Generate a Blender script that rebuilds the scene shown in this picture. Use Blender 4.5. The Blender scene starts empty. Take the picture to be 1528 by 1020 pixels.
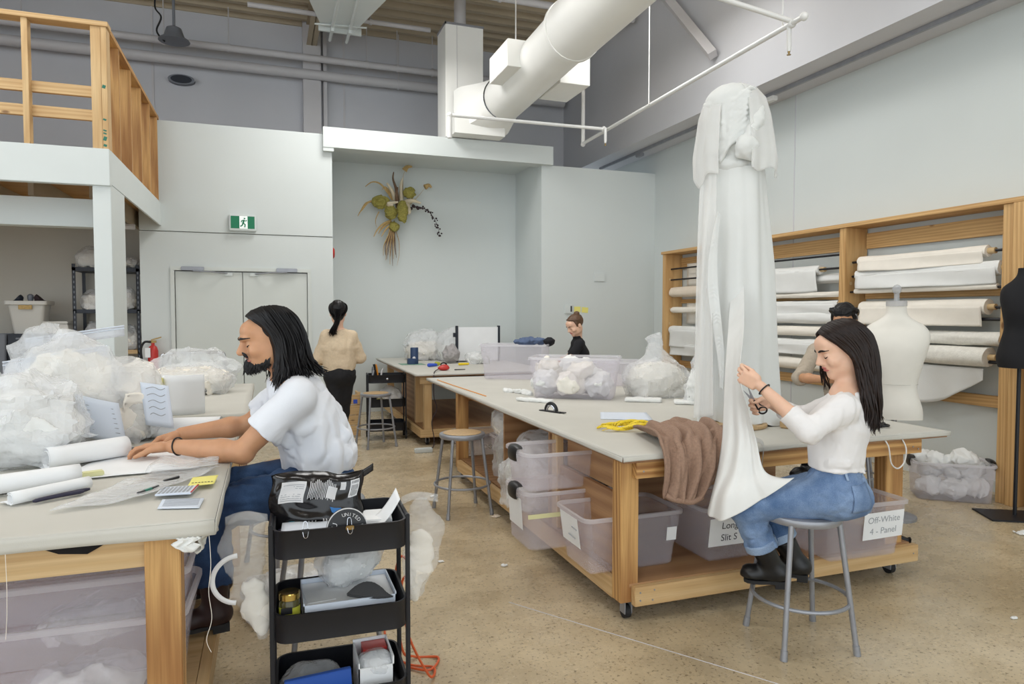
import bpy, bmesh, math, random
import numpy as np
from mathutils import Vector, Matrix
R = math.radians
random.seed(7)
rng = np.random.default_rng(7)
SC = bpy.context.scene
COL = SC.collection
# ---------------------------------------------------------------- camera
cam_d = bpy.data.cameras.new('camera')
cam = bpy.data.objects.new('camera', cam_d)
COL.objects.link(cam)
cam_d.sensor_width = 36.0
cam_d.lens = 36.0 * 1019.0 / 1528.0
cam_d.clip_start = 0.05
cam_d.clip_end = 200
cam.location = (0, 0, 1.55)
cam.rotation_euler = (R(90 - 2.4), 0, R(-19.7))
SC.camera = cam
# ---------------------------------------------------------------- world: overcast daylight through the open glazed sides behind and left of the camera
w = bpy.data.worlds.new('daylight')
SC.world = w
w.use_nodes = True
bg = w.node_tree.nodes['Background']
bg.inputs[0].default_value = (0.88, 0.95, 1.0, 1)
bg.inputs[1].default_value = 3.0
# ---------------------------------------------------------------- high bay lamps
def area(name, loc, size, power, col=(1, 0.985, 0.96), sizey=None, rot=(0, 0, 0)):
    d = bpy.data.lights.new(name, 'AREA')
    d.shape = 'RECTANGLE' if sizey else 'DISK'
    d.size = size
    if sizey: d.size_y = sizey
    d.energy = power
    d.color = col
    o = bpy.data.objects.new(name, d)
    o.location = loc
    o.rotation_euler = rot
    COL.objects.link(o)
    return o
for lx, ly, lp in ((-3.4, 2.2, 90), (0.3, 1.0, 95), (2.9, 0.6, 80), (-2.2, 5.4, 80), (1.4, 5.2, 120), (3.7, 6.4, 120), (1.2, 8.2, 190), (4.0, 3.0, 70)):
    area('high_bay_light', (lx, ly, 5.2), 1.4, lp*.55)
area('under_floor_area_light', (-2.6, 8.7, 2.45), 1.2, 7, sizey=0.15)  # small area light under the mezzanine floor, without a modelled fixture
# ---------------------------------------------------------------- exposure
vs = SC.view_settings
vs.view_transform = 'Standard'
vs.look = 'None'
vs.gamma = 1.0
vs.use_curve_mapping = False
vs.exposure = -0.5
try:
    SC.cycles.transparent_max_bounces = 24
    SC.cycles.max_bounces = 8
except Exception:
    pass
# ================================================================ geometry helpers
def rotm(ax, ang): return Matrix.Rotation(ang, 3, ax)
class G:
    def __init__(s): s.v = []; s.f = []
    def add(s, v, f):
        n = len(s.v)
        s.v += [tuple(map(float, p)) for p in v]
        s.f += [tuple(i + n for i in q) for q in f]
        return s
    def box(s, x0, x1, y0, y1, z0, z1, M=None, o=None):
        v = [Vector((x, y, z)) for z in (z0, z1) for y in (y0, y1) for x in (x0, x1)]
        if M is not None:
            c = Vector(o) if o is not None else Vector(((x0+x1)/2, (y0+y1)/2, (z0+z1)/2))
            v = [M @ (p - c) + c for p in v]
        return s.add(v, [(0,2,3,1),(4,5,7,6),(0,1,5,4),(2,6,7,3),(1,3,7,5),(0,4,6,2)])
    def tube(s, pts, r, n=8, cap=True, flat=None):
        pts = [Vector(p) for p in pts]
        m = len(pts)
        rs = [r]*m if not hasattr(r, '__len__') else list(r)
        ref = None; vs = []
        for i, p in enumerate(pts):
            t = (pts[min(i+1, m-1)] - pts[max(i-1, 0)])
            if t.length < 1e-9: t = Vector((0, 0, 1))
            t.normalize()
            if ref is None:
                a = Vector((0, 0, 1)) if abs(t.z) < .9 else Vector((1, 0, 0))
                ref = (a - t*a.dot(t)).normalized()
            else:
                ref = ref - t*ref.dot(t)
                if ref.length < 1e-6: ref = t.orthogonal()
                ref.normalize()
            b = t.cross(ref)
            for k in range(n):
                a = 2*math.pi*k/n
                q = ref*math.cos(a)*rs[i] + b*math.sin(a)*rs[i]*(flat or 1)
                vs.append(p + q)
        fs = []
        for i in range(m-1):
            for k in range(n):
                a = i*n+k; b2 = i*n+(k+1) % n
                fs.append((a, b2, b2+n, a+n))
        if cap:
            fs.append(tuple(range(n-1, -1, -1)))
            fs.append(tuple(range((m-1)*n, m*n)))
        return s.add(vs, fs)
    def lathe(s, prof, c=(0, 0, 0), n=24, sx=1, sy=1, cap=True):
        vs = []
        for r, z in prof:
            for k in range(n):
                a = 2*math.pi*k/n
                vs.append((c[0]+r*math.cos(a)*sx, c[1]+r*math.sin(a)*sy, c[2]+z))
        m = len(prof); fs = []
        for i in range(m-1):
            for k in range(n):
                a = i*n+k; b = i*n+(k+1) % n
                fs.append((a, b, b+n, a+n))
        if cap:
            fs.append(tuple(range(n-1, -1, -1)))
            fs.append(tuple(range((m-1)*n, m*n)))
        return s.add(vs, fs)
    def prism(s, poly, z0, z1):
        n = len(poly)
        v = [(x, y, z0) for x, y in poly] + [(x, y, z1) for x, y in poly]
        return s.add(v, [tuple(range(n-1, -1, -1)), tuple(range(n, 2*n))] + [(i, (i+1) % n, (i+1) % n+n, i+n) for i in range(n)])
    def grid(s, fn, nu, nv, wrap=False):
        vs = [fn(i/(nu if wrap else nu-1), j/(nv-1)) for j in range(nv) for i in range(nu)]
        fs = []
        for j in range(nv-1):
            for i in range(nu if wrap else nu-1):
                a = j*nu+i; b = j*nu+(i+1) % nu
                fs.append((a, b, b+nu, a+nu))
        return s.add(vs, fs)
    def ball(s, c, r, n=12, m=8):
        r = r if hasattr(r, '__len__') else (r, r, r)
        vs = [(c[0], c[1], c[2]-r[2])]
        for j in range(1, m):
            t = math.pi*j/m
            for k in range(n):
                a = 2*math.pi*k/n
                vs.append((c[0]+r[0]*math.sin(t)*math.cos(a), c[1]+r[1]*math.sin(t)*math.sin(a), c[2]-r[2]*math.cos(t)))
        vs.append((c[0], c[1], c[2]+r[2]))
        fs = [(0, 1+(k+1) % n, 1+k) for k in range(n)]
        for j in range(m-2):
            for k in range(n):
                a = 1+j*n+k; b = 1+j*n+(k+1) % n
                fs.append((a, b, b+n, a+n))
        L = len(vs)-1
        fs += [(L, L-n+k, L-n+(k+1) % n) for k in range(n)]
        return s.add(vs, fs)
    def xf(s, M, i0=0):
        s.v = s.v[:i0] + [tuple(M @ Vector(p)) for p in s.v[i0:]]
        return s
    def mesh(s, name, bevel=0, smooth=True, ang=38):
        me = bpy.data.meshes.new(name)
        me.from_pydata(s.v, [], s.f)
        if bevel:
            bm = bmesh.new(); bm.from_mesh(me)
            bmesh.ops.bevel(bm, geom=bm.edges[:], offset=bevel, segments=2, affect='EDGES', clamp_overlap=True)
            bm.to_mesh(me); bm.free()
        me.update()
        if smooth:
            me.polygons.foreach_set('use_smooth', [True]*len(me.polygons))
            me.set_sharp_from_angle(angle=R(ang))
        return me
def npmesh(name, V, F):
    me = bpy.data.meshes.new(name)
    V = np.asarray(V, np.float32); F = np.asarray(F, np.int32)
    me.vertices.add(len(V)); me.vertices.foreach_set('co', V.ravel())
    k = F.shape[1]
    me.loops.add(F.size); me.loops.foreach_set('vertex_index', F.ravel())
    me.polygons.add(len(F)); me.polygons.foreach_set('loop_start', np.arange(0, F.size, k, dtype=np.int32))
    me.update(calc_edges=True)
    me.polygons.foreach_set('use_smooth', np.ones(len(F), bool))
    return me
ROOT = {}
SHIFT = None        # moves a group of finished parts together
def inv_of(p):
    while p.parent: p = p.parent
    return ROOT.get(p.name, Matrix.Identity(4))
def obj(name, g, mat, parent=None, bevel=0, smooth=True, ang=38, solid=0, sub=0, world=True):
    me = g.mesh(name, bevel, smooth, ang) if isinstance(g, G) else g
    if SHIFT is not None and world: me.transform(SHIFT)
    o = bpy.data.objects.new(name, me)
    COL.objects.link(o)
    if mat is not None:
        me.materials.clear(); me.materials.append(M[mat] if isinstance(mat, str) else mat)
    if parent is not None:
        if world: me.transform(inv_of(parent))
        o.parent = parent
    if solid:
        m = o.modifiers.new('thickness', 'SOLIDIFY'); m.thickness = solid; m.offset = 0
    if sub:
        m = o.modifiers.new('smooth', 'SUBSURF'); m.levels = sub; m.render_levels = sub
    return o
def thing(name, label, cat, loc=(0, 0, 0), rotz=0, group=None):
    o = bpy.data.objects.new(name, None)
    COL.objects.link(o)
    o.empty_display_size = .1
    o.location = loc; o.rotation_euler = (0, 0, rotz)
    ROOT[o.name] = (Matrix.Translation(loc) @ Matrix.Rotation(rotz, 4, 'Z')).inverted()
    return tag(o, label, cat, group)
def tag(o, label, cat, group=None):
    o['label'] = label; o['category'] = cat
    if group: o['group'] = group
    return o
def struct(name, g, mat, parent=None, bevel=0, label=None, **k):
    o = obj(name, g, mat, parent, bevel, **k)
    if parent is None: o['kind'] = 'structure'
    if label: o['label'] = label
    return o
def copy_tree(o, parent=None):
    c = o.copy(); COL.objects.link(c); c.parent = parent
    for ch in [x for x in bpy.data.objects if x.parent == o and x != c]: copy_tree(ch, c)
    return c
def dup(root, loc, rotz, label=None, group=None):
    c = copy_tree(root)
    c.location = loc; c.rotation_euler = (0, 0, rotz)
    ROOT[c.name] = (Matrix.Translation(loc) @ Matrix.Rotation(rotz, 4, 'Z')).inverted()
    if label: c['label'] = label
    if group: c['group'] = group
    return c
def bx(x0, x1, y0, y1, z0, z1, M=None, o=None): return G().box(x0, x1, y0, y1, z0, z1, M, o)
def tb(p, r, n=8, **k): return G().tube(p, r, n, **k)
def arc(c, r, a0, a1, n, ax='z'):
    out = []
    for i in range(n+1):
        a = a0+(a1-a0)*i/n
        x, y = r*math.cos(a), r*math.sin(a)
        out.append({'z': (c[0]+x, c[1]+y, c[2]), 'y': (c[0]+x, c[1], c[2]+y), 'x': (c[0], c[1]+x, c[2]+y)}[ax])
    return out
def smooth_path(P, n=6):
    P = [Vector(p) for p in P]; out = []
    for i in range(len(P)-1):
        p0 = P[max(i-1, 0)]; p1 = P[i]; p2 = P[i+1]; p3 = P[min(i+2, len(P)-1)]
        for k in range(n):
            t = k/n
            out.append(.5*((2*p1)+(p2-p0)*t+(2*p0-5*p1+4*p2-p3)*t*t+(3*p1-p0-3*p2+p3)*t**3))
    out.append(P[-1])
    return out
_fonts = {}
def text_mesh(s, size, align='CENTER', spacing=1.0):
    cu = bpy.data.curves.new('writing', 'FONT')
    cu.body = s; cu.size = size; cu.align_x = align; cu.align_y = 'CENTER'; cu.space_line = spacing
    cu.resolution_u = 3
    o = bpy.data.objects.new('writing', cu); COL.objects.link(o)
    dg = bpy.context.evaluated_depsgraph_get()
    me = bpy.data.meshes.new_from_object(o.evaluated_get(dg))
    bpy.data.objects.remove(o); bpy.data.curves.remove(cu)
    return me
def text_on(name, s, size, mat, parent, loc, right, up, spacing=1.0, off=.0015):
    """flat lettering lying on a surface: right/up are the surface's axes"""
    me = text_mesh(s, size, spacing=spacing)
    r = Vector(right).normalized(); u = Vector(up); u = (u-r*u.dot(r)).normalized(); n = r.cross(u)
    Mx = Matrix(((r.x, u.x, n.x, loc[0]+n.x*off), (r.y, u.y, n.y, loc[1]+n.y*off), (r.z, u.z, n.z, loc[2]+n.z*off), (0, 0, 0, 1)))
    me.transform(Mx)
    return obj(name, me, mat, parent)
# ---------------------------------------------------------------- value noise for shapes
_perm = np.random.default_rng(3).random((32, 32, 32)).astype(np.float32)
def vnoise(P, sc, seed=0):
    P = np.asarray(P, np.float32)*sc+seed*7.31+100.0
    i = np.floor(P).astype(np.int32); f = P-i; f = f*f*(3-2*f); i &= 31; j = (i+1) & 31
    a = lambda X, Y, Z: _perm[X[..., 0], Y[..., 1], Z[..., 2]]
    x, y, z = f[..., 0], f[..., 1], f[..., 2]
    c00 = a(i, i, i)*(1-x)+a(j, i, i)*x; c10 = a(i, j, i)*(1-x)+a(j, j, i)*x
    c01 = a(i, i, j)*(1-x)+a(j, i, j)*x; c11 = a(i, j, j)*(1-x)+a(j, j, j)*x
    return ((c00*(1-y)+c10*y)*(1-z)+(c01*(1-y)+c11*y)*z)*2-1
def n1(p, sc=1, seed=0): return float(vnoise(np.array([p]), sc, seed)[0])
# ---------------------------------------------------------------- distance-field modelling (bodies, cloth bundles, bags)
class SDF:
    def __init__(s): s.p = []; s.post = []
    def cone(s, a, b, ra, rb, k=.02, flat=None, sub=False):
        s.p.append(('c', np.array(a, float), np.array(b, float), ra, rb, k, flat, sub)); return s
    def chain(s, pts, rs, k=.02, flat=None):
        for i in range(len(pts)-1): s.cone(pts[i], pts[i+1], rs[i], rs[i+1], k, flat)
        return s
    def ell(s, c, r, k=.02, rot=None, sub=False):
        s.p.append(('e', np.array(c, float), np.array(r, float), None if rot is None else np.array(rot, float), 0, k, None, sub)); return s
    def box(s, c, hs, rad, k=.02, rot=None, sub=False):
        s.p.append(('b', np.array(c, float), np.array(hs, float), None if rot is None else np.array(rot, float), rad, k, None, sub)); return s
    def plane(s, pt, nrm):      # keep the side the normal points away from
        s.post.append(('plane', np.array(pt, float), np.array(nrm, float)/np.linalg.norm(nrm))); return s
    def disp(s, fn): s.post.append(('disp', fn)); return s
    def bounds(s):
        lo = np.full(3, 1e9); hi = -lo
        for q in s.p:
            if q[-1]: continue
            if q[0] == 'c':
                r = max(q[3], q[4])
                if q[6] is not None: r *= max(1, q[6][1])
                lo = np.minimum(lo, np.minimum(q[1], q[2])-r); hi = np.maximum(hi, np.maximum(q[1], q[2])+r)
            else:
                r = np.linalg.norm(q[2]) if q[3] is not None else q[2]
                if q[0] == 'b': r = r+q[4]
                lo = np.minimum(lo, q[1]-r); hi = np.maximum(hi, q[1]+r)
        return lo, hi
    def dist(s, q, P):
        if q[0] == 'c':
            a = q[1]; b = q[2]; D = P-a.astype(np.float32); ba = (b-a)
            if q[6] is not None:
                d = np.array(q[6][0], float); d /= np.linalg.norm(d); sc = 1/q[6][1]-1
                D = D+(D@d.astype(np.float32))[..., None]*(d*sc).astype(np.float32); ba = ba+d*(ba@d)*sc
            L2 = max(ba@ba, 1e-12)
            t = np.clip((D@ba.astype(np.float32))/L2, 0, 1)
            E = D-t[..., None]*ba.astype(np.float32)
            v = np.sqrt((E*E).sum(-1))-(q[3]+(q[4]-q[3])*t)
        else:
            D = P-q[1].astype(np.float32)
            if q[3] is not None: D = D@q[3].astype(np.float32)     # columns of rot are the local axes
            if q[0] == 'e':
                rr = q[2].astype(np.float32)
                k0 = np.sqrt(((D/rr)**2).sum(-1)); k1 = np.sqrt(((D/(rr*rr))**2).sum(-1))+1e-6
                v = k0*(k0-1)/k1
            else:
                Q = np.abs(D)-q[2].astype(np.float32)
                v = np.sqrt((np.maximum(Q, 0)**2).sum(-1))+np.minimum(Q.max(-1), 0)-q[4]
        return v
    def eval(s, P):
        P = np.asarray(P, np.float32); F = np.full(len(P), .2, np.float32)
        for q in s.p:
            v = s.dist(q, P); k = max(q[5], 1e-6)
            if q[-1]:
                v = -v; hh = np.maximum(k-np.abs(F-v), 0)/k; F = np.maximum(F, v)+hh*hh*k*.25
            else:
                hh = np.maximum(k-np.abs(F-v), 0)/k; F = np.minimum(F, v)-hh*hh*k*.25
        return F
    def cast(s, O, d, lift=0.0, n=60, far=.12):
        """walk each start point along d until the surface, then step back by lift"""
        O = np.atleast_2d(np.asarray(O, float)); d = np.broadcast_to(np.asarray(d, float), O.shape)
        T = np.linspace(0, far, n); best = np.full(len(O), far); done = np.zeros(len(O), bool)
        for t in T:
            v = s.eval(O+d*t); hit = (v < 0) & ~done; best[hit] = t; done |= hit
        lo = best-far/n; hi = best.copy()
        for _ in range(6):
            m = (lo+hi)/2; v = s.eval(O+d*m[:, None]); hi = np.where(v < 0, m, hi); lo = np.where(v < 0, lo, m)
        return O+d*(hi-lift)[:, None]
    def mesh(s, name, h, pad=.03, inflate=0.0):
        lo, hi = s.bounds(); lo = lo-pad-inflate; hi = hi+pad+inflate
        n = np.ceil((hi-lo)/h).astype(int)+1
        F = np.full(n, .2, np.float32)
        ax = [lo[i]+h*np.arange(n[i], dtype=np.float32) for i in range(3)]
        for q in s.p:
            k = q[5]
            if q[0] == 'c':
                r = max(q[3], q[4])*(1 if q[6] is None else max(1, q[6][1]))
                l2 = np.minimum(q[1], q[2])-r; h2 = np.maximum(q[1], q[2])+r
            else:
                r = np.linalg.norm(q[2]) if q[3] is not None else q[2]
                if q[0] == 'b': r = r+q[4]
                l2 = q[1]-r; h2 = q[1]+r
            m = max(k, .012)+2*h+inflate
            i0 = np.maximum(np.floor((l2-m-lo)/h).astype(int), 0); i1 = np.minimum(np.ceil((h2+m-lo)/h).astype(int)+1, n)
            if np.any(i1 <= i0): continue
            sl = tuple(slice(i0[a], i1[a]) for a in range(3))
            X, Y, Z = np.meshgrid(ax[0][sl[0]], ax[1][sl[1]], ax[2][sl[2]], indexing='ij')
            P = np.stack([X, Y, Z], -1).astype(np.float32)
            v = s.dist(q, P)
            C = F[sl]
            if q[-1]:
                v = -v
                hh = np.maximum(k-np.abs(C-v), 0)/max(k, 1e-6)
                F[sl] = np.maximum(C, v)+hh*hh*k*.25
            else:
                hh = np.maximum(k-np.abs(C-v), 0)/max(k, 1e-6)
                F[sl] = np.minimum(C, v)-hh*hh*k*.25
        F -= inflate
        for q in s.post:
            if q[0] == 'plane':
                X, Y, Z = np.meshgrid(*ax, indexing='ij')
                F = np.maximum(F, ((X-q[1][0])*q[2][0]+(Y-q[1][1])*q[2][1]+(Z-q[1][2])*q[2][2]).astype(np.float32))
            else:
                band = np.abs(F) < .05
                idx = np.argwhere(band)
                P = lo+idx*h
                F[band] += q[1](P).astype(np.float32)
        return nets(name, F, lo, h)
def nets(name, F, lo, h):
    F[[0, -1]] = np.maximum(F[[0, -1]], h); F[:, [0, -1]] = np.maximum(F[:, [0, -1]], h); F[:, :, [0, -1]] = np.maximum(F[:, :, [0, -1]], h)
    S = F < 0
    cnt = np.zeros(np.array(F.shape)-1, np.int8)
    for dx in (0, 1):
        for dy in (0, 1):
            for dz in (0, 1):
                cnt += S[dx:F.shape[0]-1+dx, dy:F.shape[1]-1+dy, dz:F.shape[2]-1+dz]
    act = (cnt > 0) & (cnt < 8)
    C = np.argwhere(act)
    idx = np.full(cnt.shape, -1, np.int32); idx[act] = np.arange(len(C))
    acc = np.zeros((len(C), 3)); num = np.zeros(len(C))
    cor = [(a, b, c) for a in (0, 1) for b in (0, 1) for c in (0, 1)]
    val = {c: F[C[:, 0]+c[0], C[:, 1]+c[1], C[:, 2]+c[2]] for c in cor}
    for c in cor:
        for a in range(3):
            if c[a]: continue
            e = list(c); e[a] = 1; e = tuple(e)
            v0 = val[c]; v1 = val[e]; m = (v0 < 0) != (v1 < 0)
            t = v0[m]/(v0[m]-v1[m])
            p = np.tile(np.array(c, float), (m.sum(), 1)); p[:, a] += t
            acc[m] += p; num[m] += 1
    V = lo+(C+acc/num[:, None])*h
    faces = []
    for a in range(3):
        b, c = [(1, 2), (2, 0), (0, 1)][a]
        s0 = [slice(None)]*3; s1 = [slice(None)]*3
        s0[a] = slice(0, -1); s1[a] = slice(1, None)
        A = S[tuple(s0)]; B = S[tuple(s1)]
        for flip, m in ((False, A & ~B), (True, ~A & B)):
            q = np.argwhere(m)
            q = q[(q[:, b] > 0) & (q[:, c] > 0) & (q[:, b] < F.shape[b]-1) & (q[:, c] < F.shape[c]-1)]
            o = []
            for db, dc in ((-1, -1), (0, -1), (0, 0), (-1, 0)):
                r = q.copy(); r[:, b] += db; r[:, c] += dc
                o.append(idx[r[:, 0], r[:, 1], r[:, 2]])
            o = np.stack(o, 1)
            faces.append(o[:, ::-1] if flip else o)
    return npmesh(name, V, np.concatenate(faces))
# ================================================================ procedural materials
M = {}
class NT:
    def __init__(s, name):
        s.m = bpy.data.materials.new(name); s.m.use_nodes = True
        s.t = s.m.node_tree; s.b = s.t.nodes['Principled BSDF']; s.out = s.t.nodes['Material Output']
        M[name] = s.m
    def n(s, ty, **k):
        o = s.t.nodes.new(ty)
        for a, v in k.items():
            if a.startswith('_'): setattr(o, a[1:], v)
            else:
                key = int(a[1:]) if a[0] == 'i' and a[1:].isdigit() else a.replace('__', ' ')
                o.inputs[key].default_value = v
        return o
    def l(s, a, b, ai=0, bi=0):
        s.t.links.new(a.outputs[ai], b.inputs[bi]); return b
    def set(s, **k):
        for a, v in k.items(): s.b.inputs[a.replace('__', ' ')].default_value = v
        return s
    def coord(s, scale=(1, 1, 1), rnd=True):
        tc = s.n('ShaderNodeTexCoord'); mp = s.n('ShaderNodeMapping')
        s.l(tc, mp, 3, 0); mp.inputs['Scale'].default_value = scale
        if rnd:
            oi = s.n('ShaderNodeObjectInfo'); mu = s.n('ShaderNodeMath', _operation='MULTIPLY', i1=9.0)
            s.l(oi, mu, 5, 0); s.l(mu, mp, 0, 1)
        return mp
    def ramp(s, stops):
        r = s.n('ShaderNodeValToRGB'); e = r.color_ramp.elements
        while len(e) < len(stops): e.new(.5)
        for el, (p, c) in zip(e, stops): el.position = p; el.color = (*c, 1)
        return r
    def bump(s, src, strength=.2, dist=.01, si=0):
        b = s.n('ShaderNodeBump', Strength=strength, Distance=dist)
        s.l(src, b, si, 'Height'); s.l(b, s.b, 0, 'Normal'); return b
def c3(r, g, b):
    f = lambda v: ((v/255+.055)/1.055)**2.4 if v > 10 else v/255/12.92
    return (f(r), f(g), f(b))
def plain(name, rgb, rough=.5, metal=0, nscale=None, namp=.06, bump=0, bscale=200, spec=.5, **k):
    t = NT(name); c = c3(*rgb)
    t.set(Base__Color=(*c, 1), Roughness=rough, Metallic=metal)
    t.b.inputs['Specular IOR Level'].default_value = spec
    for a, v in k.items(): t.b.inputs[a.replace('__', ' ')].default_value = v
    mp = None
    if nscale:
        mp = t.coord(); no = t.n('ShaderNodeTexNoise', Scale=nscale, Detail=4.0)
        t.l(mp, no)
        rp = t.ramp([(.3, tuple(v*(1-namp) for v in c)), (.7, tuple(min(v*(1+namp), 1) for v in c))])
        t.l(no, rp); t.l(rp, t.b, 0, 'Base Color')
    if bump:
        mp = mp or t.coord(); no = t.n('ShaderNodeTexNoise', Scale=bscale, Detail=3.0)
        t.l(mp, no); t.bump(no, bump, .004)
    return t
plain('wall_white', (208, 214, 213), .7, nscale=1.3, namp=.015, bump=.05, bscale=60)
plain('wall_upper', (200, 201, 206), .8, nscale=1.0, namp=.03, bump=.05, bscale=40)
plain('wall_beige', (200, 196, 186), .8, nscale=1.0, namp=.03)  # beige paint of the storage walls below the mezzanine
plain('paint_white', (212, 218, 217), .45, nscale=3, namp=.015)
plain('door_white', (208, 213, 209), .5, nscale=2, namp=.015)
plain('deck_paint', (184, 170, 146), .7, nscale=2, namp=.05)
plain('steel_paint', (200, 198, 200), .5, nscale=2, namp=.03)
plain('duct_white', (240, 240, 236), .55, nscale=2, namp=.02)
plain('pipe_white', (226, 226, 224), .4)
plain('dark_void', (40, 40, 44), .8)
plain('metal_grey', (150, 152, 158), .35, .35, nscale=12, namp=.08)
plain('chrome', (200, 200, 205), .15, 1)
plain('brass', (150, 125, 80), .3, 1)
plain('gold', (190, 165, 95), .25, 1)
plain('black_metal', (17, 19, 27), .5, 0, nscale=15, namp=.1)
plain('black_plastic', (16, 16, 20), .4)
plain('rubber', (28, 28, 30), .7)
plain('seat_board', (188, 158, 116), .5, nscale=60, namp=.14, bump=.1, bscale=300)
plain('paper', (236, 238, 240), .75, nscale=6, namp=.02)
plain('paper_blue', (214, 222, 234), .75)
plain('ink', (60, 62, 70), .8)
plain('ink_faint', (160, 164, 170), .8)
plain('note_yellow', (236, 228, 130), .7)
plain('note_dull', (222, 220, 170), .7)
plain('canvas', (200, 198, 190), .85, nscale=4, namp=.03, bump=.15, bscale=400)
plain('cloth_white', (230, 231, 229), .85, nscale=8, namp=.02, bump=.12, bscale=350)
plain('cloth_cream', (238, 232, 221), .85, nscale=8, namp=.03, bump=.12, bscale=350)
plain('cloth_ecru', (226, 212, 194), .85, nscale=8, namp=.03, bump=.12, bscale=350)
plain('knit_brown', (150, 122, 104), .95, nscale=80, namp=.12, bump=.9, bscale=130)
plain('cloth_scrap', (240, 236, 226), .85, nscale=14, namp=.05, bump=.5, bscale=45)
plain('lace', (234, 232, 224), .8, nscale=30, namp=.06, bump=.8, bscale=90)
plain('tshirt', (226, 229, 236), .85, nscale=7, namp=.02, bump=.15, bscale=300)
plain('top_white', (232, 230, 230), .85, nscale=7, namp=.02, bump=.15, bscale=300)
plain('sweater_beige', (212, 192, 164), .9, nscale=50, namp=.06, bump=.3, bscale=160)
plain('sweater_taupe', (176, 164, 148), .9, nscale=50, namp=.06, bump=.3, bscale=160)
plain('knit_black', (20, 20, 26), .9, bump=.2, bscale=200)
plain('trouser_black', (22, 22, 26), .85, nscale=20, namp=.15)
plain('jersey_black', (17, 17, 22), .85)
plain('skin_tan', (196, 146, 110), .5, nscale=25, namp=.05, Subsurface__Weight=.08)
plain('skin_fair', (228, 186, 160), .5, nscale=25, namp=.04, Subsurface__Weight=.08)
plain('lip', (178, 110, 98), .45)
plain('lip_pink', (198, 112, 106), .45)
plain('eye_white', (225, 222, 216), .3)
plain('hair_black', (17, 15, 17), .42, nscale=90, namp=.3, spec=.3)
plain('hair_dark', (34, 22, 18), .42, nscale=90, namp=.35, spec=.3)
plain('hair_brown', (94, 68, 48), .45, nscale=90, namp=.25)
plain('leather_black', (20, 20, 22), .4, bump=.1, bscale=120)
plain('leather_brown', (48, 28, 26), .5, nscale=9, namp=.2)
plain('sneaker', (214, 206, 196), .7)
plain('tape_yellow', (236, 206, 40), .5)
plain('red_plastic', (190, 50, 44), .4)
plain('blue_plastic', (50, 84, 190), .4)
plain('navy', (38, 62, 98), .5)
plain('green_mat', (120, 160, 140), .6)
plain('orange', (232, 150, 40), .45)
plain('cord_orange', (214, 96, 50), .5)
plain('green_pen', (30, 110, 90), .4)
plain('olive_label', (168, 168, 52), .5)
plain('exit_green', (0, 120, 82), .5)
plain('denim_folded', (84, 100, 130), .9)
plain('drawer_dark', (30, 36, 48), .5)
plain('bin_white', (206, 204, 198), .5)
plain('bin_grey', (120, 124, 132), .5)
plain('dried_green', (150, 142, 70), .8, nscale=60, namp=.3, bump=.9, bscale=90)
plain('dried_tan', (190, 160, 106), .85, nscale=40, namp=.2)
plain('dried_brown', (112, 88, 68), .85, nscale=40, namp=.2)
plain('dried_pale', (216, 204, 180), .85)
plain('dark_berry', (54, 40, 44), .7)
plain('form_linen', (230, 227, 219), .85, nscale=10, namp=.02, bump=.12, bscale=400)
plain('cardboard_tube', (204, 176, 132), .7, nscale=20, namp=.06)
plain('grey_fabric', (168, 164, 164), .9)
plain('foil_black', (24, 23, 26), .18, 0, bump=.6, bscale=14)
plain('print_white', (214, 214, 216), .6)
plain('print_blue', (50, 120, 190), .5)
plain('blue_folder', (38, 84, 170), .5)
plain('litter_brown', (110, 90, 60), .8)
def wood(name, light, dark, axis, sc=1.0, knots=True, grain=.28, rings=.27):
    t = NT(name)
    st = [10.0*sc]*3; st['xyz'.index(axis)] = .55*sc
    mp = t.coord(tuple(st))
    no = t.n('ShaderNodeTexNoise', Scale=1.0, Detail=3.0, Distortion=.9); t.l(mp, no)
    wv = t.n('ShaderNodeTexWave', _wave_type='RINGS', Scale=1.15, Distortion=7.0, Detail=2.5)
    wv.inputs['Detail Scale'].default_value = .8
    t.l(mp, wv)
    st2 = [170.0]*3; st2['xyz'.index(axis)] = 5.0
    mp2 = t.coord(tuple(st2)); nf = t.n('ShaderNodeTexNoise', Scale=1.0, Detail=2.0); t.l(mp2, nf)
    L = c3(*light); D = c3(*dark)
    r1 = t.ramp([(.12, D), (.64, L)])
    mx0 = t.n('ShaderNodeMath', _operation='MULTIPLY', i1=rings); t.l(wv, mx0, 1, 0)
    ad = t.n('ShaderNodeMath', _operation='MULTIPLY_ADD', i1=.5); t.l(no, ad, 0, 0); t.l(mx0, ad, 0, 2)
    t.l(ad, r1)
    mx = t.n('ShaderNodeMixRGB', _blend_type='MULTIPLY', Fac=grain); t.l(r1, mx, 0, 1)
    r2 = t.ramp([(.3, (.62, .55, .48)), (.62, (1, 1, 1))]); t.l(nf, r2); t.l(r2, mx, 0, 2)
    last = mx
    if knots:
        sk = [5.0*sc]*3; sk['xyz'.index(axis)] = 2.2*sc
        mp3 = t.coord(tuple(sk)); vo = t.n('ShaderNodeTexVoronoi', Scale=1.0); t.l(mp3, vo)
        rk = t.ramp([(.04, (.22, .12, .06)), (.085, (1, 1, 1))]); t.l(vo, rk)
        mk = t.n('ShaderNodeMixRGB', _blend_type='MULTIPLY', Fac=.8); t.l(mx, mk, 0, 1); t.l(rk, mk, 0, 2); last = mk
    t.l(last, t.b, 0, 'Base Color'); t.set(Roughness=.55); t.bump(nf, .12, .002)
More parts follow.
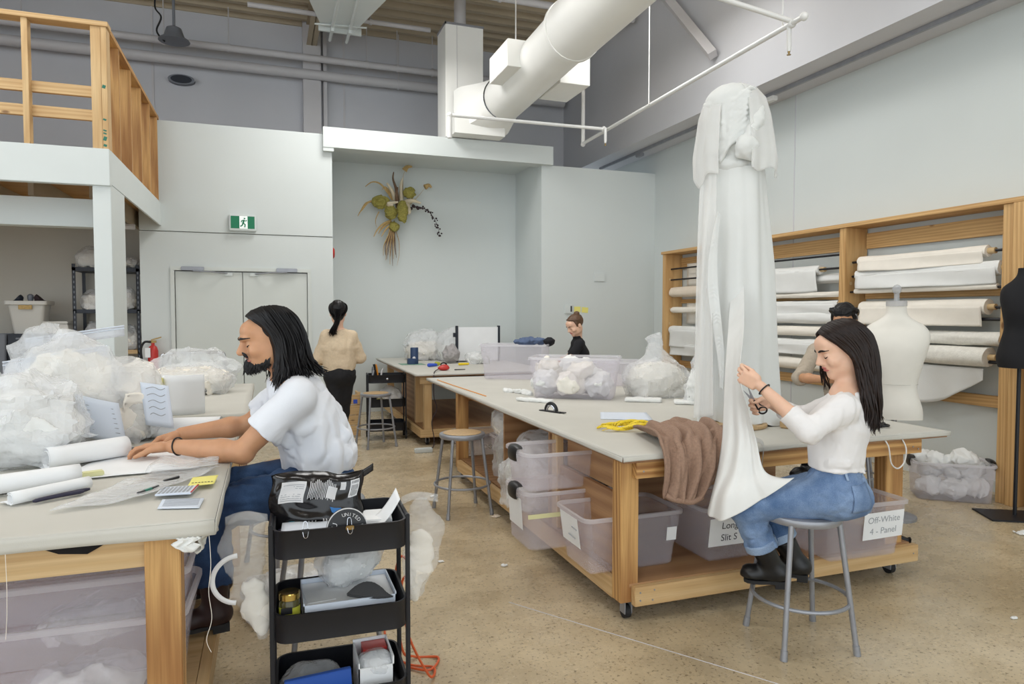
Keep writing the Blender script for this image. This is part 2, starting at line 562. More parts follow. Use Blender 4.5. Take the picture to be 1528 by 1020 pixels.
for a in 'xyz':
    wood('pine_'+a, (218, 188, 140), (192, 154, 104), a)
    wood('fir_'+a, (208, 164, 104), (146, 96, 50), a, grain=.5, rings=.42)
    wood('rack_'+a, (224, 186, 130), (186, 142, 88), a)
    wood('ply_'+a, (184, 144, 102), (140, 98, 64), a, .45, False)
def concrete():
    t = NT('concrete'); mp = t.coord(rnd=False)
    n1_ = t.n('ShaderNodeTexNoise', Scale=.7, Detail=6.0, Roughness=.62); t.l(mp, n1_)
    r1 = t.ramp([(.28, c3(168, 150, 120)), (.5, c3(198, 181, 150)), (.74, c3(216, 203, 178))]); t.l(n1_, r1)
    n2 = t.n('ShaderNodeTexNoise', Scale=62.0, Detail=4.0); t.l(mp, n2)
    r2 = t.ramp([(.34, (.25, .22, .19)), (.41, (1, 1, 1)), (.60, (1, 1, 1)), (.72, (1.3, 1.27, 1.2))]); t.l(n2, r2)
    m1 = t.n('ShaderNodeMixRGB', _blend_type='MULTIPLY', Fac=.75); t.l(r1, m1, 0, 1); t.l(r2, m1, 0, 2)
    n3 = t.n('ShaderNodeTexNoise', Scale=5.0, Detail=5.0, Roughness=.7); t.l(mp, n3)
    r3 = t.ramp([(.35, (.84, .83, .82)), (.7, (1.06, 1.06, 1.06))]); t.l(n3, r3)
    m2 = t.n('ShaderNodeMixRGB', _blend_type='MULTIPLY', Fac=.8); t.l(m1, m2, 0, 1); t.l(r3, m2, 0, 2)
    t.l(m2, t.b, 0, 'Base Color')
    rr = t.ramp([(.3, (.2, .2, .2)), (.7, (.36, .36, .36))]); t.l(n3, rr); t.l(rr, t.b, 0, 'Roughness')
    t.bump(n2, .04, .003)
concrete()
def denim(name, hi, lo_):
    t = NT(name); mp = t.coord()
    no = t.n('ShaderNodeTexNoise', Scale=6.0, Detail=4.0); t.l(mp, no)
    r = t.ramp([(.3, c3(*lo_)), (.7, c3(*hi))]); t.l(no, r)
    nf = t.n('ShaderNodeTexNoise', Scale=260.0, Detail=2.0); t.l(mp, nf)
    r2 = t.ramp([(.3, (.75, .78, .82)), (.7, (1.15, 1.13, 1.1))]); t.l(nf, r2)
    m = t.n('ShaderNodeMixRGB', _blend_type='MULTIPLY', Fac=.8); t.l(r, m, 0, 1); t.l(r2, m, 0, 2)
    t.l(m, t.b, 0, 'Base Color'); t.set(Roughness=.9); t.bump(nf, .2, .003)
denim('denim_dark', (58, 88, 130), (22, 42, 76))
denim('denim_light', (146, 170, 204), (70, 100, 142))
denim('denim_cuff', (158, 178, 204), (130, 152, 184))
def clear(name, tint, body, fac, rough, bump=0, bscale=20, bdist=.02, glow=0):
    """clear or milky plastic: part of the light passes straight through, the rest meets a glossy pale sheet"""
    t = NT(name); t.set(Base__Color=(*c3(*body), 1), Roughness=rough)
    tr = t.n('ShaderNodeBsdfTransparent'); tr.inputs[0].default_value = (*tint, 1)
    mx = t.n('ShaderNodeMixShader'); mx.inputs[0].default_value = fac
    t.l(tr, mx, 0, 1); t.l(mx, t.out, 0, 0)
    if glow:
        tl = t.n('ShaderNodeBsdfTranslucent'); tl.inputs[0].default_value = (*c3(*body), 1)
        m2 = t.n('ShaderNodeMixShader'); m2.inputs[0].default_value = glow
        t.t.links.new(t.b.outputs[0], m2.inputs[1]); t.l(tl, m2, 0, 2); t.l(m2, mx, 0, 2)
    else: t.t.links.new(t.b.outputs[0], mx.inputs[2])
    if bump:
        mp = t.coord(); no = t.n('ShaderNodeTexNoise', Scale=bscale, Detail=3.0, Distortion=1.0); t.l(mp, no); t.bump(no, bump, bdist)
clear('tub_plastic', (.975, .97, .98), (244, 241, 247), .22, .3, glow=.45)
clear('tub_rim', (.97, .97, .98), (244, 242, 247), .42, .3, glow=.4)
clear('bag_plastic', (.98, .98, .98), (244, 246, 248), .38, .10, .6, 22)
clear('bag_seal', (.95, .95, .96), (232, 235, 242), .4, .2)
clear('form_clear', (.9, .9, .9), (200, 202, 205), .5, .1)
clear('sheer', (.98, .98, .98), (246, 246, 244), .45, .7)
plain('gown_cloth', (224, 226, 224), .8, nscale=8, namp=.01, bump=.06, bscale=350)
plain('navy_dark', (40, 38, 62), .45)
plain('cyan', (40, 170, 200), .5)
plain('jar_brown', (70, 66, 30), .2)
plain('lit_white', (235, 240, 240), .5, Emission__Color=(.9, 1, .95, 1), Emission__Strength=.4)
clear('bag_thin', (.98, .98, .98), (244, 246, 248), .2, .12, .5, 22)
# ================================================================ the building
YB = 9.7          # face of the partition with the doors
struct('floor', bx(-7.2, 7.2, -6, 12.2, -.2, 0), 'concrete')
# hairline control joints in the slab
for i, p in enumerate(([(2.1, 2.1, .0008), (1.2, 3.4, .0008)], [(3.9, 2.45, .0008), (6.0, 2.2, .0008)])):
    struct('trim_%d' % (60+i), tb(p, .0022, 5), 'steel_paint', label='thin pale joint line in the concrete floor')
struct('wall_right', bx(5.93, 6.1, -6, 12, 0, 4.13), 'wall_white')
struct('wall_right_upper', bx(5.29, 6.1, -6, 12, 4.131, 7.0), 'wall_upper')
struct('wall_back_upper', bx(-7.2, 5.29, 11.9, 12.1, 0, 7.0), 'wall_upper')
struct('wall_left', bx(-7.3, -7.1, 6.6, 12, 0, 7.0), 'wall_upper')
struct('wall_left_sill', bx(-7.3, -7.1, -6, 6.6, 0, .9), 'wall_upper')
# partition: left piece with doors, upper band slightly proud
g = G().box(-1.5, -1.11, YB, YB+.15, 0, 2.59).box(.52, .86, YB, YB+.15, 0, 2.59).box(-1.11, .52, YB, YB+.15, 2.1, 2.59)
struct('wall_back_left', g, 'wall_white')
struct('wall_back_band', bx(-1.5, .86, YB-.012, YB+.15, 2.597, 3.98), 'wall_white', bevel=.003)
struct('wall_back_right', bx(3.95, 5.93, YB, YB+.15, 0, 3.8), 'wall_white')
g = G().box(.74, 4.1, YB-.10, YB+.15, 3.79, 4.06).box(.74, .88, YB-.09, YB-.013, 3.74, 3.79)
struct('wall_back_lintel', g, 'wall_white')
struct('wall_niche_back', bx(.70, 4.1, 10.85, 11.0, 0, 3.95), 'wall_white')
struct('wall_niche_left', bx(.70, .86, YB+.151, 10.85, 0, 3.95), 'wall_white')
struct('wall_niche_right', bx(3.95, 4.1, YB+.151, 10.85, 0, 3.95), 'wall_white')
struct('wall_niche_soffit', bx(.86, 3.95, YB+.151, 10.85, 3.87, 4.0), 'wall_white')
struct('wall_store_back', bx(-7.1, -1.5, 10.5, 10.65, 0, 2.95), 'wall_beige')
struct('wall_store_side', bx(-1.5, -1.4, YB+.151, 10.65, 0, 2.95), 'wall_beige')
# panel seams of the upper back wall, column, right wall sheet joint
for i, x in enumerate((-1.62, 1.25, -4.2)):
    struct('trim_%d' % (i+1), bx(x, x+.03, 11.885, 11.9, 3, 6.4), 'steel_paint')
struct('trim_4', G().box(.60, .88, 11.72, 11.9, 0, 6.3).box(.92, .98, 11.78, 11.9, 0, 6.3), 'steel_paint')
struct('trim_5', bx(5.923, 5.93, 6.58, 6.592, 0, 4.12), 'wall_upper')
# light track under the soffit of the upper right wall
g = G().box(5.58, 5.61, -4, 11, 4.085, 4.13)
tr = struct('trim_6', g, 'metal_grey', label='thin lighting track under the soffit of the right wall')
struct('track_box', bx(5.56, 5.64, 6.55, 6.75, 4.03, 4.085), 'pipe_white', tr, bevel=.01)
struct('track_box', bx(5.56, 5.64, 9.55, 9.7, 4.03, 4.085), 'metal_grey', tr, bevel=.01)
# ribbed steel deck
v = []; f = []; y = -6.0; per = .30
prof = []
while y < 12.0:
    prof += [(y, 6.32), (y+.13, 6.32), (y+.17, 6.24), (y+.26, 6.24)]
    y += per
for yy, zz in prof: v += [(-7.2, yy, zz), (6.0, yy, zz)]
f = [(2*i, 2*i+1, 2*i+3, 2*i+2) for i in range(len(prof)-1)]
g = G().add(v, f); g.box(-7.2, 6.1, -6, 12.1, 6.36, 6.5)
struct('ceiling', g, 'deck_paint', smooth=False)
# steel beams below the deck
def ibeam(x, y0, y1, zt, hh=.34, w_=.16):
    return G().box(x-w_/2, x+w_/2, y0, y1, zt-.016, zt).box(x-w_/2, x+w_/2, y0, y1, zt-hh, zt-hh+.016).box(x-.006, x+.006, y0, y1, zt-hh, zt)
struct('beam_steel', ibeam(.74, -6, 11.72, 6.235), 'deck_paint', label='painted steel roof beam running towards the back wall')
struct('beam_steel', ibeam(-4.6, -6, 11.9, 6.235), 'deck_paint', label='painted steel roof beam over the mezzanine')
# ---------------------------------------------------------------- double doors
d = struct('door_1', G().box(-1.16, -1.11, YB-.02, YB+.1, 0, 2.1).box(.52, .57, YB-.02, YB+.1, 0, 2.1).box(-1.16, .57, YB-.02, YB+.1, 2.1, 2.15), 'door_white', bevel=.004)
for x0, x1 in ((-1.105, -.304), (-.296, .515)):
    lf = struct('door_leaf', bx(x0, x1, YB+.012, YB+.06, .01, 2.09), 'door_white', d, bevel=.003)
for x0, s in ((-1.03, 1), (.12, -1)):
    cl = struct('door_closer', bx(x0, x0+.27, YB-.05, YB+.01, 2.1, 2.15), 'metal_grey', d, bevel=.006)
    xe = x0+.14+s*.42
    struct('closer_arm', tb([(x0+.14, YB-.03, 2.095), (x0+.14+s*.2, YB-.12, 2.085), (xe, YB+.01, 2.07)], .009, 6), 'metal_grey', cl)
    struct('closer_bracket', bx(xe-.05, xe+.05, YB-.005, YB+.012, 2.04, 2.085), 'paint_white', cl, bevel=.004)
struct('baseboard_back', G().box(-1.5, -1.16, YB-.012, YB, 0, .1).box(.57, .86, YB-.012, YB, 0, .1).box(3.95, 5.93, YB-.012, YB, 0, .1), 'paint_white')
struct('baseboard_right', bx(5.918, 5.93, -6, YB, 0, .1), 'paint_white')
# ---------------------------------------------------------------- mezzanine
mz = struct('mezzanine', bx(-7.1, -1.27, 6.78, 10.5, 2.86, 2.945), 'fir_x', label='mezzanine floor carried on white boxed beams')
struct('fascia', bx(-7.1, -1.25, 6.70, 6.78, 2.64, 2.95), 'paint_white', mz, bevel=.003)
struct('fascia', bx(-1.27, -1.25, 6.78, YB-.013, 2.66, 2.95), 'paint_white', mz)
for x in (-1.6, -2.1, -2.6, -3.1, -3.6, -4.1, -4.6, -5.1, -5.6):
    struct('joist', bx(x, x+.045, 7.62, 10.49, 2.66, 2.858), 'deck_paint', mz)
struct('header_beam', bx(-7.1, -1.385, 7.42, 7.6, 2.36, 2.62), 'paint_white', mz, bevel=.003)
struct('post', bx(-1.39, -1.252, 6.74, 7.34, 0, 2.658), 'paint_white', mz, bevel=.004)
for y0 in (8.3, 9.4):
    struct('pipe', tb([(-6, y0, 2.60), (-1.5, y0, 2.60)], .035, 8), 'steel_paint', mz)
# timber guard rail
rl = thing('timber_guard_rail', 'unpainted timber guard rail along the mezzanine edge', 'railing', (-1.3, 6.8, 2.95))
obj('top_rail', bx(-5, -1.24, 6.70, 6.84, 3.975, 4.015), 'pine_x', rl, bevel=.002)
obj('rail_board', bx(-5, -1.38, 6.79, 6.83, 3.40, 3.49), 'pine_x', rl, bevel=.002)
obj('rail_board', bx(-5, -1.38, 6.79, 6.83, 3.20, 3.29), 'pine_x', rl, bevel=.002)
for x in (-1.87, -2.5, -3.1):
    obj('post', bx(x, x+.045, 6.72, 6.81, 2.95, 3.975), 'pine_z', rl, bevel=.002)
obj('corner_post', bx(-1.375, -1.30, 6.72, 6.81, 2.95, 3.975), 'pine_z', rl, bevel=.002)
cp = obj('corner_post', bx(-1.298, -1.255, 6.715, 6.855, 2.95, 3.975), 'pine_z', rl, bevel=.002)
for z, hh in ((2.97, .02), (3.02, .035), (3.075, .012), (3.10, .012), (3.19, .015), (3.46, .028)):
    obj('lumber_mark', bx(-1.293, -1.268, 6.7135, 6.7155, z, z+hh, rotm('Y', .3)), 'green_pen', cp)
obj('top_rail', bx(-1.40, -1.25, 6.86, YB-.02, 3.975, 4.015), 'fir_y', rl, bevel=.002)
for k in range(5):
    y = 7.22+.58*k
    obj('stud', bx(-1.40, -1.255, y, y+.04, 2.95, 3.975), 'fir_z', rl, bevel=.002)
# ---------------------------------------------------------------- overhead services
vd = thing('vertical_air_shaft', 'white sheet metal air shaft rising behind the lintel', 'duct', (2.75, 9.85, 4.06))
obj('shaft', bx(2.44, 3.0, 9.62, 10.1, 4.075, 5.68), 'duct_white', vd, bevel=.004)
obj('seam', bx(2.605, 2.61, 9.612, 9.62, 4.09, 5.67), 'steel_paint', vd)
obj('flange', G().box(2.43, 3.01, 9.61, 9.63, 5.66, 5.69).box(2.43, 2.45, 9.61, 10.11, 5.66, 5.69), 'metal_grey', vd)
obj('top_pipe', tb([(2.72, 9.86, 5.68), (2.72, 9.86, 6.24)], .09, 12), 'steel_paint', vd)
dt = thing('round_air_duct', 'large round white air duct crossing overhead towards the lintel', 'duct', (3.15, 7, 4.2))
g = G().tube([(3.17, 9.15, 4.55), (3.17, 6.9, 4.62)], .30, 28)
obj('pipe_section', g, 'duct_white', dt)
obj('pipe_section', tb([(3.17, 6.899, 4.62), (3.17, 2.0, 4.74), (3.17, -4, 4.8)], .33, 28), 'duct_white', dt)
obj('collar', tb([(3.17, 6.92, 4.62), (3.17, 6.86, 4.62)], .34, 28), 'duct_white', dt)
# transition from round to a box that drops on to the lintel
def trans(u, v_):
    a = 2*math.pi*u
    ca, sa = math.cos(a), math.sin(a)
    k = max(abs(ca), abs(sa)); sq = Vector((ca/k*.36, 0, sa/k*.30)); ci = Vector((ca*.30, 0, sa*.30))
    p = ci.lerp(sq, min(1, v_*1.3))
    return (3.15-.25*v_+p.x, 9.15+.40*v_, 4.55-.14*v_+p.z)
g = G().grid(trans, 32, 8, wrap=True)
g.box(2.50, 3.24, 9.35, 9.60, 4.075, 4.34)
obj('end_box', g, 'duct_white', dt, ang=30)
obj('diffuser_box', bx(2.72, 2.98, 7.75, 8.45, 4.48, 4.80), 'duct_white', dt, bevel=.004)
obj('diffuser_box', bx(3.40, 3.80, 7.75, 8.45, 4.36, 4.72), 'duct_white', dt, bevel=.004)
for y in (8.1, 5.6):
    obj('hanger_rod', tb([(2.95, y, 4.75), (2.95, y, 6.24)], .008, 6), 'pipe_white', dt)
# sprinkler pipework
sp = thing('sprinkler_pipework', 'thin white sprinkler pipes with drop heads hanging from rods', 'pipe', (4.2, 7, 4.0))
obj('pipe', tb([(2.16, 8.32, 4.0), (4.25, 8.25, 4.0)], .022, 10), 'pipe_white', sp)
obj('pipe', tb([(4.33, 9.05, 4.0), (4.21, 4.62, 4.0)], .022, 10), 'pipe_white', sp)
obj('pipe', tb([(4.22, 4.75, 4.02), (2.95, 5.0, 4.32), (1.6, 5.2, 4.7)], .022, 10), 'pipe_white', sp)
obj('pipe', tb([(4.33, 9.05, 3.99), (4.33, 9.05, 5.3)], .028, 10), 'pipe_white', sp)
obj('pipe', tb([(2.16, 8.32, 4.0), (2.16, 8.32, 3.72)], .03, 10), 'pipe_white', sp)
for p in ((2.16, 8.32, 4.0), (4.33, 9.05, 3.99), (4.25, 8.25, 4.0), (4.22, 4.75, 4.0), (4.21, 4.6, 4.0)):
    obj('elbow', G().ball(p, .036, 12, 8), 'pipe_white', sp)
for x, y, l in ((4.25, 8.2, .20), (4.22, 4.78, .22)):
    hd = obj('drop', tb([(x, y, 4.0), (x, y, 4.0-l+.03), (x, y, 4.0-l)], [.02, .02, .012], 10), 'pipe_white', sp)
    obj('sprinkler_head', G().lathe([(.006, -.03), (.018, -.03), (.018, -.026), (.006, -.024), (.012, 0)], (x, y, 4.0-l), 10), 'brass', hd)
for x, y in ((4.245, 7.1), (4.21, 4.85)):
    obj('hanger_rod', tb([(x, y, 4.0), (x, y, 6.24)], .007, 6), 'pipe_white', sp)
dp = thing('drop_sprinkler', 'short white drop sprinkler above the round duct', 'pipe', (2.35, 6.1, 4.7))
obj('drop', tb([(2.52, 6.4, 4.75), (2.52, 6.4, 6.24)], .026, 10), 'pipe_white', dp)
obj('sprinkler_head', G().lathe([(.008, -.05), (.02, -.05), (.02, -.045), (.03, -.02), (.034, 0)], (2.52, 6.4, 4.75), 10), 'brass', dp)
# horizontal pipes along the back wall under the deck
def pipe_run(x0, x1, y, z, r, lab, rods=()):
    t = thing('service_pipe', lab, 'pipe', ((x0+x1)/2, y, z))
    obj('pipe', tb([(x0, y, z), (x1, y, z)], r, 12), 'steel_paint', t)
    for x in rods:
        obj('hanger_rod', tb([(x, y, z), (x, y, 6.25)], .008, 6), 'steel_paint', t)
        obj('pipe_clip', tb([(x-.02, y, z), (x+.02, y, z)], r+.012, 12), 'steel_paint', t)
pipe_run(-7, 5.2, 11.55, 5.63, .055, 'white pipe running along the upper back wall on clips', (-3.2, -1.4, -.5, 1.6, 2.1, 2.7))
pipe_run(-7, 5.2, 11.7, 5.42, .08, 'thick duct pipe fixed low on the upper back wall', (2.15,))
pipe_run(-.2, 5.2, 9.15, 5.92, .05, 'white pipe crossing below the roof deck above the air shaft', (1.9, 3.1))
pipe_run(-.2, 2.4, 10.4, 5.86, .035, 'thin white pipe with a step below the roof deck', (1.5,))
pipe_run(-7, 1.2, 6.9, 5.95, .03, 'thin white conduit above the mezzanine', (-2.6,))
# diagonal brace on the upper right wall
obj_b = obj('diagonal_brace', tb([(5.10, 8.45, 6.15), (5.20, 7.2, 4.72)], .075, 4), 'steel_paint', smooth=False)
tag(obj_b, 'white diagonal steel brace meeting the upper right wall', 'brace')
# strip light hung under the roof beam
fx = thing('strip_light', 'white tapered strip light with two bare tubes below the roof beam', 'light', (1.0, 9.0, 5.5))
g = G()
for (y0, hw0, z0), (y1, hw1, z1) in ((((10.2), .24, 5.62), (9.0, .62, 5.74)), ((9.0, .62, 5.74), (6.5, .66, 5.8))):
    g.add([(1.02-hw0, y0, z0), (1.02+hw0, y0, z0), (1.02+hw1, y1, z1), (1.02-hw1, y1, z1), (1.02-hw0, y0, z0+.12), (1.02+hw0, y0, z0+.12), (1.02+hw1, y1, z1+.12), (1.02-hw1, y1, z1+.12)],
          [(0, 1, 2, 3), (7, 6, 5, 4), (0, 4, 5, 1), (2, 6, 7, 3), (1, 5, 6, 2), (0, 3, 7, 4)])
obj('hood', g, 'paint_white', fx, smooth=False)
for dx in (-.1, .14):
    obj('tube_lamp', tb([(1.02+dx, 10.5, 5.55), (1.02+dx, 6.6, 5.66)], .022, 10), 'paint_white', fx)
    obj('lamp_holder', bx(1.0+dx, 1.04+dx, 10.02, 10.08, 5.5, 5.62), 'paint_white', fx)
obj('end_plate', bx(.74, 1.34, 10.2, 10.24, 5.56, 5.66), 'paint_white', fx, bevel=.004)
obj('end_bar', tb([(.68, 10.1, 5.6), (1.40, 10.1, 5.64)], .014, 8), 'paint_white', fx)
# high bay lamp with its cable above the partition
hb = thing('high_bay_lamp', 'grey bell shaped high bay lamp hanging in front of the upper back wall', 'lamp', (-1.2, 11.0, 5.3))
obj('reflector', G().lathe([(.06, .34), (.10, .32), (.14, .2), (.20, .16), (.21, .14)], (-1.2, 11.0, 5.3), 20), 'bin_grey', hb)
obj('stem', tb([(-1.2, 11.0, 5.6), (-1.2, 11.0, 6.25)], .02, 8), 'bin_grey', hb)
obj('cable', tb(smooth_path([(-1.32, 11.0, 5.42), (-1.42, 10.98, 5.55), (-1.36, 10.98, 5.75), (-1.44, 11, 5.9), (-1.4, 11, 6.24)]), .012, 6), 'rubber', hb)

wv_ = thing('round_wall_vent', 'dark round vent disc on the upper back wall below the lamp', 'vent', (-1.2, 11.85, 5.1))
obj('disc', tb([(-1.2, 11.80, 5.16), (-1.2, 11.898, 5.16)], .19, 24).xf(Matrix.Translation((0, 0, 5.16)) @ Matrix.Scale(.4, 4, (0, 0, 1)) @ Matrix.Translation((0, 0, -5.16))), 'bin_grey', wv_)
obj('slot_grille', tb([(-1.2, 11.79, 5.16), (-1.2, 11.80, 5.16)], .15, 24).xf(Matrix.Translation((0, 0, 5.16)) @ Matrix.Scale(.4, 4, (0, 0, 1)) @ Matrix.Translation((0, 0, -5.16))), 'drawer_dark', wv_)
# ================================================================ furniture
def caster(parent, x, y, zt, name='caster'):
    g = G().box(x-.035, x+.035, y-.035, y+.035, zt-.008, zt)
    c = obj(name, g.box(x-.022, x-.016, y-.03, y+.02, .03, zt-.008).box(x+.016, x+.022, y-.03, y+.02, .03, zt-.008), 'metal_grey', parent)
    obj('wheel', tb([(x-.015, y, .035), (x+.015, y, .035)], .035, 16), 'rubber', c)
def screws(parent, pts):
    for p, nx in pts:
        obj('screw', tb([p, (p[0]+nx[0]*.003, p[1]+nx[1]*.003, p[2]+nx[2]*.003)], .0045, 8), 'metal_grey', parent)
# ---------------------------------------------------------------- large cutting table (right)
def drape_cover(x0, x1, y0, y1, z, drop, name, parent, seed, mat='canvas', t=.012):
    g = G(); nx, ny = 60, 90
    def fn(u, v):
        x = x0-.012+(x1-x0+.024)*u; y = y0-.012+(y1-y0+.024)*v
        zz = z+.004+.002*n1((x*2, y*2, 0), 1.5, seed)
        return (x, y, zz)
    g.grid(fn, nx, ny)
    def skirt(P, Q, nrm):
        n = 50
        def f2(u, v):
            p = Vector(P).lerp(Vector(Q), u)
            dz = drop*(1+.25*n1((p.x*3, p.y*3, seed), 1.2, seed))
            return (p.x+nrm[0]*(.003+.004*v*n1((p.x*5, p.y*5, 2), 1, seed)), p.y+nrm[1]*(.003+.004*v*n1((p.x*5, p.y*5, 2), 1, seed)), z+.004-dz*v)
        g.grid(f2, n, 4)
    a = .012
    skirt((x0-a, y0-a, 0), (x1+a, y0-a, 0), (0, -1)); skirt((x1+a, y1+a, 0), (x0-a, y1+a, 0), (0, 1))
    skirt((x0-a, y1+a, 0), (x0-a, y0-a, 0), (-1, 0)); skirt((x1+a, y0-a, 0), (x1+a, y1+a, 0), (1, 0))
    return obj(name, g, mat, parent, solid=.003, ang=60)
t1 = thing('cutting_table', 'long timber cutting table on casters with white canvas top and open shelf', 'table', (2.7, 5.1, 0))
obj('top_board', bx(1.63, 3.80, 2.93, 7.25, .815, .846), 'ply_y', t1)
drape_cover(1.63, 3.80, 2.93, 7.25, .846, .022, 'canvas_cover', t1, 1)
for x, y, m in ((1.64, 2.975, 'fir_z'), (3.40, 2.99, 'fir_z'), (1.66, 6.12, 'fir_z'), (3.5, 6.12, 'fir_z')):
    obj('leg', bx(x, x+(.1 if x < 3 else .13), y, y+.09, .10, .814), m, t1, bevel=.003)
ap = obj('apron', bx(1.70, 3.60, 2.93, 2.972, .735, .814), 'fir_x', t1, bevel=.002)
screws(ap, [((1.74, 2.93, .77), (0, -1, 0)), ((3.53, 2.93, .775), (0, -1, 0)), ((3.57, 2.93, .76), (0, -1, 0))])
obj('apron', bx(1.76, 3.6, 6.2, 6.24, .72, .814), 'fir_x', t1, bevel=.002)
obj('apron', bx(3.56, 3.60, 3.09, 6.1, .72, .814), 'fir_y', t1, bevel=.002)
sb_ = obj('shelf_beam', bx(1.70, 3.60, 2.935, 2.974, .09, .188), 'pine_x', t1, bevel=.003)
screws(sb_, [((1.73, 2.935, .12), (0, -1, 0)), ((1.73, 2.935, .16), (0, -1, 0)), ((1.80, 2.935, .115), (0, -1, 0)), ((1.81, 2.935, .165), (0, -1, 0)), ((3.56, 2.935, .14), (0, -1, 0))])
obj('shelf_beam', bx(1.645, 1.685, 3.07, 6.11, .09, .188), 'pine_y', t1, bevel=.003)
obj('shelf_beam', bx(3.57, 3.61, 3.09, 6.11, .09, .188), 'pine_y', t1, bevel=.003)
obj('shelf_beam', bx(1.70, 3.60, 6.21, 6.25, .09, .188), 'pine_x', t1, bevel=.003)
obj('shelf_board', bx(1.69, 3.57, 2.974, 6.21, .175, .194), 'ply_x', t1)
obj('divider_panel', bx(1.70, 3.5, 4.92, 4.945, .195, .812), 'ply_x', t1)
obj('divider_panel', bx(1.72, 1.745, 3.08, 4.02, .195, .60), 'ply_y', t1)
obj('divider_panel', bx(1.76, 1.785, 3.08, 3.88, .60, .812), 'ply_y', t1)
obj('divider_stud', bx(1.70, 1.74, 3.9, 3.99, .195, .812), 'pine_z', t1, bevel=.002)
obj('divider_panel', bx(1.70, 3.5, 4.03, 4.05, .195, .812), 'ply_x', t1)
for x, y in ((1.70, 3.03), (3.48, 3.03), (1.71, 6.16), (3.55, 6.16), (2.6, 6.16)): caster(t1, x, y, .10)
# bracket foot sticking out at the right end of the base
obj('brake_lever', tb(smooth_path([(3.60, 3.25, .15), (3.72, 3.2, .14), (3.80, 3.17, .11)]), [.018]*12+[.03], 8), 'black_plastic', t1)
# ---------------------------------------------------------------- far cutting table
t2 = thing('cutting_table', 'timber cutting table reaching into the wall niche, with tools on canvas top', 'table', (2.5, 9.2, 0))
obj('top_board', bx(1.60, 3.3, 7.72, 10.7, .818, .846), 'ply_y', t2)
drape_cover(1.60, 3.3, 7.72, 10.7, .846, .018, 'canvas_cover', t2, 5)
for x, y in ((1.72, 7.85), (1.72, 8.35), (1.72, 10.4), (3.1, 7.85), (3.1, 10.4)):
    obj('leg', bx(x, x+.09, y, y+.09, .10, .817), 'pine_z', t2, bevel=.003)
obj('apron', bx(1.66, 3.2, 7.80, 7.84, .73, .816), 'pine_x', t2, bevel=.002)
obj('apron', bx(1.72, 1.76, 8.45, 10.39, .73, .816), 'ply_y', t2)
obj('shelf_beam', bx(1.66, 3.2, 7.80, 7.845, .10, .19), 'pine_x', t2, bevel=.002)
obj('shelf_beam', bx(1.66, 1.70, 7.86, 10.5, .10, .19), 'pine_y', t2, bevel=.002)
obj('shelf_board', bx(1.71, 3.2, 7.86, 10.5, .175, .194), 'ply_y', t2)
obj('divider_panel', bx(1.74, 1.765, 8.46, 9.4, .2, .72), 'ply_y', t2)
obj('underside_strip', bx(1.8, 3.25, 7.73, 7.76, .79, .8165), 'black_plastic', t2)
for x, y in ((1.76, 7.9), (3.1, 7.9), (1.76, 10.4), (3.1, 10.4)): caster(t2, x, y, .10)
# ---------------------------------------------------------------- near left work table
t3 = thing('work_table', 'timber work table with wrapped white cover, where the man in the tee works', 'table', (-1.3, 3.0, 0))
obj('top_board', bx(-2.6, -.165, 2.16, 3.9, .905, .944), 'ply_x', t3)
drape_cover(-2.6, -.165, 2.16, 3.9, .944, .042, 'canvas_cover', t3, 9)
for x, y in ((-.345, 2.19), (-2.5, 2.19), (-.345, 3.74), (-2.5, 3.74)):
    obj('leg', bx(x, x+.095, y, y+.09, .03, .904), 'fir_z', t3, bevel=.003)
obj('apron', bx(-2.4, -.346, 2.215, 2.255, .81, .904), 'pine_x', t3, bevel=.002)
obj('apron', bx(-.249, -.205, 2.20, 3.85, .855, .904), 'pine_y', t3, bevel=.002)
obj('shelf_beam', bx(-.25, -.21, 2.3, 3.85, .17, .27), 'pine_y', t3, bevel=.002)
obj('shelf_beam', bx(-2.4, -.25, 2.22, 2.26, .17, .27), 'pine_x', t3, bevel=.002)
obj('shelf_board', bx(-2.4, -.252, 2.27, 3.8, .245, .268), 'pine_x', t3)
# folded corner of the cover and loose threads
obj('cover_fold', G().grid(lambda u, v: (-.158-.05*u+.012*math.sin(9*u+5*v), 2.15+.10*v, .915-.055*u*(1-.4*v)+.01*math.sin(12*v+4*u)), 14, 10), 'canvas', t3, solid=.004)
obj('cover_fold', G().grid(lambda u, v: (-.20-.06*u+.01*math.sin(8*v), 2.145+.004*math.sin(14*u), .905-.045*v*(.6+.4*math.sin(3*u))), 14, 8), 'cloth_white', t3, solid=.003)
obj('loose_thread', tb(smooth_path([(-.17, 2.15, .92), (-.165, 2.14, .82), (-.172, 2.14, .74), (-.165, 2.14, .66), (-.18, 2.14, .60), (-.168, 2.14, .56)]), .0008, 4), 'cloth_cream', t3)
obj('loose_thread', tb(smooth_path([(-.665, 2.14, .91), (-.664, 2.14, .82), (-.666, 2.14, .74), (-.67, 2.14, .68)]), .0008, 4), 'cloth_cream', t3)
obj('dark_flap', G().add([(-.60, 2.205, .905), (-.44, 2.205, .905), (-.45, 2.206, .89), (-.49, 2.207, .868), (-.56, 2.207, .876), (-.60, 2.206, .895)], [(0, 1, 2, 3, 4, 5)]), 'knit_black', t3, solid=.004)
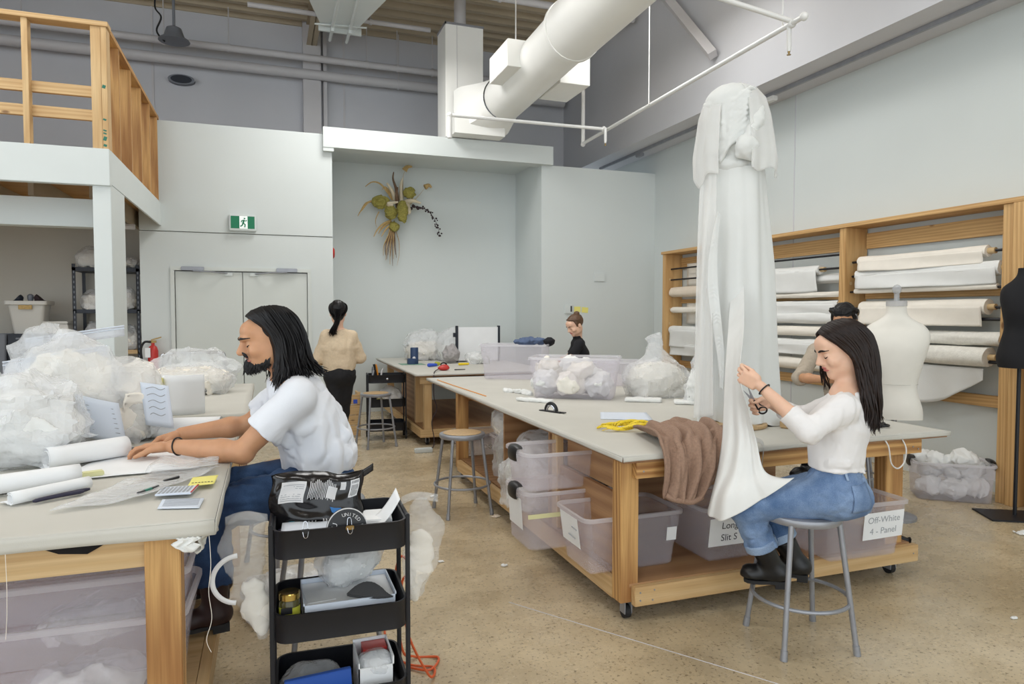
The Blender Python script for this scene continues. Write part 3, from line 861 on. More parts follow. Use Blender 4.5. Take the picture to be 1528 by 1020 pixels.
# ---------------------------------------------------------------- second left table
t4 = thing('work_table', 'white topped timber table behind the bagged garments on the left', 'table', (-1.3, 5.4, 0))
obj('top_board', bx(-2.6, -.13, 4.40, 6.25, .91, .944), 'ply_x', t4)
drape_cover(-2.6, -.13, 4.40, 6.25, .944, .05, 'canvas_cover', t4, 13)
for x, y in ((-.27, 4.45), (-2.5, 4.45), (-.27, 6.1), (-2.5, 6.1)):
    obj('leg', bx(x, x+.09, y, y+.09, .0, .909), 'pine_z', t4, bevel=.003)
obj('apron', bx(-2.4, -.28, 4.47, 4.51, .82, .909), 'pine_x', t4)
obj('side_panel', bx(-.20, -.175, 4.56, 6.08, .25, .909), 'ply_y', t4)
obj('shelf_board', bx(-2.5, -.21, 4.5, 6.1, .2, .22), 'pine_x', t4)
# ---------------------------------------------------------------- stools
def stool(name, label, h, board, loc, rot, group=None, spread=.178):
    t = thing(name, label, 'stool', loc, rot, group)
    rm = obj('seat', G().lathe([(.12, h-.035), (.172, h-.035), (.178, h-.028), (.18, h-.012), (.176, h-.003), (.168, h), (.02, h)], n=36), 'metal_grey', t, world=False)
    if board: obj('seat_board', G().lathe([(.02, h-.002), (.142, h-.001), (.15, h+.003), (.142, h+.006), (.02, h+.006)], n=32), 'seat_board', rm, world=False)
    zr = h*.36; k = (spread-.115)
    for a in range(4):
        sx = (1, -1, -1, 1)[a]; sy = (1, 1, -1, -1)[a]
        P = lambda z: (sx*(spread-k*z/h), sy*(spread-k*z/h), z)
        lg = obj('leg', tb([P(.012), P(h-.03)], .0125, 10), 'metal_grey', t, world=False)
        obj('foot_cap', tb([P(0), P(.045)], [.0165, .0155], 10), 'metal_grey', lg, world=False)
    rr = math.sqrt(2)*(spread-k*zr/h)-.004
    obj('foot_ring', tb(arc((0, 0, zr), rr, 0, 2*math.pi, 40), .0095, 8, cap=False), 'metal_grey', t, world=False)
    return t
stool('stool', 'grey steel stool with tan seat beside the long cutting table', .62, True, (1.42, 5.12, 0), R(4))
stool('stool', 'grey steel stool under the woman cutting the white cloth', .62, False, (2.36, 2.54, 0), R(-12))
stool('stool', 'grey steel stool in front of the far black trolley', .62, True, (1.18, 8.02, 0), R(15))
stool('stool', 'tall grey steel stool under the man in the white tee', .70, False, (.24, 3.22, 0), R(10), spread=.20)
stool('stool', 'tan topped steel stool standing behind the man in the tee', .62, True, (.10, 4.45, 0), R(30))
# ---------------------------------------------------------------- trolleys
def rrect(w_, d_, r, n=5):
    out = []
    for cx, cy, a0 in ((w_/2-r, d_/2-r, 0), (-w_/2+r, d_/2-r, 90), (-w_/2+r, -d_/2+r, 180), (w_/2-r, -d_/2+r, 270)):
        for k in range(n+1):
            a = R(a0+90*k/n); out.append((cx+r*math.cos(a), cy+r*math.sin(a)))
    return out
def loft(rings):
    g = G(); n = len(rings[0]); vs = [p for r in rings for p in r]; fs = []
    for i in range(len(rings)-1):
        for k in range(n):
            a = i*n+k; b = i*n+(k+1) % n
            fs.append((a, b, b+n, a+n))
    fs.append(tuple(range(n-1, -1, -1)))
    fs.append(tuple(range((len(rings)-1)*n, len(rings)*n)))
    return g.add(vs, fs)
def tray(w_, d_, z0, hh, r=.05, t=.004):
    ring = lambda a, z: [(x, y, z) for x, y in rrect(w_-2*a, d_-2*a, r-a)]
    return loft([ring(0, z0), ring(0, z0+hh-.004), ring(-.003, z0+hh), ring(t+.002, z0+hh), ring(t, z0+t), ])
def trolley(label, loc, rot, w_=.45, d_=.34, top=.80):
    t = thing('black_trolley', label, 'trolley', loc, rot)
    zs = (.11, .405, top-.10)
    for z in zs: obj('tray', tray(w_, d_, z, .10), 'black_metal', t, world=False)
    for sx in (-1, 1):
        for sy in (-1, 1):
            x = sx*(w_/2+.009); y = sy*(d_/2-.055)
            obj('post', bx(x-.008, x+.008, y-.011, y+.011, .10, top+.01), 'black_metal', t, world=False, bevel=.003)
            c = obj('caster', bx(x-.014, x+.014, y-.012, y+.012, .05, .10), 'black_metal', t, world=False)
            obj('wheel', tb([(x-.012, y, .036), (x+.012, y, .036)], .036, 14), 'rubber', c, world=False)
        obj('end_bar', tb([(sx*(w_/2+.009), -d_/2+.055, .11), (sx*(w_/2+.009), d_/2-.055, .11)], .008, 8), 'black_metal', t, world=False)
        obj('end_handle', tb([(sx*(w_/2+.009), -d_/2+.055, top), (sx*(w_/2+.009), d_/2-.055, top)], .008, 8), 'black_metal', t, world=False)
    return t
tr1 = trolley('black three-tier trolley with a foil bag on top beside the man', (.243, 2.61, 0), R(-2), .46, .34)
tr2 = trolley('black trolley full of tools under the edge of the far table', (1.38, 8.5, 0), R(-4), .44, .34)
# ---------------------------------------------------------------- clear tubs
def tub(label, w_, d_, h, loc, rot=0, group=None, paper=None, taper=.05, mat='tub_plastic', r=.05, latch=False, name='plastic_tub'):
    t = thing(name, label, 'bin', loc, rot, group)
    def ring(a, z): return [(x, y, z) for x, y in rrect(w_-2*a, d_-2*a, max(r-a*.5, .012))]
    a0 = taper
    body = loft([ring(a0+.012, 0), ring(a0, .012), ring(a0*.45+.006, h*.62), ring(a0*.45-.002, h*.64), ring(.012, h-.02), ring(.015, h-.02), ring(a0*.45+.002, h*.64), ring(a0*.45+.010, h*.62), ring(a0+.004, .016), ring(a0+.015, .006)])
    obj('body', body, mat, t, world=False)
    rim = loft([ring(.012, h-.022), ring(0, h-.020), ring(0, h-.004), ring(.004, h), ring(.012, h), ring(.016, h-.006), ring(.0165, h-.02)][::1])
    # open ring: drop both caps
    rim.f = rim.f[:-2]
    obj('rim', rim, 'tub_rim' if mat == 'tub_plastic' else mat, t, world=False)
    if latch:
        for sx in (-1, 1):
            obj('latch', G().tube(smooth_path([(sx*(w_/2-.03), 0, h+.012), (sx*(w_/2+.004), 0, h+.008), (sx*(w_/2+.012), 0, h-.03), (sx*(w_/2+.006), 0, h-.06)], 4), .012, 8, flat=6), 'black_plastic', t, world=False)
    return t
def tub_label(t, lines, size, u, z, ww, hh, w_, d_, h, taper, side='front', ink='ink', tilt=0):
    """paper sheet stuck on one wall of a tub, leaning with the wall"""
    sl = taper*.5/(h*.62)
    c = Vector((u, -d_/2+taper*.45+.004-sl*(z-h*.62)*1.0-.008, z)) if side == 'front' else Vector((-w_/2+taper*.45+.004-sl*(z-h*.62)-.008, u, z))
    r = Vector((1, 0, 0)) if side == 'front' else Vector((0, -1, 0))
    up = (Vector((0, -sl, 1)) if side == 'front' else Vector((-sl, 0, 1))).normalized()
    q = Matrix.Rotation(tilt, 3, r.cross(up)); r = q @ r; up = q @ up; n = r.cross(up)
    p = obj('paper_label', G().add([c+r*a*ww/2+up*b*hh/2+n*k for k in (0, .0012) for a, b in ((-1, -1), (1, -1), (1, 1), (-1, 1))], [(3, 2, 1, 0), (4, 5, 6, 7), (0, 1, 5, 4), (1, 2, 6, 5), (2, 3, 7, 6), (3, 0, 4, 7)]), 'paper', t, world=False)
    if lines:
        for k, ln in enumerate(lines):
            me = text_mesh(ln, size)
            pos = c+n*.0022+up*size*1.25*((len(lines)-1)/2-k)
            me.transform(Matrix(((r.x, up.x, n.x, pos.x), (r.y, up.y, n.y, pos.y), (r.z, up.z, n.z, pos.z), (0, 0, 0, 1))))
            obj('writing', me, ink, p, world=False)
b1 = tub('empty clear tub sticking out past the near corner leg of the cutting table', .60, .40, .305, (1.80, 3.29, .195))
tub_label(b1, None, .036, 0.02, .20, .22, .16, .60, .40, .305, .05, 'side', 'ink_faint')
pl1 = [o for o in bpy.data.objects if o.parent == b1 and o.name.startswith('paper_label')][0]
for k, (y0, y1, dz) in enumerate(((.05, .02, .025), (.01, -.05, .02), (.04, -.04, -.025))):
    obj('faint_stroke', tb([(-.2905+.0035*(2-k), y0-.02, .20+dz), (-.2905+.0035*(2-k), y1-.02, .20+dz-.004)], .004, 4), 'ink_faint', pl1, world=False)
tub_label(b1, None, .02, .22, .18, .06, .075, .60, .40, .305, .05, 'front')
b3 = tub('clear tub labelled Long Slit on the cutting table shelf', .50, .46, .305, (2.44, 3.27, .195))
tub_label(b3, ['Long', 'Slit S'], .055, -.085, .17, .26, .16, .50, .46, .305, .05, 'front')
b4 = tub('clear tub labelled Off-White 4 - Panel at the end of the shelf', .56, .40, .32, (3.095, 3.0, .195), R(-3))
tub_label(b4, ['Off-White', '4 - Panel'], .052, .10, .19, .27, .155, .56, .40, .32, .05, 'front', 'ink_faint', R(2))
b2a = tub('lower clear tub with black latches stacked beside the empty tub', .62, .40, .34, (1.66, 3.74, .195), r=.07, taper=.03, latch=True)
tub_label(b2a, None, .036, .0, .20, .22, .18, .62, .40, .34, .03, 'side', 'ink_faint')
b2b = tub('upper clear tub with black latches holding bagged garments', .62, .40, .22, (1.66, 3.74, .537), r=.07, taper=.03, latch=True)
obj('tape_strip', bx(1.36, 1.62, 3.5285, 3.5305, .395, .42), 'note_dull', b2a)
b5 = tub('clear tub under the far end of the cutting table with white lettering', .50, .44, .36, (2.02, 6.62, .0))
text_on('writing', 'OO', .06, 'paper', b5, (2.04, 6.405, .23), (1, 0, 0), (0, 0, 1))
obj('white_mark', bx(2.09, 2.16, 6.402, 6.405, .215, .245), 'paper', b5, bevel=.001)
b5b = tub('lower clear tub half full of white bundles below the far bay', .44, .4, .30, (2.05, 5.55, .195))
for i in range(3):
    tub(('deepest clear tub of the nested stack under the work table', 'middle clear tub of the nested stack under the work table', 'topmost clear tub of the nested stack under the work table')[i], .66, .44, .34, (-.575-.004*i, 2.56+.06*i, .270+.112*i), R(2*i-2), taper=.055)
b6 = tub('latched clear tub stuffed with white garments standing by the fabric rack', .60, .40, .32, (5.40, 4.13, .0), R(-39), r=.07, taper=.03, latch=True)
b7 = tub('milky tub full of white cloth pieces on the cutting table', .74, .46, .34, (2.42, 5.18, .852), R(-32))
b8 = tub('milky tub at the far end of the cutting table below the white board', .72, .46, .37, (2.52, 6.92, .852), R(-30))
b9 = tub('low milky tub behind the bag of scraps on the cutting table', .60, .40, .24, (3.28, 5.9, .852), R(-32))
# ---------------------------------------------------------------- fabric rack on the right wall
rk = thing('fabric_rack', 'timber wall rack with black rods carrying rolls of white fabric', 'rack', (5.77, 6.4, 0))
for y in (3.86, 5.54, 7.23, 8.92):
    ps = obj('post', bx(5.62, 5.915, y-.04, y+.04, 0, 2.43), 'rack_z', rk, bevel=.003)
obj('post', bx(5.60, 5.70, 3.72, 3.81, 0, 2.43), 'rack_z', rk, bevel=.003)
obj('post', bx(5.60, 5.9, 3.50, 3.58, 0, 2.43), 'rack_z', rk, bevel=.003)
obj('top_board', bx(5.60, 5.92, 3.44, 8.98, 2.431, 2.472), 'rack_y', rk, bevel=.003)
for y0, y1 in ((3.91, 5.49), (5.59, 7.18), (7.28, 8.87)):
    obj('back_beam', bx(5.885, 5.925, y0, y1, 2.22, 2.38), 'rack_y', rk, bevel=.003)
    obj('back_beam', bx(5.885, 5.925, y0, y1, 1.70, 1.76), 'rack_y', rk, bevel=.003)
    obj('back_beam', bx(5.87, 5.91, y0, y1, .74, .84), 'rack_y', rk, bevel=.003)
for y in (5.54, 8.92, 7.23):
    for z in (2.06, 1.86, 1.62, 1.4, 1.2, 1.0):
        obj('rod_hole', tb([(5.70, y-.0405, z), (5.70, y-.042, z)], .018, 12), 'cardboard_tube', rk)
def rod(y0, y1, x, z, r=.011, m='black_metal'): obj('rod', tb([(x, y0, z), (x, y1, z)], r, 8), m, rk)
def roll(label, y0, y1, x, z, r, mat, core=True, drape=None, wob=.006, seed=0, core_len=.06):
    t = thing('fabric_roll', label, 'fabric roll', (x, (y0+y1)/2, z-r), 0, 'fabric rolls on the rack')
    n = 30
    def fn(u, v):
        a = 2*math.pi*u; y = y0+(y1-y0)*v
        rr = r*(1+.05*math.cos(a*2+seed))+wob*n1((math.cos(a)*2, y*4, math.sin(a)*2), 1.3, seed)
        return (x+rr*math.cos(a), y, z+rr*math.sin(a))
    g = G().grid(fn, n, 26, wrap=True)
    L = len(g.v)
    g.f.append(tuple(range(0, n))); g.f.append(tuple(range(L-1, L-n-1, -1)))
    obj('wound_cloth', g, mat, t, ang=50)
    if core:
        obj('core_tube', tb([(x, y0-core_len, z), (x, y1+.02, z)], min(.026, r*.6), 14), 'cardboard_tube', t)
    if drape:
        d = drape
        def fd(u, v):
            y = y0+.02+(y1-y0-.04)*u
            b = d*(1+.10*n1((y*2.2, 3, seed), 1, seed))
            bow = .02*math.sin(v*2.4+y*3)+.012*n1((y*6, v*2, seed), 1, seed)*v
            return (x-r-.003+bow*v, y, z+r*.1-b*v)
        obj('hanging_end', G().grid(fd, 40, 10), mat, t, solid=.003, ang=60)
    return t
# right bay (y 3.9 to 5.5)
def zz(px, py): pass
rod(3.9, 5.5, 5.72, 2.075, .012); rod(3.9, 5.5, 5.72, 1.93, .012); rod(3.9, 5.5, 5.70, 1.77, .011); rod(3.9, 5.5, 5.74, 1.60, .012); rod(3.9, 5.5, 5.72, 1.50, .014); rod(3.9, 5.5, 5.72, 1.14, .014)
roll('thin cream roll highest in the bay above the white dress form', 4.08, 5.40, 5.72, 2.075, .048, 'cloth_cream', seed=1, drape=.11)
roll('plump crinkled white roll second from the top above the dress form', 3.96, 5.42, 5.72, 1.93, .058, 'cloth_white', seed=2, drape=.14, wob=.012)
roll('very thin cream roll resting on a rod above the hanging panel', 3.98, 5.44, 5.70, 1.775, .024, 'cloth_cream', core=False, seed=3, wob=.002)
roll('large ivory roll with a wide panel hanging behind the dress form knob', 4.08, 5.38, 5.74, 1.605, .065, 'cloth_cream', seed=4, drape=.17, wob=.004)
roll('quilted white roll above the lace roll beside the black dress form', 3.95, 5.42, 5.74, 1.335, .06, 'lace', core=False, seed=5)
roll('wide lace roll with scalloped edge beside the black dress form', 4.05, 5.42, 5.72, 1.18, .085, 'lace', seed=6, wob=.008)
cl = obj('hanging_cloth', G().grid(lambda u, v: (5.72+.05*math.sin(u*5)*v+.02*math.sin(u*22)*v, 4.1+1.25*u, 1.08-v*(.10+.26*math.sin(math.pi*min(1, u*1.0))**1.2)), 40, 12), 'cloth_white', solid=.003)
tag(cl, 'loose white cloth hanging in a curve below the lace roll', 'fabric')
# middle bay (y 5.6 to 7.2), seen right of the gown
rod(5.58, 7.19, 5.72, 2.17, .011); rod(5.58, 7.19, 5.72, 2.03, .012)
ra = roll('white roll with a broad cloth hanging from the middle bay of the rack', 5.95, 7.10, 5.74, 2.03, .05, 'cloth_white', seed=11, drape=.24)
roll('short white roll tucked under the broad hanging cloth', 5.66, 6.2, 5.80, 1.93, .055, 'cloth_white', seed=12)
for i, (z, r, m, lab) in enumerate(((1.755, .03, 'cloth_cream', 'slim cream roll just below the back beam of the middle bay'), (1.645, .042, 'cloth_white', 'crumpled white roll below the slim cream roll'), (1.50, .062, 'cloth_white', 'thick white roll in the middle bay behind the dark haired helper'), (1.35, .055, 'cloth_cream', 'cream roll below the thick white roll of the middle bay'), (1.20, .06, 'cloth_white', 'smooth white roll low in the middle bay'), (.98, .07, 'cloth_cream', 'lowest cream roll of the middle bay near the table'))):
    roll(lab, 5.64+.03*(i % 3), 7.14, 5.73, z, r, m, seed=20+i, drape=.12 if i in (1, 4) else None)
    rod(5.58, 7.19, 5.73, z, .010)
# far bay (y 7.3 to 8.9), seen left of the gown
rod(7.27, 8.88, 5.72, 2.21, .012); rod(7.27, 8.88, 5.72, 2.05, .012)
for i, (z, r, m, dr, lab) in enumerate(((1.865, .075, 'cloth_ecru', None, 'ecru roll highest in the far bay of the rack'), (1.60, .045, 'cloth_cream', None, 'thin white roll in the far bay below the ecru roll'), (1.30, .07, 'cloth_white', .24, 'white roll with a folded cloth over it in the far bay'), (1.08, .06, 'cloth_white', .15, 'lowest white roll in the far bay with a loose end'))):
    roll(lab, 7.36, 8.84, 5.73, z, r, m, seed=30+i, drape=dr)
    rod(7.27, 8.88, 5.73, z, .010)
for i, (z0, z1) in enumerate(((1.95, 2.28), (1.4, 1.7))):
    s_ = obj('cloth_sheet', G().grid(lambda u, v: (5.84+.008*math.sin(u*9), 7.35+1.3*u, z1-(z1-z0)*v), 20, 6), 'cloth_cream', solid=.003)
    tag(s_, ('upper flat cream sheet hanging at the back of the far bay', 'lower flat cream sheet hanging at the back of the far bay')[i], 'fabric')
# ---------------------------------------------------------------- storage under the mezzanine
sh = thing('metal_shelf', 'dark slotted metal shelving loaded with bagged goods below the mezzanine', 'shelf', (-1.9, 10.15, 0))
for x in (-2.27, -1.56):
    for y in (9.92, 10.42):
        up_ = obj('upright', G().box(x-.02, x+.02, y-.02, y-.016, 0, 2.17).box(x-.02, x-.016, y-.02, y+.02, 0, 2.17), 'drawer_dark', sh)
        if y < 10:
            for k in range(32): obj('slot', bx(x-.006, x+.006, y-.0222, y-.0205, .1+.063*k, .13+.063*k), 'bin_grey', up_)
for z in (.42, 1.08, 1.60, 2.13):
    obj('shelf_board', bx(-2.29, -1.54, 9.90, 10.44, z-.05, z), 'drawer_dark' if z > 1.2 else 'pine_x', sh, bevel=.004)
for i, (x, lab) in enumerate(((-2.80, 'dark drawer unit carrying the white bucket'), (-2.475, 'dark drawer unit carrying the white lidded box'))):
    dr = thing('drawer_unit', lab, 'drawers', (x, 10.0, 0))
    obj('body', bx(x-.158, x+.158, 9.82, 10.3, 0, 1.30), 'drawer_dark', dr, bevel=.006)
    for z0, z1 in ((1.13, 1.285), (.93, 1.11), (.52, .91), (.06, .50)):
        df = obj('drawer_front', bx(x-.15, x+.15, 9.80, 9.82, z0, z1), 'drawer_dark', dr, bevel=.006)
        obj('handle', bx(x-.07, x+.07, 9.785, 9.80, z1-.05, z1-.03), 'bin_grey', df, bevel=.005)
def bucket(label, x, y, z, w_, d_, h):
    t = thing('storage_bucket', label, 'bucket', (x, y, z))
    ring = lambda a, zz_: [(px, py, zz_) for px, py in rrect(w_-2*a, d_-2*a, .04)]
    obj('body', loft([ring(.06, 0), ring(.01, h-.02), ring(.018, h-.02), ring(.066, .01)]), 'bin_white', t, world=False)
    rr = loft([ring(-.005, h-.05), ring(-.015, h-.045), ring(-.015, h), ring(.012, h), ring(.012, h-.045)]); rr.f = rr.f[:-2]
    obj('rim', rr, 'bin_white', t, world=False)
    return t
bk = bucket('white rectangular bucket with dark items sticking out', -2.77, 10.0, 1.302, .42, .34, .40)
obj('label_plate', bx(-2.84, -2.70, 9.815, 9.83, 1.60, 1.65), 'dried_tan', bk)
for i, (dx, dy, r, m) in enumerate(((-.11, 0, .06, 'drawer_dark'), (.0, .03, .035, 'bin_grey'), (.10, 0, .07, 'dark_berry'))):
    o = obj('rolled_tool', tb(smooth_path([(-2.77+dx*.7, 10+dy, 1.33), (-2.77+dx, 10+dy, 1.68), (-2.77+dx*1.2, 10+dy, 1.74+(.05 if i == 1 else 0))]), [r*.8]*8+[r]*3+[r*.8, r*.4], 10), m)
    tag(o, ('dark rolled item in the white bucket', 'grey slim item standing in the white bucket', 'dark red rolled item in the white bucket')[i], 'tool')
lb = thing('lidded_box', 'white lidded box with sloping sides on the drawer unit', 'box', (-2.475, 10.0, 1.302))
obj('body', G().add([(-2.63, 9.83, 1.302), (-2.32, 9.83, 1.302), (-2.32, 10.2, 1.302), (-2.63, 10.2, 1.302), (-2.60, 9.88, 1.42), (-2.35, 9.88, 1.42), (-2.35, 10.15, 1.42), (-2.60, 10.15, 1.42)], [(3, 2, 1, 0), (4, 5, 6, 7), (0, 1, 5, 4), (1, 2, 6, 5), (2, 3, 7, 6), (3, 0, 4, 7)]), 'bin_white', lb, bevel=.006)
obj('lid', bx(-2.61, -2.34, 9.86, 10.17, 1.421, 1.45), 'bin_white', lb, bevel=.006)
for z in (.0, .66):
    t = thing('grey_crate', ('lower' if z == 0 else 'upper')+' grey crate stacked beside the dark drawers', 'crate', (-3.20, 10.0, z))
    ring = lambda a, zz_: [(px, py, zz_) for px, py in rrect(.46-2*a, .36-2*a, .03)]
    obj('body', loft([ring(.03, .0), ring(.0, .64), ring(.008, .64), ring(.038, .01)]), 'bin_grey', t, world=False)
# ================================================================ people
def V3(*a): return np.array(a, float)
def unit(v): v = np.asarray(v, float); return v/np.linalg.norm(v)
def head_frame(yaw_dir, pitch):
    """columns: forward, left, up; pitch > 0 looks down"""
    f0 = unit((yaw_dir[0], yaw_dir[1], 0)); u0 = V3(0, 0, 1)
    f = f0*math.cos(pitch)-u0*math.sin(pitch); u = u0*math.cos(pitch)+f0*math.sin(pitch)
    return np.stack([f, np.cross(u, f), u], 1)
def head_sdf(S, c, Rm, sc=1.0, male=False):
    L = lambda f, s, u: c+Rm@(np.array([f, s, u])*sc)
    E = lambda p, r, k=.02, sub=False: S.ell(L(*p), np.array(r)*sc, k, Rm, sub)
    jw = 1.08 if male else .96
    E((-.014, 0, .034), (.098, .074, .084)); E((.028, 0, -.022), (.062, .060*jw, .088), .03)
    E((.040, 0, -.076), (.048, .044*jw, .034), .03); E((.074, 0, -.098), (.018, .020, .016), .02)
    E((.0, .045, -.055), (.045, .022*jw, .04), .03); E((.0, -.045, -.055), (.045, .022*jw, .04), .03)
    E((.072, 0, .048), (.028, .052, .035), .03)
    E((.088, 0, .024), (.012, .046, .008), .016)
    for s in (1, -1):
        E((.100, s*.031, .004), (.016, .016, .011), .012, True)
        E((.079, s*.031, .002), (.0135, .0155, .0125), .004)
        E((.062, s*.042, -.028), (.028, .024, .024), .02)
        E((-.012, s*.077, -.010), (.020, .009, .032), .008, False)
        E((.102, s*.0115, -.031), (.010, .0075, .0075), .006)
    S.cone(L(.090, 0, .018), L(.116, 0, -.025), .0085*sc, .0105*sc, .012)
    if male: S.cone(L(.094, 0, .014), L(.120, 0, -.024), .0088*sc, .0122*sc, .012); E((.100, 0, .026), (.010, .044, .007), .014)
    E((.096, 0, -.020), (.017, .0125, .017), .010); E((.086, 0, -.044), (.014, .024, .016), .014)
    E((.093, 0, -.0525), (.0105, .022, .0062), .006); E((.0905, 0, -.0640), (.0105, .019, .0072), .006)
    E((.0995, 0, -.0580), (.006, .024, .0018), .003, True)
def face_parts(par, S, c, Rm, sc, lipmat, browmat):
    L = lambda f, s, u: c+Rm@(np.array([f, s, u])*sc)
    back = -Rm[:, 0]
    for s in (1, -1):
        O = [L(.15, s*(.012+.040*k), .0245+.007*math.sin(k*2.5)-.004*k) for k in np.linspace(0, 1, 9)]
        P = S.cast(O, back, .0006)
        obj('eyebrow', tb([tuple(p) for p in P], [.003, .0048, .0056, .0058, .0056, .005, .0044, .0034, .0016], 6, flat=.6), browmat, par)
        O = [L(.15, s*(.017+.030*k), -.001-.0065*math.sin(k*3.14)) for k in np.linspace(0, 1, 9)]
        P = S.cast(O, back, .0006)
        obj('eyelash', tb([tuple(p) for p in P], [.0010, .0018, .0024, .0027, .003, .003, .0027, .002, .0010], 6), browmat, par)
    for u0, hh in ((-.0520, .0055), (-.0645, .0062)):
        U = [(a, b) for b in np.linspace(-1, 1, 7) for a in np.linspace(-1, 1, 13)]
        O = [L(.15, a*.0225, u0+b*hh*math.sqrt(max(0, 1-a*a))) for a, b in U]
        P = S.cast(O, back, .0010)
        g = G().add([tuple(p) for p in P], [(j*13+i, j*13+i+1, j*13+i+14, j*13+i+13) for j in range(6) for i in range(12)])
        obj('lip', g, lipmat, par)
def hand_sdf(S, wrist, d, l, p, curl=(.3, .35, .3), sc=1.0, thumb=(.75, .6, .25), spread=.06, extra=None):
    d = unit(d); l = unit(np.asarray(l, float)-d*np.dot(d, unit(l))*np.linalg.norm(l)); q_ = np.cross(d, l); p = q_ if np.dot(q_, p) > 0 else -q_
    W = np.asarray(wrist, float)
    Rm = np.stack([d, l, p], 1)
    S.box(W+d*.050*sc, np.array([.032, .024, .004])*sc, .0105*sc, .014, Rm)
    S.ell(W+d*.034*sc+l*.020*sc+p*.008*sc, np.array([.028, .018, .014])*sc, .012, Rm)
    tips = []
    for i, Ln in enumerate((.070, .079, .073, .057)):
        b = W+(d*(.088-.005*abs(i-1.3))+l*(.031-.0205*i))*sc
        dr = unit(d+l*spread*(1.3-i)); a = 0; q = b
        cu = curl if extra is None else extra[i]
        r = (.0090, .0092, .0088, .0078)[i]
        for j, fr in enumerate((.46, .30, .24)):
            a += cu[j]; dd = dr*math.cos(a)+p*math.sin(a)
            q2 = q+dd*Ln*fr*sc; S.cone(q, q2, r*sc*(1-.08*j), r*sc*(.94-.1*j), .006); q = q2
        tips.append(q)
    b = W+(d*.024+l*.028+p*.006)*sc
    t1_ = unit(d*thumb[0]+l*thumb[1]+p*thumb[2]); t2_ = unit(d*(thumb[0]+.3)+l*(thumb[1]-.35)+p*(thumb[2]+.15))
    m1 = b+t1_*.042*sc; m2 = m1+t2_*.030*sc; m3 = m2+unit(t2_+d*.2)*.024*sc
    S.cone(b, m1, .0135*sc, .0105*sc, .014); S.cone(m1, m2, .0102*sc, .009*sc, .006); S.cone(m2, m3, .009*sc, .0072*sc, .006)
    return tips
def limb(S, a, b, ra, rm, rb, k=.03, bulge=.35, off=(0, 0, 0)):
    a, b = np.asarray(a, float), np.asarray(b, float); m = a+(b-a)*bulge+np.array(off)
    S.cone(a, m, ra, rm, k); S.cone(m, b, rm, rb, k)
def folds(amp, sc, seed, stretch=(1, 1, 1)):
    st = np.array(stretch)
    def fn(P):
        Q = P*st+.03*np.stack([vnoise(P, 9, seed+5), vnoise(P, 9, seed+6), vnoise(P, 9, seed+7)], -1)
        a = vnoise(Q, sc, seed); b = vnoise(Q[:, [1, 2, 0]], sc*1.9, seed+3)
        m = .45+.55*vnoise(P, 4.5, seed+11)
        return amp*m*((.5-np.abs(a)*2)*1.3+(.4-np.abs(b)*1.6)*.7)
    return fn
def locks(name, par, mat, guides, n, r0=.0085, jit=.006, wave=.004, seed=1, sides=6, pts=5, tip=.25):
    """locks of hair interpolated between ordered guide curves"""
    rg = np.random.default_rng(seed); K = len(guides); g = G()
    GD = [np.array(q, float) for q in guides]
    for i in range(n):
        t = rg.random()*(K-1); a = min(int(t), K-2); f = t-a
        C = GD[a]*(1-f)+GD[a+1]*f
        C = C+rg.normal(0, jit, 3)*np.linspace(.25, 1.5, len(C))[:, None]
        C[-1] += rg.normal(0, jit*2.2, 3)
        P = smooth_path([tuple(c) for c in C], pts); m = len(P)
        ph = rg.random()*6.28; fq = 9+rg.random()*6
        w1 = rg.normal(0, 1, 3)
        P = [p+Vector(w1)*wave*math.sin(ph+fq*k/m*1.4)*(k/m) for k, p in enumerate(P)]
        rr = r0*(.7+.6*rg.random())
        rs = [rr*(.75+.5*min(1, k/m*3))*(1 if k/m < .6 else 1-(1-tip)*((k/m-.6)/.4)) for k in range(m)]
        kp = max(6, int(m*(.80+.20*rg.random())))
        P = P[:kp]; rs = rs[:kp]; rs[-1] *= .4; rs[-2] *= .7
        g.tube(P, rs, sides, flat=.55)
    return obj(name, g, mat, par, ang=80)
def guide_frame(c, Rm, yaw_dir, sc=1.0):
    Y = head_frame(yaw_dir, 0)
    def fn(f, s, u):
        v = np.array([f, s, u])*sc
        k = min(1, max(0, (u+.06)/.06))
        return tuple(c+(Rm@v)*k+(Y@v)*(1-k))
    return fn
def box_cut(S, p, d, hs=(.085, .085, .1), k=.004):
    d = unit(d); a = unit(np.cross(d, (0.3, .9, .2))); b = np.cross(d, a)
    S.box(np.asarray(p)+d*hs[2], np.array(hs), .001, k, np.stack([a, b, d], 1), True)
def person(label, loc): return thing('person', label, 'person', loc)
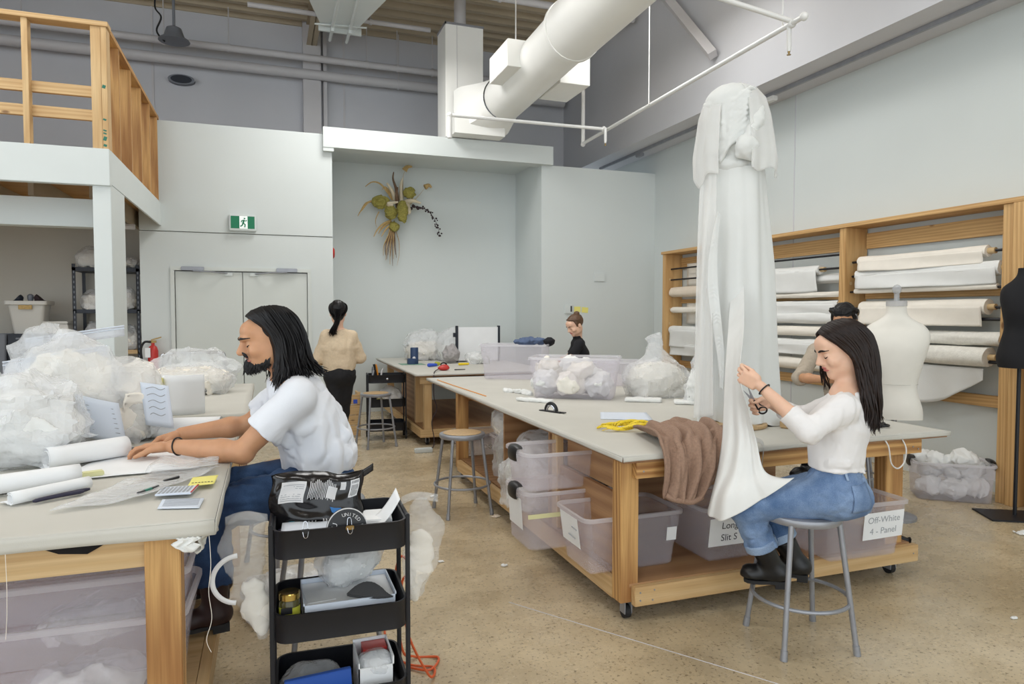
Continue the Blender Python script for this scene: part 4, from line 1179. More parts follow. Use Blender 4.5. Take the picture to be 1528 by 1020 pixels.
def boot(par, name, heel, toe, up_to, mat, w_=.046, sole='rubber', shaft=.055):
    h, t, a = np.array(heel, float), np.array(toe, float), np.array(up_to, float)
    d = unit(t-h); S = SDF()
    S.cone(h+V3(0, 0, .045)+d*.02, h+d*.16+V3(0, 0, .035), .042, .040, .03)
    S.cone(h+d*.16+V3(0, 0, .035), t-d*.035+V3(0, 0, .030), .042, .032, .03)
    S.cone(h+d*.045+V3(0, 0, .06), a, .044, shaft, .04)
    S.plane(tuple(h+V3(0, 0, .012)), (d[2]*-d[0], d[2]*-d[1], -1))
    box_cut(S, a, unit(a-(h+d*.045)), (.1, .1, .08))
    o = obj(name, S.mesh(name, .005), mat, par)
    l = unit(np.cross((0, 0, 1), d)); g = G()
    out = [(0, .034), (.03, .040), (.09, .034), (.15, .043), (.20, .044), (.235, .034), (.255, .015)]
    Ls = np.linalg.norm(t-h)/.262
    poly = [h+d*(x-.008)*Ls+l*y for x, y in out]+[h+d*(x-.008)*Ls-l*y for x, y in reversed(out)]
    n = len(poly); vs = [tuple(p+V3(0, 0, .0)) for p in poly]+[tuple(p+V3(0, 0, .016)) for p in poly]
    obj('sole', G().add(vs, [tuple(range(n-1, -1, -1)), tuple(range(n, 2*n))]+[(i, (i+1) % n, (i+1) % n+n, i+n) for i in range(n)]), sole, o)
    hb_ = [h+d*(x-.008)*Ls+l*y for x, y in ((0, .032), (.07, .036))]+[h+d*(x-.008)*Ls-l*y for x, y in ((.07, .036), (0, .032))]
    vs = [tuple(p-V3(0, 0, .02)) for p in hb_]+[tuple(p) for p in hb_]
    obj('heel', G().add(vs, [(3, 2, 1, 0), (4, 5, 6, 7), (0, 1, 5, 4), (1, 2, 6, 5), (2, 3, 7, 6), (3, 0, 4, 7)]), sole, o)
    return o
# ---------------------------------------------------------------- the man in the white tee
def man():
    p = person('man with long black hair and beard in a white tee at the work table', (.2, 3.15, .70))
    hc = V3(.006, 3.09, 1.440); yd = (-1, -.14); Rm = head_frame(yd, R(13)); sc = 1.06
    Lsh, Lel, Lwr = V3(.115, 2.925, 1.215), V3(-.105, 2.935, .992), V3(-.375, 3.10, 1.003)
    Rsh, Rel, Rwr = V3(.10, 3.29, 1.215), V3(-.09, 3.40, 1.03), V3(-.37, 3.36, 1.012)
    B = SDF()
    head_sdf(B, hc, Rm, sc, True)
    B.cone(V3(.095, 3.11, 1.26), hc+Rm@V3(-.03, 0, -.06), .064, .058, .03)
    B.chain([V3(.215, 3.15, .80), V3(.195, 3.14, .93), V3(.15, 3.12, 1.09), V3(.10, 3.11, 1.22)], [.125, .115, .125, .10], .04, ((0, 1, 0), 1.25))
    for sh, el, wr in ((Lsh, Lel, Lwr), (Rsh, Rel, Rwr)):
        B.cone(sh, V3(.10, 3.11, 1.23), .06, .07, .04)
        limb(B, sh, el, .056, .052, .042, .03, .45); limb(B, el, wr, .043, .045, .028, .02, .28)
        B.ell(el+V3(.012, 0, -.008), (.034, .034, .034), .02)
    hand_sdf(B, Lwr+V3(-.01, .004, 0), (-.93, .36, -.10), (-.05, -.10, -.3+.35), (.0, .12, -1), (.22, .45, .35), 1.06, thumb=(.8, .35, .35))
    hand_sdf(B, Rwr+V3(-.01, 0, 0), (-.9, -.30, -.22), (-.35, -.9, .1), (-.1, .1, -1), (.35, .5, .4), 1.06, thumb=(.8, .5, .3))
    for y, kn, an in ((3.05, V3(-.25, 2.985, .735), V3(-.215, 2.95, .40)), (3.25, V3(-.27, 3.30, .735), V3(-.23, 3.30, .40))):
        limb(B, V3(.20, y, .785), kn, .085, .08, .055, .03); limb(B, kn, an, .052, .05, .035, .03)
    body = obj('body', B.mesh('body', .0038), 'skin_tan', p)
    face_parts(body, B, hc, Rm, sc, 'lip', 'hair_black')
    # tee
    T = SDF()
    T.chain([V3(.215, 3.15, .79), V3(.205, 3.145, .93), V3(.155, 3.12, 1.09), V3(.105, 3.11, 1.215)], [.150, .140, .140, .098], .05, ((0, 1, 0), 1.22))
    T.ell((.255, 3.14, .95), (.09, .16, .12), .06)
    for sh, el in ((Lsh, Lel), (Rsh, Rel)):
        T.cone(sh+V3(.005, 0, -.006), V3(.10, 3.11, 1.225), .062, .080, .05)
        d = unit(el-sh); e = sh+d*.205
        T.cone(sh, e+d*.05, .064, .080, .045)
        box_cut(T, e, d, (.105, .105, .07), .003)
        T.cone(e-d*.02, e+d*.1, .060, .062, .004, sub=True)
    T.cone(V3(.09, 3.11, 1.26), V3(.05, 3.10, 1.38), .072, .085, .006, sub=True)
    T.plane((.2, 3.1, .858), (.05, 0, -1))
    T.disp(folds(.015, 17, 4, (1, .8, .5)))
    ts = obj('tshirt', T.mesh('tshirt', .006), 'tshirt', p)
    obj('collar', tb(arc((0, 0, 0), .069, 0, 2*math.pi, 28), .007, 6, cap=False).xf(Matrix.Translation((.078, 3.108, 1.283)) @ Matrix.Rotation(R(-30), 4, 'Y')), 'tshirt', ts)
    # jeans
    Jn = SDF()
    Jn.ell((.225, 3.15, .79), (.155, .19, .098), .04)
    for y, kn, an in ((3.05, V3(-.25, 2.985, .755), V3(-.215, 2.95, .47)), (3.25, V3(-.27, 3.30, .755), V3(-.23, 3.30, .47))):
        Jn.cone(V3(.20, y, .800), kn, .108, .084, .05); Jn.cone(kn, an, .082, .074, .04)
        box_cut(Jn, an, (0, 0, -1), (.11, .11, .06), .003)
    Jn.plane((.2, 3.1, .895), (0, 0, 1))
    Jn.disp(folds(.014, 17, 8))
    jn = obj('jeans', Jn.mesh('jeans', .007), 'denim_dark', p)
    boot(p, 'boot', (-.17, 2.955, .292), (-.40, 2.93, .292), (-.215, 2.95, .478), 'leather_brown', shaft=.058)
    boot(p, 'boot', (-.185, 3.30, .292), (-.42, 3.29, .292), (-.23, 3.30, .478), 'leather_brown', shaft=.058)
    # bracelet
    bp = Lwr+V3(.022, -.008, 0)
    obj('bracelet', tb(arc((0, 0, 0), .036, 0, 2*math.pi, 24), .0032, 6, cap=False).xf(Matrix.Translation(tuple(bp)) @ Matrix.Rotation(R(-32), 4, 'Z') @ Matrix.Rotation(R(82), 4, 'Y')), 'black_plastic', p)
    # hair
    Hc = SDF(); L = lambda f, s, u: hc+Rm@(np.array([f, s, u])*sc)
    Hc.ell(L(-.020, 0, .034), np.array((.100, .078, .086))*sc, .02, Rm)
    Hc.ell(L(-.055, 0, -.045), np.array((.062, .072, .10))*sc, .04, Rm)
    Hc.box(L(.120, 0, -.06), np.array((.072, .2, .116))*sc, .012, .02, Rm, True)
    hair = obj('hair', Hc.mesh('hair', .006), 'hair_black', p)
    gf = guide_frame(hc, Rm, yd, sc)
    for s in (1, -1):
        gl = [[(.064, .004*s, .110), (.048, .050*s, .094), (.004, .080*s, .035), (-.014, .088*s, -.05), (-.010, .090*s, -.12), (-.006, .084*s, -.185)],
              [(.040, .004*s, .124), (.024, .068*s, .088), (-.014, .092*s, .0), (-.026, .096*s, -.08), (-.026, .096*s, -.14), (-.006, .088*s, -.215)],
              [(0, .004*s, .132), (-.004, .080*s, .094), (-.030, .100*s, 0), (-.045, .104*s, -.08), (-.055, .104*s, -.13), (-.048, .104*s, -.175)],
              [(-.05, .004*s, .127), (-.062, .072*s, .088), (-.085, .088*s, 0), (-.098, .092*s, -.07), (-.112, .094*s, -.12), (-.125, .098*s, -.158)],
              [(-.085, .003*s, .112), (-.106, .045*s, .072), (-.122, .060*s, 0), (-.135, .064*s, -.06), (-.158, .064*s, -.11), (-.195, .064*s, -.150)],
              [(-.10, .0, .098), (-.126, .012*s, .05), (-.135, .02*s, -.01), (-.150, .03*s, -.07), (-.180, .04*s, -.115), (-.228, .045*s, -.150)]]
        locks('hair_locks', hair, 'hair_black', [[gf(*q) for q in c] for c in gl], 520 if s > 0 else 200, .0046, .0045, .005, seed=5+s, sides=5)
    bd = []
    for s in (1, 0, -1):
        bd.append([[(.006+.05*k, (.066-.05*k)*s, -.05-.03*k), (.012+.058*k, (.066-.048*k)*s, -.08-.028*k), (.014+.058*k, (.060-.044*k)*s, -.100-.022*k), (.010+.054*k, .050*s*(1-k*.6), -.116-.024*k)] for k in (0, .5, 1)])
    gl = [bd[0][0], bd[0][1], bd[0][2], [(.088, 0, -.080), (.092, 0, -.102), (.088, 0, -.120), (.080, 0, -.138)], bd[2][2], bd[2][1], bd[2][0]]
    locks('beard', hair, 'hair_black', [[gf(*q) for q in c] for c in gl], 520, .0023, .0032, .003, seed=9, sides=4, pts=4)
    gl = [[(.108, s*.003, -.040), (.106, s*.016, -.046), (.094, s*.028, -.058), (.082, s*.033, -.074)] for s in (1, -1)]
    for s in (0, 1):
        locks('moustache', hair, 'hair_black', [[gf(*q) for q in gl[s]], [gf(q[0]-.002, q[1], q[2]-.007) for q in gl[s]]], 40, .0019, .0012, .001, seed=11+s, sides=5, pts=3)
    return p
man()
# ---------------------------------------------------------------- the woman cutting the cloth
def woman():
    p = person('woman with long dark hair in white top and jeans cutting cloth on a stool', (2.40, 2.48, .62))
    e = V3(-.707, .707, 0); nr = V3(-.707, -.707, 0); UP = V3(0, 0, 1)
    hc = V3(2.487, 2.447, 1.384); yd = (-.93, .36); Rm = head_frame(yd, R(20)); sc = 1.03
    Lsh, Lel, Lwr = V3(2.385, 2.325, 1.135), V3(2.215, 2.345, 1.035), V3(2.112, 2.535, 1.218)
    Rsh, Rel, Rwr = V3(2.60, 2.535, 1.135), V3(2.485, 2.695, 1.03), V3(2.305, 2.70, 1.112)
    pel, wai, che, nkb = V3(2.465, 2.435, .74), V3(2.462, 2.440, .88), V3(2.482, 2.440, 1.04), V3(2.505, 2.430, 1.19)
    B = SDF(); head_sdf(B, hc, Rm, sc, False)
    B.cone(nkb, hc+Rm@V3(-.03, 0, -.06), .047, .047, .03)
    fl = (tuple(nr), 1.3)
    B.chain([pel, wai, che, nkb-UP*.04], [.11, .09, .10, .075], .04, fl)
    for sh, el, wr in ((Lsh, Lel, Lwr), (Rsh, Rel, Rwr)):
        B.cone(sh, nkb-UP*.02, .045, .05, .04); limb(B, sh, el, .044, .042, .035, .03, .4); limb(B, el, wr, .036, .037, .0235, .02, .3)
    # left hand pinches the cloth edge, right hand holds the scissors
    hand_sdf(B, Lwr+V3(-.006, .008, .004), (-.50, .62, .42), (-.35, .30, .95), (.5, .75, -.3), (.55, .5, .3), .97, thumb=(.9, .25, .45),
             extra=[(.55, .55, .3), (.7, .6, .35), (.85, .7, .4), (1.0, .7, .4)])
    hand_sdf(B, Rwr+V3(-.008, .002, 0), (-.93, .10, -.10), (-.10, -.1, .98), (-.1, -.95, .0), (.5, .6, .4), .97, thumb=(.9, .2, .5),
             extra=[(.45, .6, .4), (.6, .7, .4), (.75, .8, .4), (.85, .8, .4)])
    hips = (pel+nr*.085, pel-nr*.085)
    kn = (V3(2.118, 2.645, .640), V3(2.290, 2.745, .635)); an = (V3(2.264, 2.618, .315), V3(2.432, 2.643, .315))
    for i in range(2):
        limb(B, hips[i], kn[i], .075, .07, .05, .03); limb(B, kn[i], an[i], .05, .048, .034, .03)
    body = obj('body', B.mesh('body', .0038), 'skin_fair', p)
    face_parts(body, B, hc, Rm, sc, 'lip_pink', 'hair_dark')
    T = SDF()
    T.chain([wai-UP*.03, wai+UP*.06, che, nkb-UP*.05], [.119, .112, .118, .080], .04, fl)
    T.ell(tuple(che+e*.055-UP*.005), (.075, .075, .065), .05)
    for sh, el, wr in ((Lsh, Lel, Lwr), (Rsh, Rel, Rwr)):
        T.cone(sh, nkb-UP*.035, .054, .055, .04)
        T.cone(sh, el, .056, .050, .03)
        d = unit(wr-el); q = el+d*(.115); T.cone(el, q+d*.03, .053, .045, .02); box_cut(T, q, d, (.06, .06, .045), .003)
    T.ell(tuple(nkb+UP*.045+e*.02), (.105, .105, .062), .008, None, True)
    T.plane(tuple(wai-UP*.035), (0, 0, -1))
    T.disp(folds(.012, 20, 14, (1, 1, .6)))
    obj('long_sleeved_top', T.mesh('top', .0055), 'top_white', p)
    Jn = SDF()
    Jn.chain([pel-UP*.01, wai-UP*.03], [.118, .105], .04, fl)
    Jn.ell(tuple(pel-e*.03-UP*.035), (.125, .125, .085), .05)
    for i in range(2):
        Jn.cone(hips[i]-UP*.012, kn[i], .098, .074, .045)
        d = unit(an[i]-kn[i]); q = kn[i]+d*.215
        Jn.cone(kn[i], q, .072, .068, .04); box_cut(Jn, q-d*.005, d, (.1, .1, .07), .003)
    Jn.plane(tuple(wai+UP*.002), (0, 0, 1)); Jn.plane((2.4, 2.4, .6215), (0, 0, 1)) if False else None
    Jn.disp(folds(.011, 19, 18))
    jn = obj('jeans', Jn.mesh('jeans', .0055), 'denim_light', p)
    for i in range(2):
        d = unit(an[i]-kn[i]); q = kn[i]+d*.205
        Cf = SDF(); Cf.cone(q-d*.03, q+d*.035, .076, .076, .004); box_cut(Cf, q+d*.022, d, (.1, .1, .08)); box_cut(Cf, q-d*.02, -d, (.1, .1, .08))
        obj('cuff', Cf.mesh('cuff', .005), 'denim_cuff', jn)
    # back pocket and belt loops follow the cloth
    def patch(name, c0, nrm, ru, uv, mat, lift):
        nrm, ru = unit(nrm), unit(ru); uv_ = np.cross(nrm, ru)
        O = [c0+nrm*.06+ru*a+uv_*b for b in np.linspace(uv[2], uv[3], 9) for a in np.linspace(uv[0], uv[1], 9)]
        P = Jn.cast(O, -nrm, lift)
        return obj(name, G().add([tuple(q) for q in P], [(j*9+i, j*9+i+1, j*9+i+10, j*9+i+9) for j in range(8) for i in range(8)]), mat, jn, solid=.003)
    pn = unit(nr*.8-e*.6); pu = unit(e*.8+nr*.6)
    patch('back_pocket', pel+pn*.12-UP*.005-pu*.01, pn, pu, (-.055, .055, -.06, .06), 'denim_light', .006)
    for k in (-.06, .05):
        patch('belt_loop', wai-UP*.045+pn*.11+pu*k, pn, pu, (-.005, .005, -.02, .02), 'denim_cuff', .007)
    # boots rest on the ring of the stool
    boot(p, 'boot', (2.315, 2.588, .262), (2.150, 2.700, .255), (2.212, 2.631, .435), 'leather_black', shaft=.056)
    boot(p, 'boot', (2.470, 2.615, .262), (2.345, 2.745, .255), (2.382, 2.678, .435), 'leather_black', shaft=.056)
    d = unit(Lwr-Lel)
    a = unit(np.cross(d, (0, 0, 1))); b = np.cross(d, a)
    obj('bracelet', tb([tuple(Lwr-d*.02+(a*math.cos(t)+b*math.sin(t))*.030) for t in np.linspace(0, 2*math.pi, 25)], .0034, 6, cap=False), 'black_plastic', p)
    # hair
    L = lambda f, s, u: hc+Rm@(np.array([f, s, u])*sc)
    Hc = SDF(); Hc.ell(L(-.020, 0, .034), np.array((.100, .078, .086))*sc, .02, Rm)
    Hc.ell(L(-.06, 0, -.05), np.array((.060, .072, .12))*sc, .04, Rm)
    Hc.box(L(.120, 0, -.06), np.array((.070, .2, .116))*sc, .012, .02, Rm, True)
    hair = obj('hair', Hc.mesh('hair', .006), 'hair_dark', p)
    gf = guide_frame(hc, Rm, yd, sc)
    for s in (1, -1):
        x = 0 if s > 0 else .02
        gl = [[(.068, -.012, .106), (.064, .050*s, .082), (.024, .080*s, .025), (-.016, .090*s, -.04), (-.045, .096*s, -.13), (-.055, .105*s, -.21), (-.05, .105*s, -.28)],
              [(.040, -.012, .122), (.034, .070*s, .084), (-.004, .092*s, .0), (-.036, .098*s, -.08), (-.055, .105*s, -.17), (-.07, .112*s, -.26), (-.07, .110*s, -.35)],
              [(0, -.010, .131), (-.012, .078*s, .094), (-.042, .096*s, 0), (-.065, .098*s, -.09), (-.085, .100*s, -.19), (-.10, .100*s, -.28), (-.10, .095*s, -.37)],
              [(-.05, -.008, .127), (-.066, .068*s, .088), (-.092, .082*s, 0), (-.108, .084*s, -.09), (-.120, .080*s, -.19), (-.128, .075*s, -.28), (-.125, .07*s, -.36)],
              [(-.085, -.004, .112), (-.107, .040*s, .068), (-.124, .050*s, 0), (-.136, .052*s, -.08), (-.145, .050*s, -.18), (-.148, .045*s, -.27), (-.14, .04*s, -.34)],
              [(-.10, 0, .098), (-.126, .010*s, .05), (-.136, .014*s, -.01), (-.146, .016*s, -.09), (-.155, .016*s, -.18), (-.155, .014*s, -.26), (-.15, .01*s, -.33)]]
        locks('hair_locks', hair, 'hair_dark', [[gf(*q) for q in c] for c in gl], 560 if s > 0 else 260, .0048, .005, .006, seed=31+s, sides=5)
    gl = [[(.062, -.05, .085), (.070, -.074, .02), (.055, -.080, -.06), (.045, -.085, -.13), (.03, -.09, -.19)], [(.05, -.06, .085), (.055, -.084, .02), (.035, -.09, -.06), (.02, -.095, -.14), (-.0, -.10, -.22)]]
    locks('hair_locks', hair, 'hair_dark', [[gf(*q) for q in c] for c in gl], 16, .004, .005, .006, seed=39)
    obj('earring', G().ball(tuple(L(-.0, .088, -.058)), .0045, 8, 6), 'chrome', p)
    # scissors in the right hand
    sc_ = thing('scissors', 'black handled dressmaking scissors open on the cloth edge', 'scissors', (2.21, 2.70, 1.11))
    o = V3(2.203, 2.695, 1.128)
    for sgn, tipv in ((1, V3(-.035, .0, .075)), (-1, V3(-.055, .004, .052))):
        tp = o+tipv; d = unit(tipv); w_ = unit(np.cross(d, (0, 1, 0)))*.009
        hd = o-d*.035+unit(w_)*sgn*-.012
        bl = obj('blade', G().add([tuple(o+w_), tuple(o-w_), tuple(tp), tuple(o+w_+V3(0, .003, 0)), tuple(o-w_+V3(0, .003, 0)), tuple(tp+V3(0, .003, 0))], [(0, 1, 2), (5, 4, 3), (0, 3, 4, 1), (1, 4, 5, 2), (2, 5, 3, 0)]), 'metal_grey', sc_)
        hpt = o+V3(.055, .0, -.020*sgn-.028)
        obj('handle', tb([tuple(o)]+[tuple(hpt+V3(.024*math.cos(t), .0, .016*math.sin(t))) for t in np.linspace(math.pi, 3*math.pi, 20)], .0045, 6), 'black_plastic', sc_)
    return p
woman()

# ---------------------------------------------------------------- people further back
def simple_person(label, base, hc, yd, pitch, sc, joints, skin, top, topr, legs, legmat, sleeve, hairfn, seed, vox=.007, male=False, lips='lip', hairm='hair_black', flat=(1, 0, 0), topz=None, cuff_r=.04, turtle=False, shoes=None):
    p = person(label, base); Rm = head_frame(yd, pitch); hc = np.array(hc, float)
    pel, wai, che, nkb = [np.array(q, float) for q in joints['spine']]
    B = SDF(); head_sdf(B, hc, Rm, sc, male)
    B.cone(nkb, hc+Rm@V3(-.03, 0, -.06), .048, .048, .03)
    B.chain([pel, wai, che, nkb-V3(0, 0, .04)], [.10, .085, .095, .07], .04, (flat, 1.3))
    for sh, el, wr, hd, th, pa in joints['arms']:
        sh, el, wr = [np.array(q, float) for q in (sh, el, wr)]
        B.cone(sh, nkb-V3(0, 0, .03), .042, .05, .04); limb(B, sh, el, .042, .04, .034, .03); limb(B, el, wr, .036, .037, .025, .02)
        hand_sdf(B, wr, hd, th, pa, (.3, .4, .3), .97)
    for hp, kn, an in legs: limb(B, hp, kn, .07, .066, .05, .03); limb(B, kn, an, .05, .047, .034, .03)
    body = obj('body', B.mesh('body', vox*.75), skin, p)
    face_parts(body, B, hc, Rm, sc, lips, hairm)
    T = SDF(); T.chain([wai-V3(0, 0, .10), wai+V3(0, 0, .02), che, nkb-V3(0, 0, .05)], [topr, topr*.96, topr*1.02, topr*.72], .05, (flat, 1.32))
    for sh, el, wr, hd, th, pa in joints['arms']:
        sh, el, wr = [np.array(q, float) for q in (sh, el, wr)]
        T.cone(sh, nkb-V3(0, 0, .035), .056, .055, .04)
        if sleeve < 1:
            d = unit(el-sh); q = sh+(el-sh)*sleeve; T.cone(sh, q+d*.03, .057, .055, .03); box_cut(T, q, d, (.07, .07, .05), .003)
        else:
            d = unit(wr-el); q = el+(wr-el)*(sleeve-1); T.cone(sh, el, .060, .058, .03); T.cone(el, q+d*.03, .056, .046, .02); box_cut(T, q, d, (.07, .07, .05), .003)
    if turtle: T.cone(nkb-V3(0, 0, .02), nkb+(hc-nkb)*.38, .058, .053, .02); box_cut(T, nkb+(hc-nkb)*.36, hc-nkb, (.1, .1, .05))
    else: T.ell(tuple(nkb+V3(0, 0, .05)), (.075, .075, .05), .008, None, True)
    if topz: T.plane((pel[0], pel[1], topz), (0, 0, -1))
    T.disp(folds(.0065, 11, seed)); obj('sweater' if sleeve > 1 else 'top', T.mesh('top', vox), top, p)
    Jn = SDF(); Jn.ell(tuple(pel), (.15, .15, .12), .05); Jn.chain([pel, wai-V3(0, 0, .02)], [.115, .105], .04, (flat, 1.25))
    for hp, kn, an in legs:
        Jn.cone(hp, kn, .092, .064, .05); Jn.cone(kn, an, .062, .048, .03); box_cut(Jn, an, unit(np.array(an)-np.array(kn)), (.09, .09, .05), .003)
    Jn.plane(tuple(wai), (0, 0, 1)); Jn.disp(folds(.006, 12, seed+2))
    obj('trousers', Jn.mesh('trousers', vox), legmat, p)
    for h_, t_, u_, m_ in shoes or (): boot(p, 'shoe', h_, t_, u_, m_, sole='sneaker' if m_ == 'sneaker' else 'rubber', shaft=.048)
    hairfn(p, hc, Rm, yd, sc, guide_frame(hc, Rm, yd, sc))
    return p
def cap_hair(p, hc, Rm, sc, mat, cut_f=.120, grow=.004, vox=.007, nape=True):
    L = lambda f, s, u: hc+Rm@(np.array([f, s, u])*sc); H = SDF()
    H.ell(L(-.020, 0, .036), np.array((.104+grow, .080+grow, .088+grow))*sc, .02, Rm)
    if nape: H.ell(L(-.055, 0, -.03), np.array((.055, .062, .075))*sc, .04, Rm)
    H.box(L(cut_f, 0, -.06), np.array((.074, .2, .118))*sc, .012, .02, Rm, True)
    H.disp(folds(.004, 30, 3, (1, 1, .3)))
    return obj('hair', H.mesh('hair', vox), mat, p)
# woman seen from behind at the far table
def hair3(p, hc, Rm, yd, sc, gf):
    h = cap_hair(p, hc, Rm, sc, 'hair_black', grow=.008)
    gl = [[(-.10, .05*s, .05), (-.125, .035*s, .0), (-.135, .02*s, -.06), (-.135, .012*s+.015, -.12), (-.13, .02*s+.045, -.19), (-.12, .02*s+.065, -.235)] for s in (1, .3, -.3, -1)]
    locks('ponytail', h, 'hair_black', [[gf(*q) for q in c] for c in gl], 140, .007, .006, .005, seed=51, sides=5)
    gl = [[(.03, .0, .125), (-.01, s*.075, .09), (-.05, s*.092, .03), (-.09, s*.07, -.02), (-.125, s*.03, -.06)] for s in (1, .5, -.5, -1)]
    locks('hair_locks', h, 'hair_black', [[gf(*q) for q in c] for c in gl], 160, .006, .004, .002, seed=52, sides=5)
simple_person('woman with black ponytail in beige sweater and black trousers seen from behind', (.72, 7.42, 0), (.705, 7.43, 1.558), (.12, 1), R(8), 1.0,
    dict(spine=[(.715, 7.41, .90), (.712, 7.41, 1.02), (.712, 7.41, 1.18), (.71, 7.41, 1.36)],
         arms=[((.585, 7.41, 1.315), (.495, 7.44, 1.075), (.56, 7.64, 1.02), (.3, 1, 0), (.2, 0, 1), (1, 0, 0)), ((.84, 7.41, 1.31), (.935, 7.45, 1.07), (.88, 7.65, 1.04), (-.3, 1, 0), (-.2, 0, 1), (-1, 0, 0))]),
    'skin_fair', 'sweater_beige', .122, [((.65, 7.41, .88), (.68, 7.38, .50), (.735, 7.37, .125)), ((.78, 7.42, .88), (.755, 7.48, .50), (.74, 7.62, .10))], 'trouser_black', 1.75, hair3, 61, topz=.93,
    shoes=[((.74, 7.30, .045), (.75, 7.54, .022), (.735, 7.37, .13), 'sneaker'), ((.74, 7.56, .022), (.74, 7.81, .022), (.74, 7.62, .11), 'sneaker')])
# woman in black behind the cutting table
def hair5(p, hc, Rm, yd, sc, gf):
    h = cap_hair(p, hc, Rm, sc, 'hair_brown', nape=False)
    L = lambda f, s, u: tuple(hc+Rm@(np.array([f, s, u])*sc))
    S = SDF(); S.ell(L(-.080, 0, .105), (.040, .040, .036), .02, Rm); S.disp(folds(.006, 40, 2)); obj('bun', S.mesh('bun', .006), 'hair_brown', h)
    gl = [[(.066, s*.02, .10), (.03, s*.07, .085), (-.02, s*.088, .06), (-.06, s*.06, .09), (-.085, s*.01, .105)] for s in (1, .5, -.5, -1)]
    locks('hair_locks', h, 'hair_brown', [[gf(*q) for q in c] for c in gl], 150, .0055, .004, .002, seed=72, sides=5)
stool('stool', 'steel stool under the woman in the black top', .62, False, (3.70, 7.80, 0), R(20))
simple_person('woman with brown bun in a black high-necked top looking down', (3.68, 7.80, .62), (3.585, 7.70, 1.405), (-.9, -.16), R(28), 1.05,
    dict(spine=[(3.68, 7.80, .72), (3.68, 7.79, .86), (3.67, 7.77, 1.02), (3.645, 7.74, 1.21)],
         arms=[((3.58, 7.57, 1.165), (3.44, 7.53, .99), (3.36, 7.62, .93), (-1, .4, -.1), (0, -.5, .8), (.5, 1, 0)), ((3.76, 7.92, 1.165), (3.62, 8.0, .98), (3.40, 7.90, .93), (-1, -.4, -.1), (0, .5, .8), (.3, -1, 0))]),
    'skin_fair', 'knit_black', .125, [((3.66, 7.70, .74), (3.30, 7.62, .72), (3.30, 7.62, .33)), ((3.68, 7.90, .74), (3.33, 7.95, .72), (3.33, 7.95, .33))], 'trouser_black', .75, hair5, 81, turtle=True, hairm='hair_brown', lips='lip_pink', flat=(.3, 1, 0), topz=.80,
    shoes=[((3.35, 7.62, .252), (3.11, 7.60, .252), (3.30, 7.62, .345), 'leather_black'), ((3.38, 7.95, .252), (3.14, 7.95, .252), (3.33, 7.95, .345), 'leather_black')])
# helper leaning on the table behind the woman
def hair4(p, hc, Rm, yd, sc, gf):
    h = cap_hair(p, hc, Rm, sc, 'hair_black', grow=.01)
    gl = [[(.075, s*.03, .10), (.05, s*.06, .115), (.0, s*.085, .10), (-.05, s*.09, .05), (-.09, s*.07, -.01)] for s in (1, .6, .2, -.2, -.6, -1)]
    locks('hair_locks', h, 'hair_black', [[gf(*q) for q in c] for c in gl], 260, .0065, .006, .004, seed=92, sides=5)
    obj('hair_clip', tb([gf(.02, .088, .07), gf(.0, .092, .045), gf(-.01, .094, .02)], .004, 6), 'metal_grey', h)
stool('stool', 'steel stool under the dark haired helper in taupe', .62, False, (4.52, 4.34, 0), R(40))
simple_person('person with short black hair in taupe sweater leaning behind the seated woman', (4.52, 4.34, .62), (4.325, 4.235, 1.49), (-.75, -.55), R(30), 1.05,
    dict(spine=[(4.50, 4.33, .74), (4.49, 4.32, .90), (4.44, 4.29, 1.08), (4.375, 4.26, 1.28)],
         arms=[((4.40, 4.06, 1.23), (4.13, 3.88, 1.03), (3.93, 3.84, .95), (-1, -.1, -.2), (0, -.5, .8), (.3, 1, -.4)), ((4.24, 4.44, 1.24), (3.93, 4.27, 1.045), (3.90, 3.98, 1.06), (.1, -1, .1), (-.6, 0, .8), (1, 0, 0))]),
    'skin_tan', 'sweater_taupe', .14, [((4.50, 4.23, .76), (4.12, 4.05, .74), (4.12, 4.05, .33)), ((4.44, 4.43, .76), (4.05, 4.30, .74), (4.05, 4.30, .33))], 'trouser_black', 1.12, hair4, 95, male=True, flat=(-.59, .8, 0), topz=.80,
    shoes=[((4.17, 4.05, .252), (3.93, 4.02, .252), (4.12, 4.05, .345), 'leather_black'), ((4.10, 4.30, .252), (3.86, 4.28, .252), (4.05, 4.30, .345), 'leather_black')])
# ================================================================ gown, garments and bags
def crumple(amp, sc, seed):
    """sharp creases of crushed cloth or film"""
    def fn(P):
        W = P+.045*np.stack([vnoise(P, 7, seed+1), vnoise(P, 7, seed+2), vnoise(P, 7, seed+3)], -1)
        a = np.abs(vnoise(W, sc, seed)); b = np.abs(vnoise(W[:, [2, 0, 1]], sc*2.1, seed+4)); c = np.abs(vnoise(W[:, [1, 2, 0]], sc*4.3, seed+5))
        return amp*(a*1.9-.55+b*1.0-.3+c*.5-.15)
    return fn
gw = thing('gown_on_stand', 'tall white gown gathered over a padded bust standing on the cutting table', 'gown', (2.80, 3.60, .852))
obj('base_board', G().lathe([(.02, 0), (.20, 0), (.205, .006), (.205, .02), (.2, .026), (.02, .026)], (2.72, 3.52, .853), 32), 'seat_board', gw)
obj('pole', tb([(2.80, 3.60, .88), (2.80, 3.60, 2.6)], .02, 10), 'metal_grey', gw)
IR = np.array([.794, -.607, 0]); DV = np.array([.607, .794, 0])      # the gown's broad side and its depth
